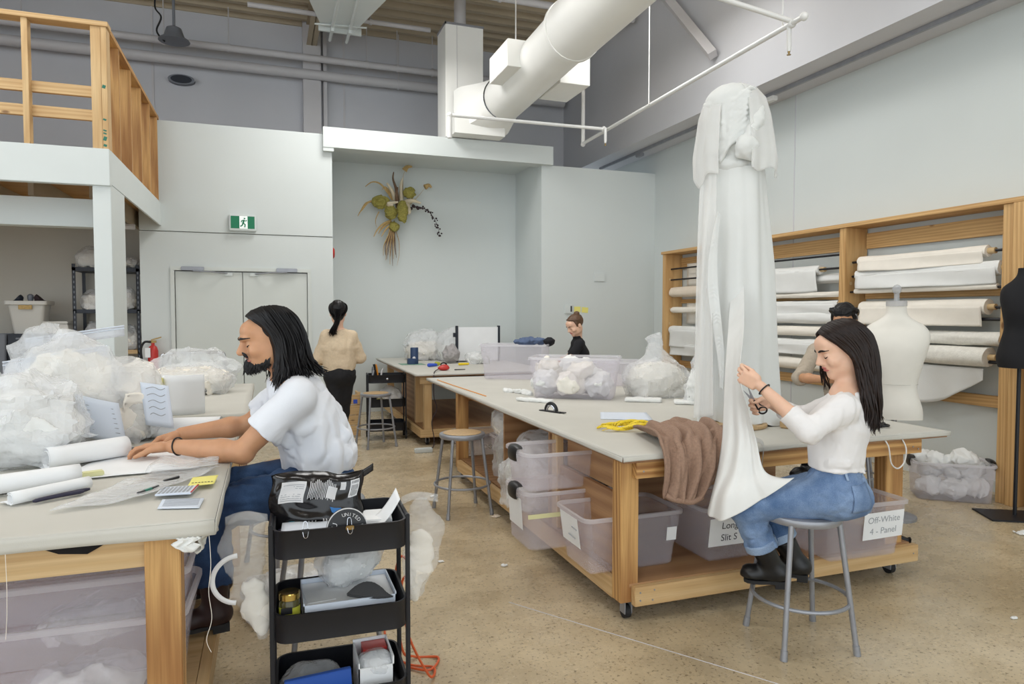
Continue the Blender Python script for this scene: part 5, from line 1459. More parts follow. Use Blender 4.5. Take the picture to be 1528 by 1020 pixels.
def skirt(u, v):
    a = 2*math.pi*u; z = 2.44-1.57*v
    rx = .172+.075*v**.8; ry = .15+.075*v**.8
    am = .005+.016*v
    fo = am*(math.sin(a*5+1.8*math.sin(v*2.1)+.6)+.7*math.sin(a*8+1.3+v*1.5)+.3*math.sin(a*13+v*2))
    fo += .010*n1((math.cos(a)*2.5, math.sin(a)*2.5, z*1.5), 1.5, 3)
    c = np.array([2.765+.04*v, 3.59+.01*v, z+.015*math.sin(a*5)*v])
    return tuple(c+IR*(rx+fo)*math.cos(a)+DV*(ry+fo)*math.sin(a))
obj('skirt', G().grid(skirt, 150, 60, wrap=True), 'gown_cloth', gw, ang=180)
S = SDF(); c0 = np.array([2.755, 3.585, 0])
at = lambda r, d, z: tuple(c0+IR*r+DV*d+V3(0, 0, z))
S.ell(at(0, 0, 2.68), (.175, .165, .27), .05); S.ell(at(-.02, -.02, 2.83), (.165, .155, .135), .04); S.ell(at(0, 0, 2.46), (.160, .145, .07), .03)
for k in range(9):                       # broad pleats wrapped from the right shoulder to the left waist
    t_ = k/8
    S.chain([at(.135-.02*t_, .0, 2.91-.20*t_), at(.085-.03*t_, -.135-.025*math.sin(t_*3), 2.90-.25*t_), at(-.01-.02*t_, -.172, 2.82-.26*t_), at(-.09+.01*t_, -.145, 2.72-.24*t_), at(-.135+.02*t_, -.05, 2.64-.19*t_)], [.008, .013, .0145, .013, .008], .004)
for k in range(6):                        # steep pleats on the left
    S.chain([at(-.035-.018*k, -.06+.012*k, 2.935-.012*k), at(-.065-.022*k, -.155+.018*k, 2.84), at(-.07-.020*k, -.165+.018*k, 2.70), at(-.05-.020*k, -.155+.016*k, 2.52)], [.008, .012, .012, .008], .004)
S.ell(at(.075, -.175, 2.545), (.075, .060, .075), .010); S.chain([at(.09, -.17, 2.62), at(.13, -.15, 2.70), at(.14, -.10, 2.78)], [.035, .04, .03], .012)
S.chain([at(.03, -.18, 2.50), at(.10, -.17, 2.49), at(.15, -.11, 2.52)], [.025, .032, .03], .010)
S.disp(lambda P: .004*(.5-np.abs(vnoise(P*[1, 1, 1.6]+.03*vnoise(P, 6, 2)[:, None], 15, 4))*2)+.0015*(.4-np.abs(vnoise(P, 40, 7))))
obj('gathered_bodice', S.mesh('bodice', .007), 'gown_cloth', gw)
def flap(pts_l, pts_r, name, mat, amp, seed, nu=22, nv=50, parent=gw):
    Lp = smooth_path(pts_l, 8); Rp = smooth_path(pts_r, 8); n = min(len(Lp), len(Rp))
    def fn(u, v):
        i = min(int(v*(n-1)), n-2); f = v*(n-1)-i
        a = Lp[i].lerp(Lp[i+1], f); b = Rp[i].lerp(Rp[i+1], f); p = a.lerp(b, u)
        w = amp*(math.sin(u*9+v*3+seed)+.5*math.sin(u*17+seed*2+v*5))*(.3+.7*v)
        return (p.x-DV[0]*w, p.y-DV[1]*w, p.z+.3*w)
    return obj(name, G().grid(fn, nu, nv), mat, parent, solid=.002, ang=180)
def shawl(a0, a1, zb, seed, grow=0.0):
    """sheer cloth laid over one side of the bust like a cape"""
    zs = [2.965, 2.93, 2.86, 2.76, 2.64, 2.52, zb]; rs_ = [.05, .125, .182, .212, .226+grow*.6, .240+grow, .232+grow]
    def fn(u, v):
        a = R(a0+(a1-a0)*u); k = min(int(v*6), 5); f = v*6-k
        z = zs[k]*(1-f)+zs[k+1]*f; r = rs_[k]*(1-f)+rs_[k+1]*f
        edge = math.sin(math.pi*u)
        r += .007*v*(math.sin(a*9+seed+2*v)+.6*math.sin(a*17+seed*2))+.004
        z += (-.05*edge+.03*math.sin(u*9+seed))*v**3
        return at(r*math.cos(a), r*.92*math.sin(a), z)
    obj('sheer_drape', G().grid(fn, 34, 40), 'sheer', gw, solid=.002, ang=180)
shawl(178, 248, 2.40, 1, .0); shawl(-68, 18, 2.44, 4, .012)
flap([at(-.19, -.08, 2.52), at(-.205, -.12, 2.2), at(-.215, -.14, 1.6), at(-.22, -.15, .90)], [at(-.10, -.17, 2.48), at(-.10, -.20, 2.1), at(-.11, -.235, 1.6), at(-.10, -.25, .93)], 'sheer_panel', 'sheer', .012, 2.5, nu=26)
# ruched seam down the sheer panel
def ruche(u, v):
    z = 2.16-1.05*v; x = -.085-.03*math.sin(v*5)
    w = .030*(.35+.65*math.sin(math.pi*min(1, v*1.05)))
    k = (u-.5)*2
    rip = .0045*(1-abs(k))*math.sin(z*170+3.5*math.sin(z*41)+k*2.6*math.sin(z*23))*(.35+.65*n1((z*14, 0, 0), 1, 5))
    return at(x+k*w, -.226-.028*v-.010*(1-abs(k))-rip, z-.020*abs(k))
obj('ruched_seam', G().grid(ruche, 13, 200), 'gown_cloth', gw, ang=180)
# the train pulled over the table edge to the woman's hands
rows = [[(2.72, 3.56, 2.2), (2.73, 3.54, 2.2), (2.74, 3.53, 2.2)], [(2.69, 3.51, 1.78), (2.715, 3.485, 1.78), (2.74, 3.465, 1.78)], [(2.57, 3.375, 1.48), (2.54, 3.26, 1.48), (2.47, 3.11, 1.48)], [(2.374, 3.142, 1.226), (2.228, 2.863, 1.246), (2.072, 2.632, 1.268)], [(2.261, 3.0, 1.046), (2.173, 2.777, 1.073), (2.113, 2.616, 1.09)], [(2.185, 2.906, .906), (2.133, 2.704, .939), (2.159, 2.613, .947)], [(2.115, 2.849, .767), (2.085, 2.660, .807), (2.175, 2.578, .821)], [(2.075, 2.836, .651), (2.020, 2.630, .703), (2.205, 2.500, .800)], [(2.060, 2.845, .575), (2.005, 2.615, .600), (2.245, 2.462, .806)]]
cols = [smooth_path([r[i] for r in rows], 8) for i in range(3)]
def train(u, v):
    n = len(cols[0]); k = min(int(v*(n-1)), n-2); f = v*(n-1)-k
    a, b, c = [q[k].lerp(q[k+1], f) for q in cols]
    p = a*(1-u)*(1-2*u)+b*4*u*(1-u)+c*u*(2*u-1)
    w = .02*max(0, min(1, (v-.28)/.4))*(math.sin(u*13+1.5*v)+.5*math.sin(u*23+4*v+1))*(1 if u < .8 else .4)
    return (p.x-.7*w, p.y-.7*w, p.z)
obj('train', G().grid(train, 40, 70), 'cloth_white', gw, solid=.002, ang=180)
obj('ribbon', tb(smooth_path([(2.50, 3.05, .865), (2.46, 2.93, .86), (2.445, 2.915, .78), (2.43, 2.91, .70), (2.40, 2.92, .66)]), .012, 6, flat=.12), 'cloth_white', gw)
# ---------------------------------------------------------------- brown knit sweater over the table edge
sw = thing('knit_sweater', 'brown knit sweater slung over the near corner of the cutting table', 'sweater', (2.1, 3.1, .852))
pth = smooth_path([(3.50, .872, 0), (3.34, .895, 0), (3.16, .900, 0), (3.01, .898, 0), (2.925, .885, 0), (2.885, .82, 0), (2.872, .74, 0), (2.868, .67, 0), (2.866, .625, 0)], 8)
def knit(x_top, x_edge, x_bot, amp, seed, vmax=1.0, nf=3.0):
    n = len(pth)
    def fn(u, v):
        t = v*vmax*(n-1); k = min(int(t), n-2); f = t-k
        q = pth[k].lerp(pth[k+1], f); tg = (pth[k+1]-pth[k]).normalized(); vv = v*vmax
        lo_ = x_top[0]*(1-vv/.5)+x_edge[0]*vv/.5 if vv < .5 else x_edge[0]*(1-(vv-.5)/.5)+x_bot[0]*(vv-.5)/.5
        hi_ = x_top[1]*(1-vv/.5)+x_edge[1]*vv/.5 if vv < .5 else x_edge[1]*(1-(vv-.5)/.5)+x_bot[1]*(vv-.5)/.5
        w = amp*(1+math.sin(u*nf*6.28+seed+1.6*math.sin(vv*4+seed))+.5*math.sin(u*nf*11+vv*7+seed*2)+.5*n1((u*5, vv*5, seed), 1.4, int(seed)))
        return (lo_+(hi_-lo_)*u+.010*n1((u*4, vv*6, 3), 1.2, 2), q.x-max(0, -tg.y)*w, q.y+max(0, -tg.x)*max(w, -.01)+.0)
    return fn
obj('body', G().grid(knit((2.14, 2.50), (1.90, 2.20), (1.88, 2.03), .018, 1.0), 60, 70), 'knit_brown', sw, solid=.012, ang=180)
obj('sleeve', G().grid(knit((2.00, 2.28), (1.82, 1.97), (1.81, 1.90), .016, 3.0, .93, 1.6), 34, 60), 'knit_brown', sw, solid=.014, ang=180)
obj('cuff', tb(smooth_path([(1.815, 2.846, .665), (1.85, 2.835, .645), (1.90, 2.838, .632), (1.96, 2.836, .622), (2.02, 2.842, .640)], 5), .014, 10), 'knit_brown', sw)
S = SDF(); S.chain([(2.20, 3.06, .895), (2.32, 3.12, .892), (2.42, 3.22, .888)], [.034, .034, .026], .02); S.ell((2.16, 3.28, .895), (.14, .10, .035), .03); S.chain([(2.05, 3.30, .895), (2.2, 3.36, .91), (2.36, 3.34, .895)], [.03, .04, .03], .02)
S.disp(crumple(.010, 9, 5)); S.plane((0, 0, .8535), (0, 0, -1)); obj('rolled_sleeve', S.mesh('sleeve', .006), 'knit_brown', sw)
# ---------------------------------------------------------------- bags
def facet(me):
    me.polygons.foreach_set('use_smooth', np.zeros(len(me.polygons), bool)); return me
def bag(label, c, r, seed, content='cloth_scrap', fill=.72, neck=None, vox=.012, group=None, fold=.02, seal=None, name='plastic_bag', flatb=True, cc=None, cfold=.022, cs=13):
    c = np.array(c, float); r = np.array(r, float)
    t = thing(name, label, 'bag', tuple(c), 0, group)
    F = SDF(); F.ell(tuple(c+V3(0, 0, r[2]*.92)), tuple(r), .05); F.box(tuple(c+V3(0, 0, r[2]*.5)), tuple(r*np.array([.62, .62, .45])), r.min()*.28, .05)
    if neck is not None:
        n = np.array(neck, float); F.cone(tuple(c+V3(0, 0, r[2]*1.5)), tuple(n), min(r[0], r[1])*.65, min(r[0], r[1])*.45, .05, ((0, 1, 0), .5))
    F.plane(tuple(c), (0, 0, -1)); F.disp(crumple(fold*1.5, 6.5, seed))
    obj('film', facet(F.mesh('film', vox*2.1, pad=.06)), 'bag_plastic', t)
    if content:
        q = SDF(); rr = r*np.array([.88, .88, fill])
        q.ell(tuple(c+V3(0, 0, rr[2]*.9)), tuple(rr), .05); q.box(tuple(c+V3(0, 0, rr[2]*.5)), tuple(rr*np.array([.6, .6, .42])), rr.min()*.25, .05)
        q.plane(tuple(c+V3(0, 0, .004)), (0, 0, -1)); q.disp(crumple(cfold*1.35, cs*.75, seed+50))
        obj('contents', q.mesh('contents', vox, pad=.05), content, t)
    if seal:
        a, b, hh = np.array(seal[0], float), np.array(seal[1], float), seal[2]
        g = G().grid(lambda u, v: tuple(a+(b-a)*u+V3(0, .012*math.sin(u*7)*1, -hh*v)), 16, 4)
        sl = obj('zip_seal', g, 'bag_seal', t, solid=.003)
        for k in (0, .25):
            obj('zip_ridge', tb([tuple(a+(b-a)*u+V3(0, .012*math.sin(u*7)-.003, -hh*k)) for u in np.linspace(0, 1, 10)], .003, 5), 'paper_blue', sl)
    return t
# heap on the near left table
bag('bulging clear bag of white cloth slumped at the front of the heap', (-.98, 3.22, .952), (.30, .20, .19), 1, 'cloth_white', .78, fold=.03)
b_ = bag('tall clear zip bag of cloth standing behind the slumped bag', (-.86, 3.60, .952), (.27, .13, .25), 2, 'cloth_scrap', .9, neck=(-.86, 3.62, 1.42), seal=((-1.10, 3.58, 1.335), (-.70, 3.60, 1.40), .06))
lb_ = obj('printed_slip', G().grid(lambda u, v: (-.80+.17*u+.03*v, 3.45-.02*math.sin(3*u), 1.20-.19*v-.05*u), 8, 8), 'paper_blue', b_, solid=.002)
for k in range(6): obj('print_line', tb([(-.755+.005*k, 3.434, 1.15-.022*k), (-.65+.005*k, 3.437, 1.125-.022*k)], .0015, 4), 'ink_faint', b_)
bag('clear zip bag with folded cream garments next to the standing white folder', (-.62, 3.64, .952), (.15, .12, .21), 3, 'cloth_cream', .95, neck=(-.63, 3.68, 1.28), cfold=.03, cs=10)
bag('low clear bag lying at the far left edge of the heap', (-1.32, 3.45, .952), (.22, .25, .13), 4, 'cloth_white', .8)
bag('second tall zip bag leaning at the back of the heap', (-.98, 3.78, .952), (.2, .09, .28), 5, 'cloth_white', .7, neck=(-.92, 3.8, 1.44), seal=((-1.06, 3.74, 1.43), (-.66, 3.78, 1.49), .05))
# labelled sheet on the cream bag
ls = obj('paper_note', G().grid(lambda u, v: (-.555+.12*u+.02*v, 3.52-.02*u, 1.235-.20*v-.02*u), 8, 8), 'paper_blue', solid=.002)
tag(ls, 'handwritten pale blue sheet propped against the cream garment bag', 'paper')
for k in range(5): obj('handwriting', tb(smooth_path([(-.53+.014*k*.3, 3.505, 1.205-.03*k), (-.50, 3.503, 1.212-.03*k), (-.47, 3.498, 1.198-.03*k), (-.45, 3.497, 1.205-.03*k)], 4), .0016, 4), 'ink_faint', ls)
# second table
bag('clear bag of cream garments lying on the second table', (-.56, 5.62, .952), (.33, .22, .11), 6, 'cloth_cream', .9, cfold=.03)
bag('shiny clear bag leaning on the chrome chair back', (-.55, 6.05, .952), (.34, .14, .17), 7, 'cloth_white', .6)
bag('flat clear bag at the left end of the second table', (-1.62, 5.2, .952), (.35, .3, .09), 8, 'cloth_cream', .85)
# cutting table
bag('clear bag of cream fabric scraps on the cutting table', (3.08, 5.0, .852), (.30, .20, .17), 9, 'cloth_scrap', .88, neck=(3.12, 5.1, 1.30), cfold=.016, cs=24)
bag('narrow clear bag of white cloth just left of the gown', (3.16, 4.45, .852), (.12, .12, .20), 10, 'cloth_white', .8, neck=(3.2, 4.5, 1.28))
# below the cutting table
bag('clear bag of white garments bulging from the shelf behind the latched tubs', (1.83, 4.48, .196), (.27, .30, .27), 11, 'cloth_white', .85, fold=.03, neck=None)
bag('clear bag of white bundles in the far bay of the shelf', (1.96, 5.22, .196), (.22, .22, .24), 12, 'cloth_white', .8)
bag('clear bag piled over the lower tub of the far bay', (2.02, 5.58, .50), (.2, .2, .13), 13, 'cloth_cream', .8)
# far table
bag('hazy clear bag nearest the end wall on the far table', (2.25, 10.15, .852), (.34, .30, .24), 14, 'cloth_cream', .6, vox=.016)
bag('tall hazy clear bag in the middle of the far table', (2.62, 9.75, .852), (.30, .26, .26), 15, 'cloth_white', .55, vox=.016)
bag('low white bag beside the framed white board', (2.75, 9.1, .852), (.18, .16, .09), 16, 'cloth_white', .9, vox=.014)
# bags hanging on the ends of the near trolley, one on its middle tray, one on the floor
SHIFT = Matrix.Translation((-.004, -.07, 0))
def hang_bag(label, pts, rs, cpts, crs, seed, content='cloth_scrap', strip=True):
    t = thing('hanging_bag', label, 'bag', tuple(pts[-1]))
    F = SDF(); F.chain(pts, rs, .04, ((0, 1, 0), .4)); F.disp(crumple(.012, 8, seed)); obj('film', facet(F.mesh('film', .013, pad=.05)), 'bag_thin', t)
    q = SDF(); q.chain(cpts, crs, .03, ((0, 1, 0), .4)); q.disp(crumple(.012, 14, seed+9)); obj('contents', q.mesh('contents', .007, pad=.04), content, t)
    if strip: obj('zip_seal', G().grid(lambda u, v: (pts[0][0]-.07+.14*u, pts[0][1]+.015*math.sin(5*u), pts[0][2]+.045-.03*v+.012*math.sin(3*u)), 14, 4), 'bag_thin', t, solid=.003)
    return t
hang_bag('clear bag with cream cloth hanging on the trolley end towards the work table', [(-.075, 2.64, .79), (-.085, 2.63, .70), (-.06, 2.62, .56), (-.025, 2.61, .42)], [.07, .075, .062, .026], [(-.055, 2.62, .58), (-.045, 2.62, .50), (-.025, 2.61, .43)], [.035, .042, .022], 3)
hang_bag('clear bag with pale cloth hanging on the open end of the trolley', [(.55, 2.66, .80), (.565, 2.66, .70), (.55, 2.66, .58), (.525, 2.66, .44)], [.055, .075, .065, .022], [(.555, 2.66, .66), (.545, 2.66, .56), (.525, 2.66, .45)], [.05, .05, .018], 5, 'cloth_cream')
bag('grey white plastic bag slumped on the middle tray of the trolley', (.30, 2.765, .512), (.13, .055, .10), 21, 'cloth_white', .7, vox=.008, fold=.014, cfold=.012)
SHIFT = None
bag('flat white bag on the floor beneath the tall stool', (.10, 3.75, .002), (.26, .2, .10), 22, 'cloth_white', .8)
rg_ = obj('curved_strip', G().grid(lambda u, v: (-.10+(.080+.016*v)*math.cos(R(95+165*u)), 2.47+.03*u, .64+(.080+.016*v)*math.sin(R(95+165*u))), 28, 3), 'paper', solid=.003)
tag(rg_, 'curved white boning strip sticking out of the trolley bag', 'strip')
# contents of the milky tub on the cutting table and of others
def lump(name, label, cat, c, r, mat, seed, group=None, vox=.010, fold=.022, cs=12):
    q = SDF(); q.ell(tuple(c), tuple(r), .03); q.disp(crumple(fold*1.3, cs*.8, seed))
    return tag(obj(name, q.mesh(name, vox, pad=.05), mat), label, cat, group)
cs_, sn_ = math.cos(R(-32)), math.sin(R(-32))
for k, (u, v, z, ru, rz) in enumerate(((-.24, -.08, .98, .11, .10), (-.02, -.1, .97, .13, .10), (.20, -.08, .98, .12, .11), (-.14, .08, 1.0, .14, .12), (.12, .08, 1.0, .14, .12), (-.25, .05, 1.10, .11, .08), (.0, .0, 1.12, .13, .07), (.06, -.08, 1.08, .11, .08))):
    lump('cloth_piece', 'crumpled white cloth piece packed in the milky tub', 'cloth', (2.42+u*cs_-v*sn_, 5.18+u*sn_+v*cs_, z), (ru, .10, rz), ('cloth_white', 'cloth_scrap')[k % 2], 60+k, 'cloth pieces in the milky tub')
cs6, sn6 = math.cos(R(-39)), math.sin(R(-39))
for k, (u, v, z) in enumerate(((-.16, -.05, .10), (.02, -.06, .09), (.17, -.04, .11), (-.14, .07, .21), (.05, .06, .22), (.17, .05, .24), (-.08, -.02, .31), (.09, -.02, .33), (-.19, .03, .32))):
    lump('garment_bundle', 'white garment bundle stuffed into the latched tub by the rack', 'garment', (5.40+u*cs6-v*sn6, 4.13+u*sn6+v*cs6, z), (.11, .09, .075), 'cloth_white', 80+k, 'garments in the tub by the rack')
lump('bagged_bundle', 'white bagged bundle at the bottom of the nested tubs', 'bundle', (-.56, 2.50, .36), (.17, .12, .07), 'cloth_white', 90)
bag('bag of white cloth inside the nested tubs under the work table', (-.55, 2.56, .515), (.17, .12, .05), 23, 'cloth_white', .8, vox=.01)
lump('folded_jeans', 'folded faded denim lying over the rim of the far milky tub', 'jeans', (2.68, 6.93, 1.245), (.20, .09, .035), 'denim_folded', 91)
lump('black_glove', 'black glove shaped bundle beside the folded denim', 'glove', (2.86, 6.80, 1.245), (.055, .05, .05), 'knit_black', 92, vox=.007, fold=.012)
lump('grey_fabric_fold', 'grey folded fabric leaning beside the framed white board', 'fabric', (2.42, 9.28, .985), (.12, .10, .13), 'grey_fabric', 93)
# bags on the metal shelving
for k, (x, z, rx, rz, lab) in enumerate(((-2.13, 2.135, .14, .15, 'round clear bag on top of the metal shelving near the post'), (-1.70, 2.135, .15, .07, 'flat crinkled bag on top of the metal shelving by the wall end'), (-2.10, 1.605, .13, .13, 'clear bag on the upper middle shelf near the post'), (-1.74, 1.605, .15, .16, 'boxy white bag on the upper middle shelf by the wall end'), (-2.10, 1.085, .12, .19, 'tall clear bag on the lower shelf near the post'), (-1.72, 1.085, .16, .17, 'wide grey white bag on the lower shelf by the wall end'))):
    bag(lab, (x, 10.12, z), (rx, .18, rz), 40+k, 'cloth_cream', .75, vox=.014)
# ================================================================ dress forms
def form_rings(c, prof, ax, n=40):
    """prof: (z, half width, half depth, forward shift); ax: unit vector of the broad side"""
    ax = np.array([ax[0], ax[1], 0]); ax /= np.linalg.norm(ax); dp = np.array([ax[1], -ax[0], 0]); R_ = []
    P = smooth_path([(q[1], q[2], q[0]) for q in prof], 6); Fw = smooth_path([(q[3], 0, 0) for q in prof], 6)
    for p, f in zip(P, Fw):
        ring = []
        for k in range(n):
            a = 2*math.pi*k/n; ca, sa = math.cos(a), math.sin(a)
            e = .86
            q = np.array([c[0], c[1], p.z])+ax*p.x*math.copysign(abs(ca)**e, ca)+dp*(p.y*math.copysign(abs(sa)**e, sa)+f.x)
            ring.append(tuple(q))
        R_.append(ring)
    return loft(R_)
df = thing('dress_form', 'white linen dress form with clear knob behind the seated woman', 'mannequin', (4.46, 3.87, 0))
FX, FY = 4.46, 3.87
bd_ = obj('torso', form_rings((FX, FY), [(.76, .19, .125, 0), (.84, .185, .125, 0), (.955, .152, .105, 0), (1.03, .150, .105, 0), (1.17, .18, .12, .01), (1.295, .213, .125, .015), (1.39, .223, .11, .005), (1.455, .19, .085, 0), (1.505, .114, .071, 0), (1.545, .074, .062, 0), (1.60, .068, .059, 0)], (.755, -.656)), 'form_linen', df)
obj('waist_seam', tb([tuple(np.array([FX, FY, 1.02])+np.array([.755, -.656, 0])*.1535*math.cos(a)+np.array([-.656, -.755, 0])*.1075*math.sin(a)) for a in np.linspace(0, 2*math.pi, 41)], .0018, 5, cap=False), 'canvas', bd_)
obj('neck_cap', G().lathe([(.070, 0), (.072, .005), (.072, .040), (.066, .043), (.02, .043)], (FX, FY, 1.602), 24), 'form_clear', df)
obj('knob', G().lathe([(.019, 0), (.019, .045), (.016, .05), (.028, .065), (.032, .085), (.028, .102), (.017, .115), (.004, .119)], (FX, FY, 1.646), 20), 'form_clear', df)
obj('stand', G().lathe([(.17, 0), (.17, .02), (.03, .05), (.02, .06), (.02, .765), (.02, .766)], (FX, FY, 0), 20), 'metal_grey', df)
db = thing('dress_form', 'black dress form on a flat steel base at the end of the rack', 'mannequin', (5.36, 3.57, 0))
bb = obj('torso', form_rings((5.38, 3.54), [(1.14, .165, .14, 0), (1.22, .18, .14, 0), (1.34, .155, .12, 0), (1.44, .135, .11, 0), (1.56, .155, .125, .015), (1.66, .17, .12, .01), (1.74, .155, .10, 0), (1.80, .09, .075, 0), (1.84, .062, .058, 0), (1.89, .056, .052, 0)], (.82, -.57)), 'jersey_black', db)
obj('badge', G().ball((5.325, 3.44, 1.53), (.010, .010, .007), 10, 6), 'gold', bb)
obj('pole', tb([(5.36, 3.565, .010), (5.36, 3.565, 1.15)], .014, 10), 'black_metal', db)
obj('base_plate', bx(5.12, 5.56, 3.40, 3.72, 0, .012, rotm('Z', R(-30))), 'black_metal', db, bevel=.003)
# ================================================================ wall things
ex = thing('exit_sign', 'green and white running man exit sign above the double doors', 'sign', (-.285, YB-.03, 2.63))
obj('housing', bx(-.45, -.12, YB-.075, YB-.0125, 2.625, 2.845), 'paint_white', ex, bevel=.01)
fy = YB-.0765
obj('green_panel', bx(-.43, -.325, fy-.002, fy, 2.655, 2.815), 'exit_green', ex)
obj('green_panel', bx(-.225, -.14, fy-.002, fy, 2.655, 2.815), 'exit_green', ex)
pp = obj('white_panel', bx(-.324, -.226, fy-.002, fy, 2.655, 2.815), 'lit_white', ex)
q = lambda pts, r: tb([(x, fy-.004, z) for x, z in pts], r, 6, flat=.25)
g = G(); g.ball((-.262, fy-.004, 2.785), (.011, .002, .011), 12, 6)
for pts, r in (([(-.270, 2.768), (-.280, 2.725)], .011), ([(-.268, 2.762), (-.245, 2.752), (-.234, 2.765)], .006), ([(-.274, 2.764), (-.298, 2.755), (-.302, 2.735)], .006), ([(-.280, 2.725), (-.256, 2.708), (-.260, 2.672)], .008), ([(-.282, 2.725), (-.292, 2.695), (-.315, 2.682)], .008)): g.tube([(x, fy-.004, z) for x, z in pts], r, 6, flat=.25)
obj('running_figure', g, 'exit_green', ex)
th = thing('thermostat', 'white wall thermostat with dark display by the black topped woman', 'thermostat', (4.42, YB, 1.55))
obj('case', bx(4.33, 4.46, YB-.03, YB, 1.545, 1.69), 'paint_white', th, bevel=.006)
obj('display', bx(4.425, 4.45, YB-.033, YB-.03, 1.575, 1.665), 'ink', th)
for k in range(2):
    tag(obj('sticky_note', bx(4.50+.13*k, 4.61+.13*k, YB-.004, YB-.001, 1.57-.01*k, 1.655-.01*k, rotm('Y', .08*k)), 'note_yellow'), ('yellow sticky note touching the thermostat on the wall', 'yellow sticky note further from the thermostat')[k], 'note')
tag(obj('wall_plate', bx(4.84, 5.02, YB-.02, YB-.001, 2.05, 2.20), 'wall_white', bevel=.004), 'square white cover plate high on the back wall', 'plate')
bl = thing('fire_bell', 'red fire bell on the side wall of the niche', 'bell', (.88, 9.9, 2.4))
obj('gong', G().lathe([(.005, .05), (.06, .045), (.085, .02), (.09, 0), (.01, 0)], n=20).xf(Matrix.Translation((.861, 9.98, 2.40)) @ Matrix.Rotation(R(90), 4, 'Y')), 'red_plastic', bl)
fe = thing('fire_extinguisher', 'fire extinguisher with black hose at the wall end beside the doors', 'extinguisher', (-1.36, 9.55, .7))
obj('cylinder', G().lathe([(.05, 0), (.06, .01), (.06, .34), (.045, .39), (.02, .41), (.02, .44)], (-1.36, 9.60, .74), 20), 'red_plastic', fe)
obj('tag_label', bx(-1.44, -1.38, 9.53, 9.535, 1.0, 1.12), 'paper', fe)
obj('valve', G().box(-1.40, -1.32, 9.585, 9.615, 1.18, 1.21).box(-1.38, -1.26, 9.59, 9.61, 1.225, 1.24, rotm('Y', -.3)), 'brass', fe)
obj('hose', tb(smooth_path([(-1.38, 9.58, 1.19), (-1.45, 9.57, 1.19), (-1.49, 9.57, 1.10), (-1.48, 9.57, .95), (-1.46, 9.57, .85)]), .014, 8), 'rubber', fe)
# ---------------------------------------------------------------- dried flowers on the niche wall
fl = thing('dried_arrangement', 'dried arrangement of green pods, grasses and a berry branch on the niche wall', 'flowers', (1.97, 10.8, 3.3))
W = lambda px, py, d=0: (1.97+(px-595)*.0108, 10.80-d, 3.42-(py-290)*.0108)
for px, py, rx, rz, d, m in ((567, 305, .14, .10, .16, 'dried_green'), (608, 290, .095, .085, .18, 'dried_green'), (597, 318, .085, .175, .22, 'dried_green'), (581, 319, .095, .11, .18, 'dried_green'), (586, 339, .075, .09, .14, 'dried_green')):
    c = W(px, py, d); S = SDF(); S.ell(c, (rx, .08, rz), .03); S.disp(crumple(.02, 14, int(px))); obj('seed_pod', S.mesh('pod', .012), m, fl)
def spray(pts, r, m, name='grass_stem'): obj(name, tb(smooth_path([W(*p) for p in pts], 5), [r*(1-.75*k/(5*(len(pts)-1))) for k in range(5*(len(pts)-1)+1)], 6), m, fl)
for pts, r, m in (([(585, 300, .1), (568, 281, .18), (555, 278, .2), (545, 285, .2)], .02, 'dried_tan'), ([(560, 303, .1), (546, 308, .18), (538, 320, .2), (534, 327, .2)], .018, 'dried_tan'), ([(562, 303, .1), (550, 306, .18), (540, 318, .2), (536, 322, .2)], .018, 'dried_tan'), ([(586, 300, .1), (575, 284, .16), (568, 288, .2)], .02, 'dried_tan'),
                  ([(582, 330, .1), (570, 336, .16), (561, 345, .2), (556, 355, .2)], .022, 'dried_tan'), ([(580, 332, .1), (568, 342, .16), (563, 350, .2)], .022, 'dried_tan'), ([(585, 335, .1), (575, 342, .16), (567, 354, .2)], .024, 'dried_tan'), ([(565, 318, .1), (560, 330, .12), (561, 340, .12)], .01, 'dried_tan'),
                  ([(592, 300, .1), (588, 285, .2), (584, 272, .2), (585, 262, .2)], .03, 'dried_brown'), ([(590, 302, .1), (582, 288, .2), (575, 278, .2)], .045, 'dried_pale'), ([(592, 310, .12), (588, 296, .24), (590, 284, .24)], .038, 'dried_brown'), ([(597, 300, .1), (596, 280, .16), (598, 270, .18)], .04, 'dried_pale'),
                  ([(600, 296, .1), (600, 268, .1), (603, 257, .1)], .006, 'dried_tan'), ([(602, 257, .1), (606, 252, .12), (613, 251, .12)], .05, 'dried_tan'), ([(632, 279, .1), (638, 276, .1), (642, 279, .1)], .045, 'dried_tan'), ([(603, 312, .1), (620, 295, .1), (633, 279, .1)], .005, 'dried_tan'),
                  ([(605, 302, .1), (612, 301, .2), (624, 304, .2)], .05, 'dried_pale'), ([(604, 306, .1), (606, 318, .22), (604, 318, .22)], .06, 'dried_pale'), ([(582, 308, .22), (576, 308, .24), (590, 305, .26)], .05, 'dried_pale')): spray(pts, r, m)
for k in range(12):
    x = 571+k*1.5; spray([(583+k*.4, 332, .1), (578+k*.8, 350, .14), (x, 366, .15), (x+random.uniform(-2, 2), 378+random.uniform(0, 18), .14)], .011, ('dried_brown', 'dried_tan')[k % 3 == 0])
spray([(590, 345, .06), (594, 360, .08), (594, 380, .06), (591, 394, .05)], .006, 'dried_tan')
br = [(608, 310, .1), (622, 309, .16), (634, 314, .18), (644, 325, .18), (650, 340, .18), (653, 349, .18)]
spray(br, .008, 'dark_berry', 'berry_branch')
bp_ = smooth_path([W(*p) for p in br], 9)
for k, p in enumerate(bp_[4:]):
    obj('berry', G().ball((p.x+random.uniform(-.03, .03), p.y, p.z+random.uniform(-.03, .03)), random.uniform(.010, .018) if k > 4 else .024, 8, 6), 'dark_berry', fl)
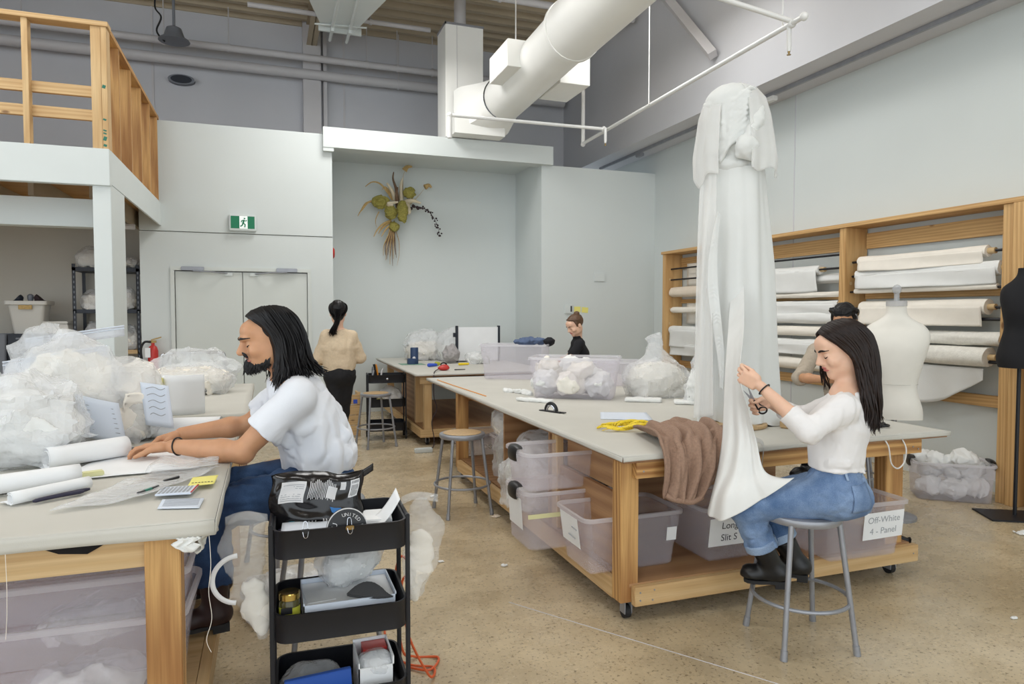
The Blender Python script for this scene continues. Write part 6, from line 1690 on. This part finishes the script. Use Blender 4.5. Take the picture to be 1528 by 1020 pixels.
# ================================================================ near left table
Z3 = .9515
def flat_sheet(name, label, cat, pts, z, mat, t=.0015, parent=None, wav=.003, group=None, seed=0, tri=12):
    a, b, c, d = [np.array((*p, 0)) for p in pts]
    def fn(u, v):
        p = (a*(1-u)+b*u)*(1-v)+(d*(1-u)+c*u)*v
        return (p[0], p[1], z+wav*(1+n1((p[0]*9, p[1]*9, seed), 1.3, seed)))
    o = obj(name, G().grid(fn, tri, tri), mat, parent, solid=t, ang=180)
    return tag(o, label, cat, group) if label else o
def paper_roll(label, a, b, r, seed, mat='paper', tail=.12, turns=1.6):
    a, b = np.array(a, float), np.array(b, float); d = unit(b-a); n = unit(np.cross(d, (0, 0, 1)))
    def fn(u, v):
        th_ = 2*math.pi*turns*v; rr = r*(.55+.45*v); p = a+(b-a)*u
        if v > .9: pass
        return tuple(p+n*rr*math.cos(th_-1.2)+V3(0, 0, r+rr*math.sin(th_-1.2)))
    t = thing('paper_roll', label, 'paper', tuple(a))
    obj('rolled_sheet', G().grid(fn, 8, 44), mat, t, solid=.0015, ang=180)
    def ft(u, v):
        p = a+(b-a)*u+n*(-.6*r-tail*v)
        return (p[0], p[1], a[2]+.004+.006*math.sin(v*3.0)*(1+.5*n1((p[0]*6, p[1]*6, seed), 1, seed))*(1-v))
    obj('loose_end', G().grid(ft, 10, 10), mat, t, solid=.0015, ang=180)
    return t
paper_roll('large rolled white paper lying in front of the garment heap', (-.80, 3.02, Z3), (-.56, 3.20, Z3), .045, 1, tail=.16)
paper_roll('rolled white paper at the near left edge of the work table', (-.92, 2.62, Z3), (-.63, 2.76, Z3), .035, 2, tail=.12)
paper_roll('tight roll of white pattern paper beside the black scissors', (-.76, 2.50, Z3), (-.58, 2.66, Z3), .022, 3, tail=.05)
paper_roll('broad curl of white paper behind the man\'s hands', (-.52, 3.62, Z3), (-.22, 3.58, Z3), .05, 4, tail=.22)
flat_sheet('pattern_sheet', 'wide white pattern sheet under the man\'s hands', 'paper', [(-.72, 2.80), (-.26, 2.86), (-.24, 3.28), (-.62, 3.38)], Z3+.001, 'paper', seed=3)
flat_sheet('film_sheet', 'crinkled clear plastic sheet across the table corner', 'plastic', [(-.62, 2.36), (-.38, 2.42), (-.172, 2.80), (-.40, 2.84)], Z3+.006, 'bag_plastic', seed=5, wav=.010, tri=16)
flat_sheet('film_sheet', 'clear plastic bag puffed up beside the man\'s elbow', 'plastic', [(-.42, 2.72), (-.18, 2.74), (-.19, 2.98), (-.40, 2.96)], Z3+.006, 'bag_plastic', seed=8, wav=.024, tri=14)
pl_ = flat_sheet('price_list', 'printed list lying at the table corner', 'paper', [(-.325, 2.31), (-.205, 2.275), (-.20, 2.39), (-.325, 2.42)], Z3+.002, 'paper_blue', wav=.0005)
for k in range(6): obj('print_line', bx(-.315, -.21, 2.318+.015*k-.0, 2.321+.015*k, Z3+.0045, Z3+.005, rotm('Z', -.2)), 'ink_faint', pl_)
yn = flat_sheet('sticky_note', 'yellow note half under the zipper packet at the table corner', 'note', [(-.262, 2.52), (-.18, 2.53), (-.175, 2.66), (-.258, 2.65)], Z3+.0145, 'note_yellow', wav=.0005)
for k in range(7): obj('ink_dash', bx(-.252+.010*k, -.246+.010*k, 2.555, 2.561, Z3+.0166, Z3+.0172), 'ink', yn)
zp = thing('zipper_packet', 'clear packet with grey print and red edge on the table corner', 'packet', (-.29, 2.5, Z3))
obj('packet', bx(-.345, -.235, 2.43, 2.53, Z3+.010, Z3+.016, rotm('Z', -.12)), 'paper_blue', zp, bevel=.002)
obj('red_edge', bx(-.238, -.233, 2.425, 2.53, Z3+.0165, Z3+.018, rotm('Z', -.12)), 'red_plastic', zp)
for k in range(8): obj('print_bar', bx(-.338+.012*k, -.331+.012*k, 2.44, 2.52, Z3+.0165, Z3+.0172, rotm('Z', -.12)), 'ink_faint', zp)
pn_ = thing('pen', 'black and green pen lying left of the zipper packet', 'pen', (-.385, 2.49, Z3))
obj('barrel', tb([(-.402, 2.47, Z3+.016), (-.355, 2.55, Z3+.016)], .0055, 8), 'black_plastic', pn_)
obj('grip', tb([(-.388, 2.494, Z3+.016), (-.372, 2.521, Z3+.016)], .0062, 8), 'green_pen', pn_)
tag(obj('pen', tb([(-.345, 2.615, Z3+.018), (-.305, 2.665, Z3+.018)], .005, 8), 'black_plastic'), 'slim black pen behind the zipper packet', 'pen')
sc3 = thing('scissors', 'dark handled scissors half under the paper roll', 'scissors', (-.65, 2.55, Z3))
for k in (0, 1): obj('handle', tb(smooth_path([(-.70+.02*k, 2.50+.02*k, Z3+.010), (-.65+.02*k, 2.535+.02*k, Z3+.012), (-.58+.01*k, 2.585+.03*k, Z3+.010)], 5), [.004]+[.0065]*9+[.004], 8), 'navy_dark', sc3)
tag(obj('foam_block', bx(-.645, -.575, 2.83, 2.87, Z3+.004, Z3+.022, rotm('Z', .3)), 'note_dull', bevel=.004), 'pale yellow foam block below the paper roll', 'block')
tag(obj('brass_clip', bx(-.855, -.825, 3.085, 3.105, Z3+.062, Z3+.082, rotm('Z', .5)), 'brass', bevel=.003), 'small brass clip on the large paper roll', 'clip')
ph = thing('marker_case', 'glossy black case under the man\'s fingertips', 'case', (-.57, 3.30, Z3))
obj('case', bx(-.63, -.53, 3.27, 3.33, Z3+.002, Z3+.022, rotm('Z', R(-38))), 'foil_black', ph, bevel=.004)
obj('seam', bx(-.59, -.57, 3.27, 3.33, Z3+.0225, Z3+.0235, rotm('Z', R(-38))), 'print_white', ph)
wf = thing('standing_folder', 'plain white folder standing upright on the second table', 'folder', (-.46, 4.47, Z3))
obj('cover', G().grid(lambda u, v: (-.585+.225*u, 4.46-.03*math.sin(math.pi*u), Z3+.235*v), 14, 6), 'paper', wf, solid=.004)
obj('back_cover', G().grid(lambda u, v: (-.585+.21*u, 4.49+.05*u, Z3+.225*v), 6, 4), 'paper', wf, solid=.004)
obj('yellow_tab', bx(-.592, -.583, 4.44, 4.47, Z3+.02, Z3+.22), 'note_yellow', wf)
ch = thing('chrome_chair', 'chrome framed chair standing behind the second table', 'chair', (-.62, 6.75, 0))
obj('back_frame', tb(smooth_path([(-.86, 6.62, .45), (-.87, 6.6, 1.12), (-.83, 6.59, 1.19), (-.77, 6.59, 1.205), (-.46, 6.59, 1.205), (-.40, 6.59, 1.19), (-.36, 6.6, 1.12), (-.36, 6.62, .45)], 6), .013, 10), 'chrome', ch)
obj('seat', bx(-.87, -.35, 6.6, 7.05, .43, .47), 'black_plastic', ch, bevel=.01)
for x, y in ((-.85, 6.62), (-.37, 6.62), (-.85, 7.03), (-.37, 7.03)): obj('leg', tb([(x, y, 0), (x, y, .43)], .012, 8), 'chrome', ch)
# ================================================================ near trolley
SHIFT = Matrix.Translation((-.004, -.07, 0))
fb = thing('foil_bag', 'shiny black foil snack bag with white label propped in the top tray', 'bag', (.17, 2.76, .71))
def pillow(u, v):
    a = (1-(2*u-1)**6)**.5*(1-(2*v-1)**6)**.5
    return a
def foil(sgn):
    def fn(u, v):
        th_ = .040*pillow(u, v)*(1+.25*n1((u*5, v*4, sgn), 1, 3))
        x = .005+.34*u+.008*math.sin(v*9); z = .735+.205*v+.012*math.sin(u*6)+.010*n1((u*9, 0, 0), 1, 2)
        y = 2.725+.05*v+sgn*th_+.010*n1((u*7, v*6, sgn), 1, 9)
        return (x, y, z)
    return fn
g = G().grid(foil(-1), 40, 26); g.grid(foil(1), 40, 26)
bgm = obj('foil', g, 'foil_black', fb, ang=180)
obj('end_seal', G().grid(lambda u, v: (.34+.05*u, 2.775, .90+.03*v+.03*u), 6, 5), 'foil_black', fb, solid=.002)
F_ = foil(-1)
def decal(name, u0, u1, v0, v1, m): obj(name, G().grid(lambda u, v: tuple(np.array(F_(u0+(u1-u0)*u, v0+(v1-v0)*v))+np.array([0, -.002, 0])), 8, 6), m, fb)
decal('white_label', .10, .36, .50, .86, 'print_white')
for k in range(9): decal('label_print', .12+.0*k, .34, .53+.033*k, .542+.033*k, 'ink_faint')
for k in range(16): decal('print_bar', .40+.018*k, .408+.018*k, .56+.02*math.sin(k*2), .86-.03*math.sin(k), 'print_white')
decal('white_panel', .60, .70, .58, .78, 'print_white'); decal('white_panel', .84, .94, .60, .90, 'print_white')
for k in range(5): decal('bar_code', .855+.016*k, .863+.016*k, .62, .88, 'ink')
decal('blue_swirl', .64, .76, .34, .44, 'print_blue'); decal('cyan_square', .16, .22, .03, .18, 'cyan')
for k in range(13): decal('print_bar', .24+.018*k, .25+.018*k, .05, .16+.02*math.sin(k*3), 'print_white')
for k in range(8): decal('print_bar', .52+.03*k, .535+.03*k, .08, .22, 'print_white')
decal('round_mark', .73, .79, .74, .88, 'print_white')
tp = thing('tape_roll', 'black tape roll lettered UNITED standing in the top tray', 'tape', (.262, 2.56, .71))
dc = (.262, 2.545, .781)
obj('disc', G().lathe([(.02, -.012), (.070, -.012), (.072, -.009), (.072, .009), (.070, .012), (.02, .012)], (0, 0, 0), 48).xf(Matrix.Translation(dc) @ Matrix.Rotation(R(80), 4, 'X')), 'black_plastic', tp)
obj('rim_ring', tb(arc((0, 0, 0), .0705, 0, 2*math.pi, 48), .0022, 6, cap=False).xf(Matrix.Translation((dc[0], dc[1]-.012, dc[2]+.002)) @ Matrix.Rotation(R(80), 4, 'X')), 'print_white', tp)
for s_, a0, rr, sz in (('UNITED RI', 104, .050, .0175), ('U', 160, .046, .026)):
    for k, chx in enumerate(s_):
        if chx == ' ': continue
        a = R(a0-k*(13.5 if sz < .02 else 26)); me = text_mesh(chx, sz)
        me.transform(Matrix.Translation((dc[0], dc[1]-.0155, dc[2]+.002)) @ Matrix.Rotation(R(80), 4, 'X') @ Matrix.Translation((rr*math.cos(a), rr*math.sin(a), .0)) @ Matrix.Rotation(a-math.pi/2, 4, 'Z'))
        obj('letter', me, 'print_white', tp)
def bclip(label, x, y, z, m):
    t = thing('binder_clip', label, 'clip', (x, y, z-.02))
    obj('jaw', bx(x-.014, x+.014, y-.008, y+.006, z-.012, z+.002), m, t, bevel=.002)
    for s in (-1, 1): obj('wire', tb(smooth_path([(x-.008, y+s*.008, z-.01), (x-.006, y+s*.014, z+.02), (x, y+s*.014, z+.026), (x+.006, y+s*.014, z+.02), (x+.008, y+s*.008, z-.01)], 4) if s > 0 else smooth_path([(x-.009, y-.008, z-.004), (x-.005, y-.012, z-.022), (x+.005, y-.012, z-.022), (x+.009, y-.008, z-.004)], 4), .0013, 5), 'chrome', t)
bclip('black binder clip on the front rim of the trolley', .118, 2.512, .80, 'black_plastic')
bclip('brass binder clip on the front rim of the trolley', .268, 2.507, .80, 'brass')
flat_sheet('loose_paper', 'white papers stacked at the left of the top tray', 'paper', [(.035, 2.54), (.20, 2.53), (.21, 2.67), (.045, 2.69)], .775, 'paper_blue', wav=.004)
flat_sheet('colour_card', 'dark edged card below the papers in the top tray', 'card', [(.03, 2.55), (.12, 2.54), (.12, 2.64), (.03, 2.66)], .765, 'navy_dark', wav=.003)
tag(obj('curled_paper', G().grid(lambda u, v: (.35+.11*u, 2.56+.09*v+.02*u, .755+.105*u**1.8+.02*v), 12, 8), 'paper', solid=.0015, ang=180), 'white paper curling up at the right of the top tray', 'paper')
tag(obj('white_box', bx(.335, .44, 2.60, 2.74, .706, .785, rotm('Z', -.1)), 'paper', bevel=.003), 'small white box under the curling paper', 'box')
jr = thing('glass_jar', 'glass jar with gold lid and olive label on the middle tray', 'jar', (.064, 2.585, .41))
obj('glass', G().lathe([(.030, 0), (.036, .008), (.036, .118), (.031, .128)], (.064, 2.585, .411), 28), 'jar_brown', jr)
obj('label_band', G().lathe([(.0366, .03), (.0366, .105)], (.064, 2.585, .411), 28, cap=False), 'olive_label', jr)
obj('label_patch', bx(.034, .072, 2.5465, 2.5475, .497, .520), 'black_plastic', jr)
obj('lid', G().lathe([(.034, .128), (.036, .130), (.036, .150), (.033, .153), (.005, .151)], (.064, 2.585, .411), 28), 'gold', jr)
pb = thing('paper_tray', 'shallow white tray of papers on the middle tray', 'tray', (.27, 2.66, .41))
obj('box', G().box(.11, .44, 2.56, 2.80, .411, .416).box(.11, .114, 2.56, 2.80, .411, .520).box(.436, .44, 2.56, 2.80, .411, .520).box(.11, .44, 2.56, 2.564, .411, .512).box(.11, .44, 2.796, 2.80, .411, .520), 'paper_blue', pb)
obj('papers', bx(.116, .434, 2.566, 2.794, .417, .503), 'paper', pb)
obj('label_slip', bx(.12, .22, 2.60, 2.72, .504, .506, rotm('Z', .1)), 'paper', pb)
hp = thing('hand_press', 'glossy black half-moon hand tool on the paper tray', 'tool', (.35, 2.63, .505))
poly = [(.0, 0), (.012, .014), (.035, .036), (.065, .050), (.095, .049), (.125, .034), (.150, .012), (.178, 0), (.150, -.006), (.11, -.010), (.06, -.008), (.02, -.004)]
g = G().prism([(x, y) for x, y in poly], -.016, .016); g.xf(Matrix.Translation((.258, 2.585, .522)) @ Matrix.Rotation(R(-4), 4, 'Z') @ Matrix.Rotation(R(62), 4, 'X') @ Matrix.Rotation(R(-8), 4, 'Z'))
obj('body', g, 'black_plastic', hp, bevel=.005)
bf = thing('blue_folder', 'bright blue folder standing in the bottom tray', 'folder', (.16, 2.62, .12))
obj('cover', bx(.045, .275, 2.545, 2.565, .118, .262, rotm('Y', -.05)), 'blue_folder', bf, bevel=.002)
bx_ = thing('open_carton', 'open white carton holding a clear packet in the bottom tray', 'carton', (.37, 2.64, .115))
obj('walls', G().box(.30, .43, 2.56, 2.565, .115, .25).box(.30, .43, 2.735, 2.74, .115, .28).box(.30, .305, 2.56, 2.74, .115, .27).box(.425, .43, 2.56, 2.74, .115, .28), 'paper', bx_)
obj('red_insert', bx(.33, .42, 2.66, 2.73, .12, .27), 'red_plastic', bx_)
bag('clear packet sticking out of the open carton', (.37, 2.62, .20), (.065, .05, .045), 31, 'paper', .8, vox=.007, fold=.008, cfold=.006)
bag('crumpled clear film behind the blue folder', (.14, 2.70, .115), (.11, .06, .06), 32, None, .8, vox=.008, fold=.012)
SHIFT = None
# orange extension cord
g = smooth_path([(.62, 3.9, .008), (.55, 3.5, .008), (.50, 3.1, .008), (.56, 2.93, .008), (.66, 2.86, .010), (.62, 2.76, .03), (.54, 2.80, .20), (.52, 2.84, .40), (.56, 2.84, .46), (.52, 2.85, .52), (.50, 2.88, .40), (.53, 2.90, .10), (.60, 2.98, .010), (.70, 2.94, .008), (.64, 2.84, .012), (.56, 2.90, .008)], 8)
tag(obj('extension_cord', tb(g, .0055, 6), 'cord_orange'), 'orange extension cord looping beside the trolley', 'cord')
# ================================================================ cutting table top
Z1 = .8525
mt = thing('measuring_tape', 'yellow measuring tape heaped in loops on the cutting table', 'tape measure', (2.0, 3.62, Z1))
for k in range(7):
    ph_ = k*.9; cx = 1.93+.028*k; cy = 3.64-.012*k; L_ = .055+.012*(k % 3)
    def rib(u, v, cx=cx, cy=cy, L_=L_, ph_=ph_, k=k):
        a = 2*math.pi*u+ph_; z = Z1+.003+.010*(1+math.sin(a*2+k))+.003*k*.8
        return (cx+L_*1.5*math.cos(a), cy+L_*math.sin(a)+.010*v, z+.016*v*abs(math.sin(a)))
    rb = obj('loop', G().grid(rib, 36, 2), 'tape_yellow', mt, solid=.001, ang=180)
    for j in range(0, 36, 2):
        p0 = Vector(rib(j/35, .1)); p1 = Vector(rib(j/35, .9)); obj('tick', tb([p0+Vector((0, 0, .0012)), p0.lerp(p1, .45)+Vector((0, 0, .0012))], .0011, 4), 'ink', rb)
obj('loop', G().grid(lambda u, v: (1.86+.10*u, 3.60-.03*u+.014*v, Z1+.004+.012*math.sin(3*u)), 14, 2), 'tape_yellow', mt, solid=.001)
td = thing('tape_dispenser', 'black and chrome arched weight on the cutting table', 'tool', (1.88, 4.45, Z1))
dm = Matrix.Translation((1.885, 4.44, Z1)) @ Matrix.Rotation(R(-65), 4, 'Z')
obj('base', bx(-.10, .10, -.022, .022, 0, .008).xf(dm), 'black_plastic', td, bevel=.002)
obj('arch', tb(arc((0, 0, .010), .052, 0, math.pi, 20, 'y'), .011, 8).xf(dm), 'black_plastic', td)
obj('inner_arch', tb(arc((0, -.004, .010), .036, 0, math.pi, 18, 'y'), .007, 8).xf(dm), 'chrome', td)
obj('tail', bx(.09, .13, -.012, .012, .004, .010).xf(dm), 'black_plastic', td)
ws = flat_sheet('work_sheet', 'pale printed sheets beside the yellow tape', 'paper', [(2.06, 4.02), (2.36, 3.86), (2.50, 4.18), (2.20, 4.30)], Z1+.001, 'paper_blue', wav=.001)
for k, (lab, pts) in enumerate((('folded white cloth strip in front of the bag of scraps', [(2.62, 4.74), (2.86, 4.58), (2.98, 4.72), (2.74, 4.88)]), ('folded white cloth strip left of the gown', [(2.90, 4.48), (3.12, 4.34), (3.24, 4.46), (3.02, 4.60)]), ('white cloth strip left of the milky tub', [(1.84, 5.08), (2.04, 4.84), (2.10, 4.90), (1.92, 5.14)]))):
    S = SDF(); c = np.mean(np.array(pts), 0); d = np.array(pts[1])-np.array(pts[0]); a = unit((*d, 0)); b = np.cross((0, 0, 1), a)
    S.box((c[0], c[1], Z1+.014), (np.linalg.norm(d)/2-.01, .06 if k < 2 else .025, .004), .009, .01, np.stack([a, b, V3(0, 0, 1)], 1)); S.disp(folds(.004, 16, k)); tag(obj('cloth_strip', S.mesh('strip', .008), 'cloth_white'), lab, 'cloth')
S = SDF(); S.chain([(1.98, 5.72, Z1+.015), (2.06, 5.55, Z1+.02), (2.10, 5.40, Z1+.015)], [.02, .025, .02], .01); S.disp(crumple(.012, 20, 3)); tag(obj('cloth_scrap', S.mesh('scrap', .008), 'cloth_white'), 'small heap of white scraps behind the milky tub', 'scrap')
tag(obj('elastic_cord', tb(smooth_path([(1.66, 6.95, Z1+.006), (1.68, 6.4, Z1+.004), (1.70, 5.9, Z1+.004), (1.72, 5.45, Z1+.004)]), .004, 5), 'orange'), 'orange elastic cord along the cutting table edge', 'cord')
ps = thing('pin_cushion', 'tan wooden block next to the gown base', 'block', (2.98, 3.30, Z1))
obj('block', bx(2.93, 3.02, 3.30, 3.36, Z1, Z1+.05, rotm('Z', .4)), 'seat_board', ps, bevel=.008)
s2 = thing('scissors', 'black scissors lying on the table edge behind the seated woman', 'scissors', (3.5, 3.2, Z1))
obj('handle', tb(smooth_path([(3.40, 3.10, Z1+.010), (3.48, 3.14, Z1+.012), (3.60, 3.19, Z1+.012)], 5), [.008]+[.016]*9+[.008], 8), 'black_plastic', s2)
obj('handle', tb(arc((3.55, 3.16, Z1+.012), .035, 0, 2*math.pi, 20), .007, 6, cap=False), 'black_plastic', s2)
obj('blade', bx(3.28, 3.40, 3.06, 3.08, Z1+.004, Z1+.008, rotm('Z', .35)), 'metal_grey', s2)
tag(obj('white_loop_cord', tb(smooth_path([(3.30, 2.95, Z1), (3.31, 2.905, .80), (3.33, 2.90, .70), (3.38, 2.90, .665), (3.43, 2.90, .70), (3.445, 2.905, .78), (3.44, 2.95, Z1)]), .004, 6), 'cloth_white'), 'white cord looping down over the table edge', 'cord')
hk = thing('corner_lever', 'dark clamp on the far right corner of the cutting table', 'clamp', (3.78, 3.4, Z1))
obj('clamp', G().box(3.74, 3.80, 3.40, 3.43, Z1+.001, Z1+.018).tube([(3.70, 3.415, Z1+.02), (3.79, 3.415, Z1+.024)], .008, 8), 'drawer_dark', hk)
cw = smooth_path([(2.62, 2.72, .004), (2.8, 3.5, .005), (3.0, 4.6, .005), (3.6, 5.0, .005), (4.1, 4.2, .005), (4.4, 4.6, .005), (4.0, 5.0, .005), (4.3, 5.3, .005), (4.6, 4.9, .005)], 8)
tag(obj('floor_cable', tb([(p.x+.9, p.y+1.4, p.z) for p in cw], .006, 6), 'rubber'), 'black cable coiled on the floor behind the cutting table', 'cable')
# ================================================================ far table and trolley items
nb = thing('navy_canister', 'navy canister with white emblem on the far table', 'canister', (1.90, 9.3, Z1))
obj('body', G().lathe([(.05, 0), (.055, .005), (.055, .22), (.05, .228), (.005, .228)], (1.90, 9.30, Z1), 20), 'navy', nb)
obj('foot', bx(1.80, 1.90, 9.22, 9.32, Z1, Z1+.08), 'navy', nb, bevel=.005)
obj('emblem', G().ball((1.885, 9.246, Z1+.085), (.022, .006, .022), 12, 6), 'print_white', nb)
flat_sheet('cutting_mat', 'green cutting mat below the navy canister', 'mat', [(1.70, 9.15), (2.02, 9.1), (2.02, 9.4), (1.70, 9.45)], Z1+.001, 'green_mat', wav=.0002)
def tool(label, c, ln, r, ang, m, name='tool', cat='tool', h=None):
    c = np.array(c); d = np.array([math.cos(ang), math.sin(ang), 0]); S = SDF(); S.cone(tuple(c-d*ln/2+V3(0, 0, r)), tuple(c+d*ln/2+V3(0, 0, r)), r, r*.8, .01)
    return tag(obj(name, S.mesh(name, .008, pad=.02), m), label, cat)
tool('blue cutter on the far table', (2.02, 8.72, Z1), .10, .025, .2, 'blue_plastic')
tool('yellow and black knife on the far table by the board', (2.48, 8.85, Z1), .13, .018, .1, 'tape_yellow')
tool('slim black pen on the near edge of the far table', (2.22, 8.1, Z1), .13, .008, .0, 'black_plastic', 'pen', 'pen')
tool('dark roll of tape behind the blue cutter', (2.12, 8.85, Z1), .03, .03, 0, 'olive_label')
rt_ = thing('red_iron', 'red corded hand tool at the corner of the far table', 'tool', (2.02, 8.12, Z1))
S = SDF(); S.ell((2.02, 8.12, Z1+.03), (.075, .05, .03), .02); S.ell((2.03, 8.12, Z1+.05), (.05, .035, .025), .02); S.plane((2, 8, Z1+.001), (0, 0, -1))
obj('housing', S.mesh('housing', .008, pad=.02), 'red_plastic', rt_)
obj('handle', tb(arc((2.02, 8.12, Z1+.055), .04, .4, 2.9, 10, 'y'), .009, 8), 'black_plastic', rt_)
obj('cord', tb(smooth_path([(1.95, 8.10, Z1+.02), (1.86, 7.9, Z1+.012), (1.80, 7.70, Z1-.02), (1.795, 7.69, .60), (1.83, 7.69, .45), (1.77, 7.69, .30), (1.79, 7.66, .10), (1.75, 7.6, .01), (1.6, 7.55, .01)]), .006, 6), 'dark_berry', rt_)
tag(obj('power_strip', bx(1.52, 1.72, 7.42, 7.49, .0, .05), 'paint_white', bevel=.008), 'white power strip on the floor by the far table leg', 'power strip')
pc_ = thing('paper_carton', 'white carton with clips and a wooden stick on the far table', 'carton', (2.08, 10.45, Z1))
obj('carton', bx(2.02, 2.20, 10.38, 10.5, Z1, Z1+.26), 'paper', pc_, bevel=.006)
obj('stick', bx(2.01, 2.05, 10.35, 10.375, Z1, Z1+.12), 'cardboard_tube', pc_)
for x, z in ((2.02, .20), (2.19, .20), (2.19, .26)): obj('clip', bx(x-.015, x+.015, 10.365, 10.38, Z1+z-.012, Z1+z+.012), 'black_plastic', pc_)
wbd = thing('white_board', 'framed white board with dark side posts on the far table', 'board', (2.95, 9.45, Z1))
obj('panel', bx(2.56, 3.16, 9.44, 9.455, Z1+.02, Z1+.50), 'paper', wbd)
for x in (2.53, 3.16): obj('side_post', bx(x, x+.03, 9.42, 9.48, Z1, Z1+.52), 'drawer_dark', wbd, bevel=.004)
obj('clamp', G().box(2.49, 2.53, 9.42, 9.46, Z1+.36, Z1+.42), 'drawer_dark', wbd)
for k, (x, y, m, l_) in enumerate(((1.28, 8.45, 'orange', .15), (1.24, 8.42, 'black_plastic', .16), (1.21, 8.47, 'bin_grey', .12), (1.25, 8.5, 'black_plastic', .13), (1.31, 8.5, 'print_white', .08), (1.19, 8.42, 'metal_grey', .09))):
    tag(obj('hand_tool', tb([(x, y, .715), (x+.01*(k-2), y+.01, .80+l_*.5), (x+.018*(k-2), y+.01, .80+l_*.8)], [.008, .012, .016 if k in (0, 1) else .006], 8), m), ('orange handled tool in the far trolley', 'black shears handle in the far trolley', 'grey tool in the far trolley', 'second black handle in the far trolley', 'white marker in the far trolley', 'steel tool in the far trolley')[k], 'tool')
obj('label_dot', G().ball((0, -.172, .75), (.014, .004, .014), 10, 6), 'chrome', tr2, world=False)
bag('bag of cream cloth on the middle tray of the far trolley', (1.42, 8.5, .412), (.15, .1, .12), 33, 'cloth_cream', .8)
lump('leaf_bundle', 'olive green bundle on the middle tray of the far trolley', 'bundle', (1.30, 8.42, .47), (.06, .05, .05), 'dried_green', 95, vox=.008, fold=.012)
cb = thing('timber_crate', 'low pine crate standing left of the far trolley', 'crate', (.98, 8.75, 0))
for k in range(4): obj('slat', bx(.78, 1.08, 8.70, 8.72, .02+.13*k, .14+.13*k), 'pine_x', cb, bevel=.002)
obj('corner_post', bx(1.05, 1.09, 8.72, 8.76, 0, .56), 'pine_z', cb); obj('corner_post', bx(.77, .81, 8.72, 8.76, 0, .56), 'pine_z', cb)
obj('side', bx(1.07, 1.09, 8.76, 9.1, .02, .54), 'pine_y', cb); obj('blue_tape', bx(1.0, 1.05, 8.695, 8.70, .42, .47), 'blue_plastic', cb)
# ================================================================ litter on the floor
lit = [(1.82, 2.02, .03, 'small white paper square on the floor below the table caster'), (2.08, 2.02, .05, 'white fabric shred curling on the floor near the stool'), (5.0, 3.25, .07, 'fluffy white scrap on the floor before the black form'), (3.55, 2.35, .022, 'tiny white triangle of cloth on the open floor'), (1.62, 4.88, .035, 'pinkish scrap by the foot of the tan topped stool'), (1.30, 5.6, .03, 'white crumpled scrap behind the tan topped stool'), (1.0, 4.1, .018, 'white speck of cloth on the walkway'), (1.35, 3.9, .022, 'pale thread end on the walkway'), (.35, 3.55, .03, 'white thread on the floor under the trolley')]
for k, (x, y, r, lab) in enumerate(lit):
    S = SDF(); S.ell((x, y, .006), (r, r*.6, .006), .01); S.disp(folds(.006, 40, k)); S.plane((0, 0, .0005), (0, 0, -1))
    tag(obj('floor_scrap', S.mesh('scrap', .005, pad=.02), 'cloth_ecru' if k == 4 else 'cloth_white'), lab, 'scrap')
for k, pts in enumerate(([(2.02, 1.98, .003), (2.10, 2.03, .004), (2.2, 2.01, .003), (2.27, 1.98, .003)], [(.05, 3.6, .003), (.10, 3.5, .004), (.16, 3.47, .003)], [(-.12, 2.9, .003), (-.08, 2.86, .003), (-.02, 2.88, .003)])):
    tag(obj('thread', tb(smooth_path(pts), .0022, 5), 'cloth_white'), ('white thread lying before the seated woman\'s stool', 'white thread on the floor behind the trolley', 'white thread beside the work table shelf')[k], 'thread')
tag(obj('leaf_litter', G().grid(lambda u, v: (4.05+.10*u, 2.28+.05*v+.02*math.sin(5*u), .006+.012*math.sin(6*u+3*v)**2), 8, 5), 'litter_brown', solid=.003), 'curled brown scrap on the open floor', 'scrap')
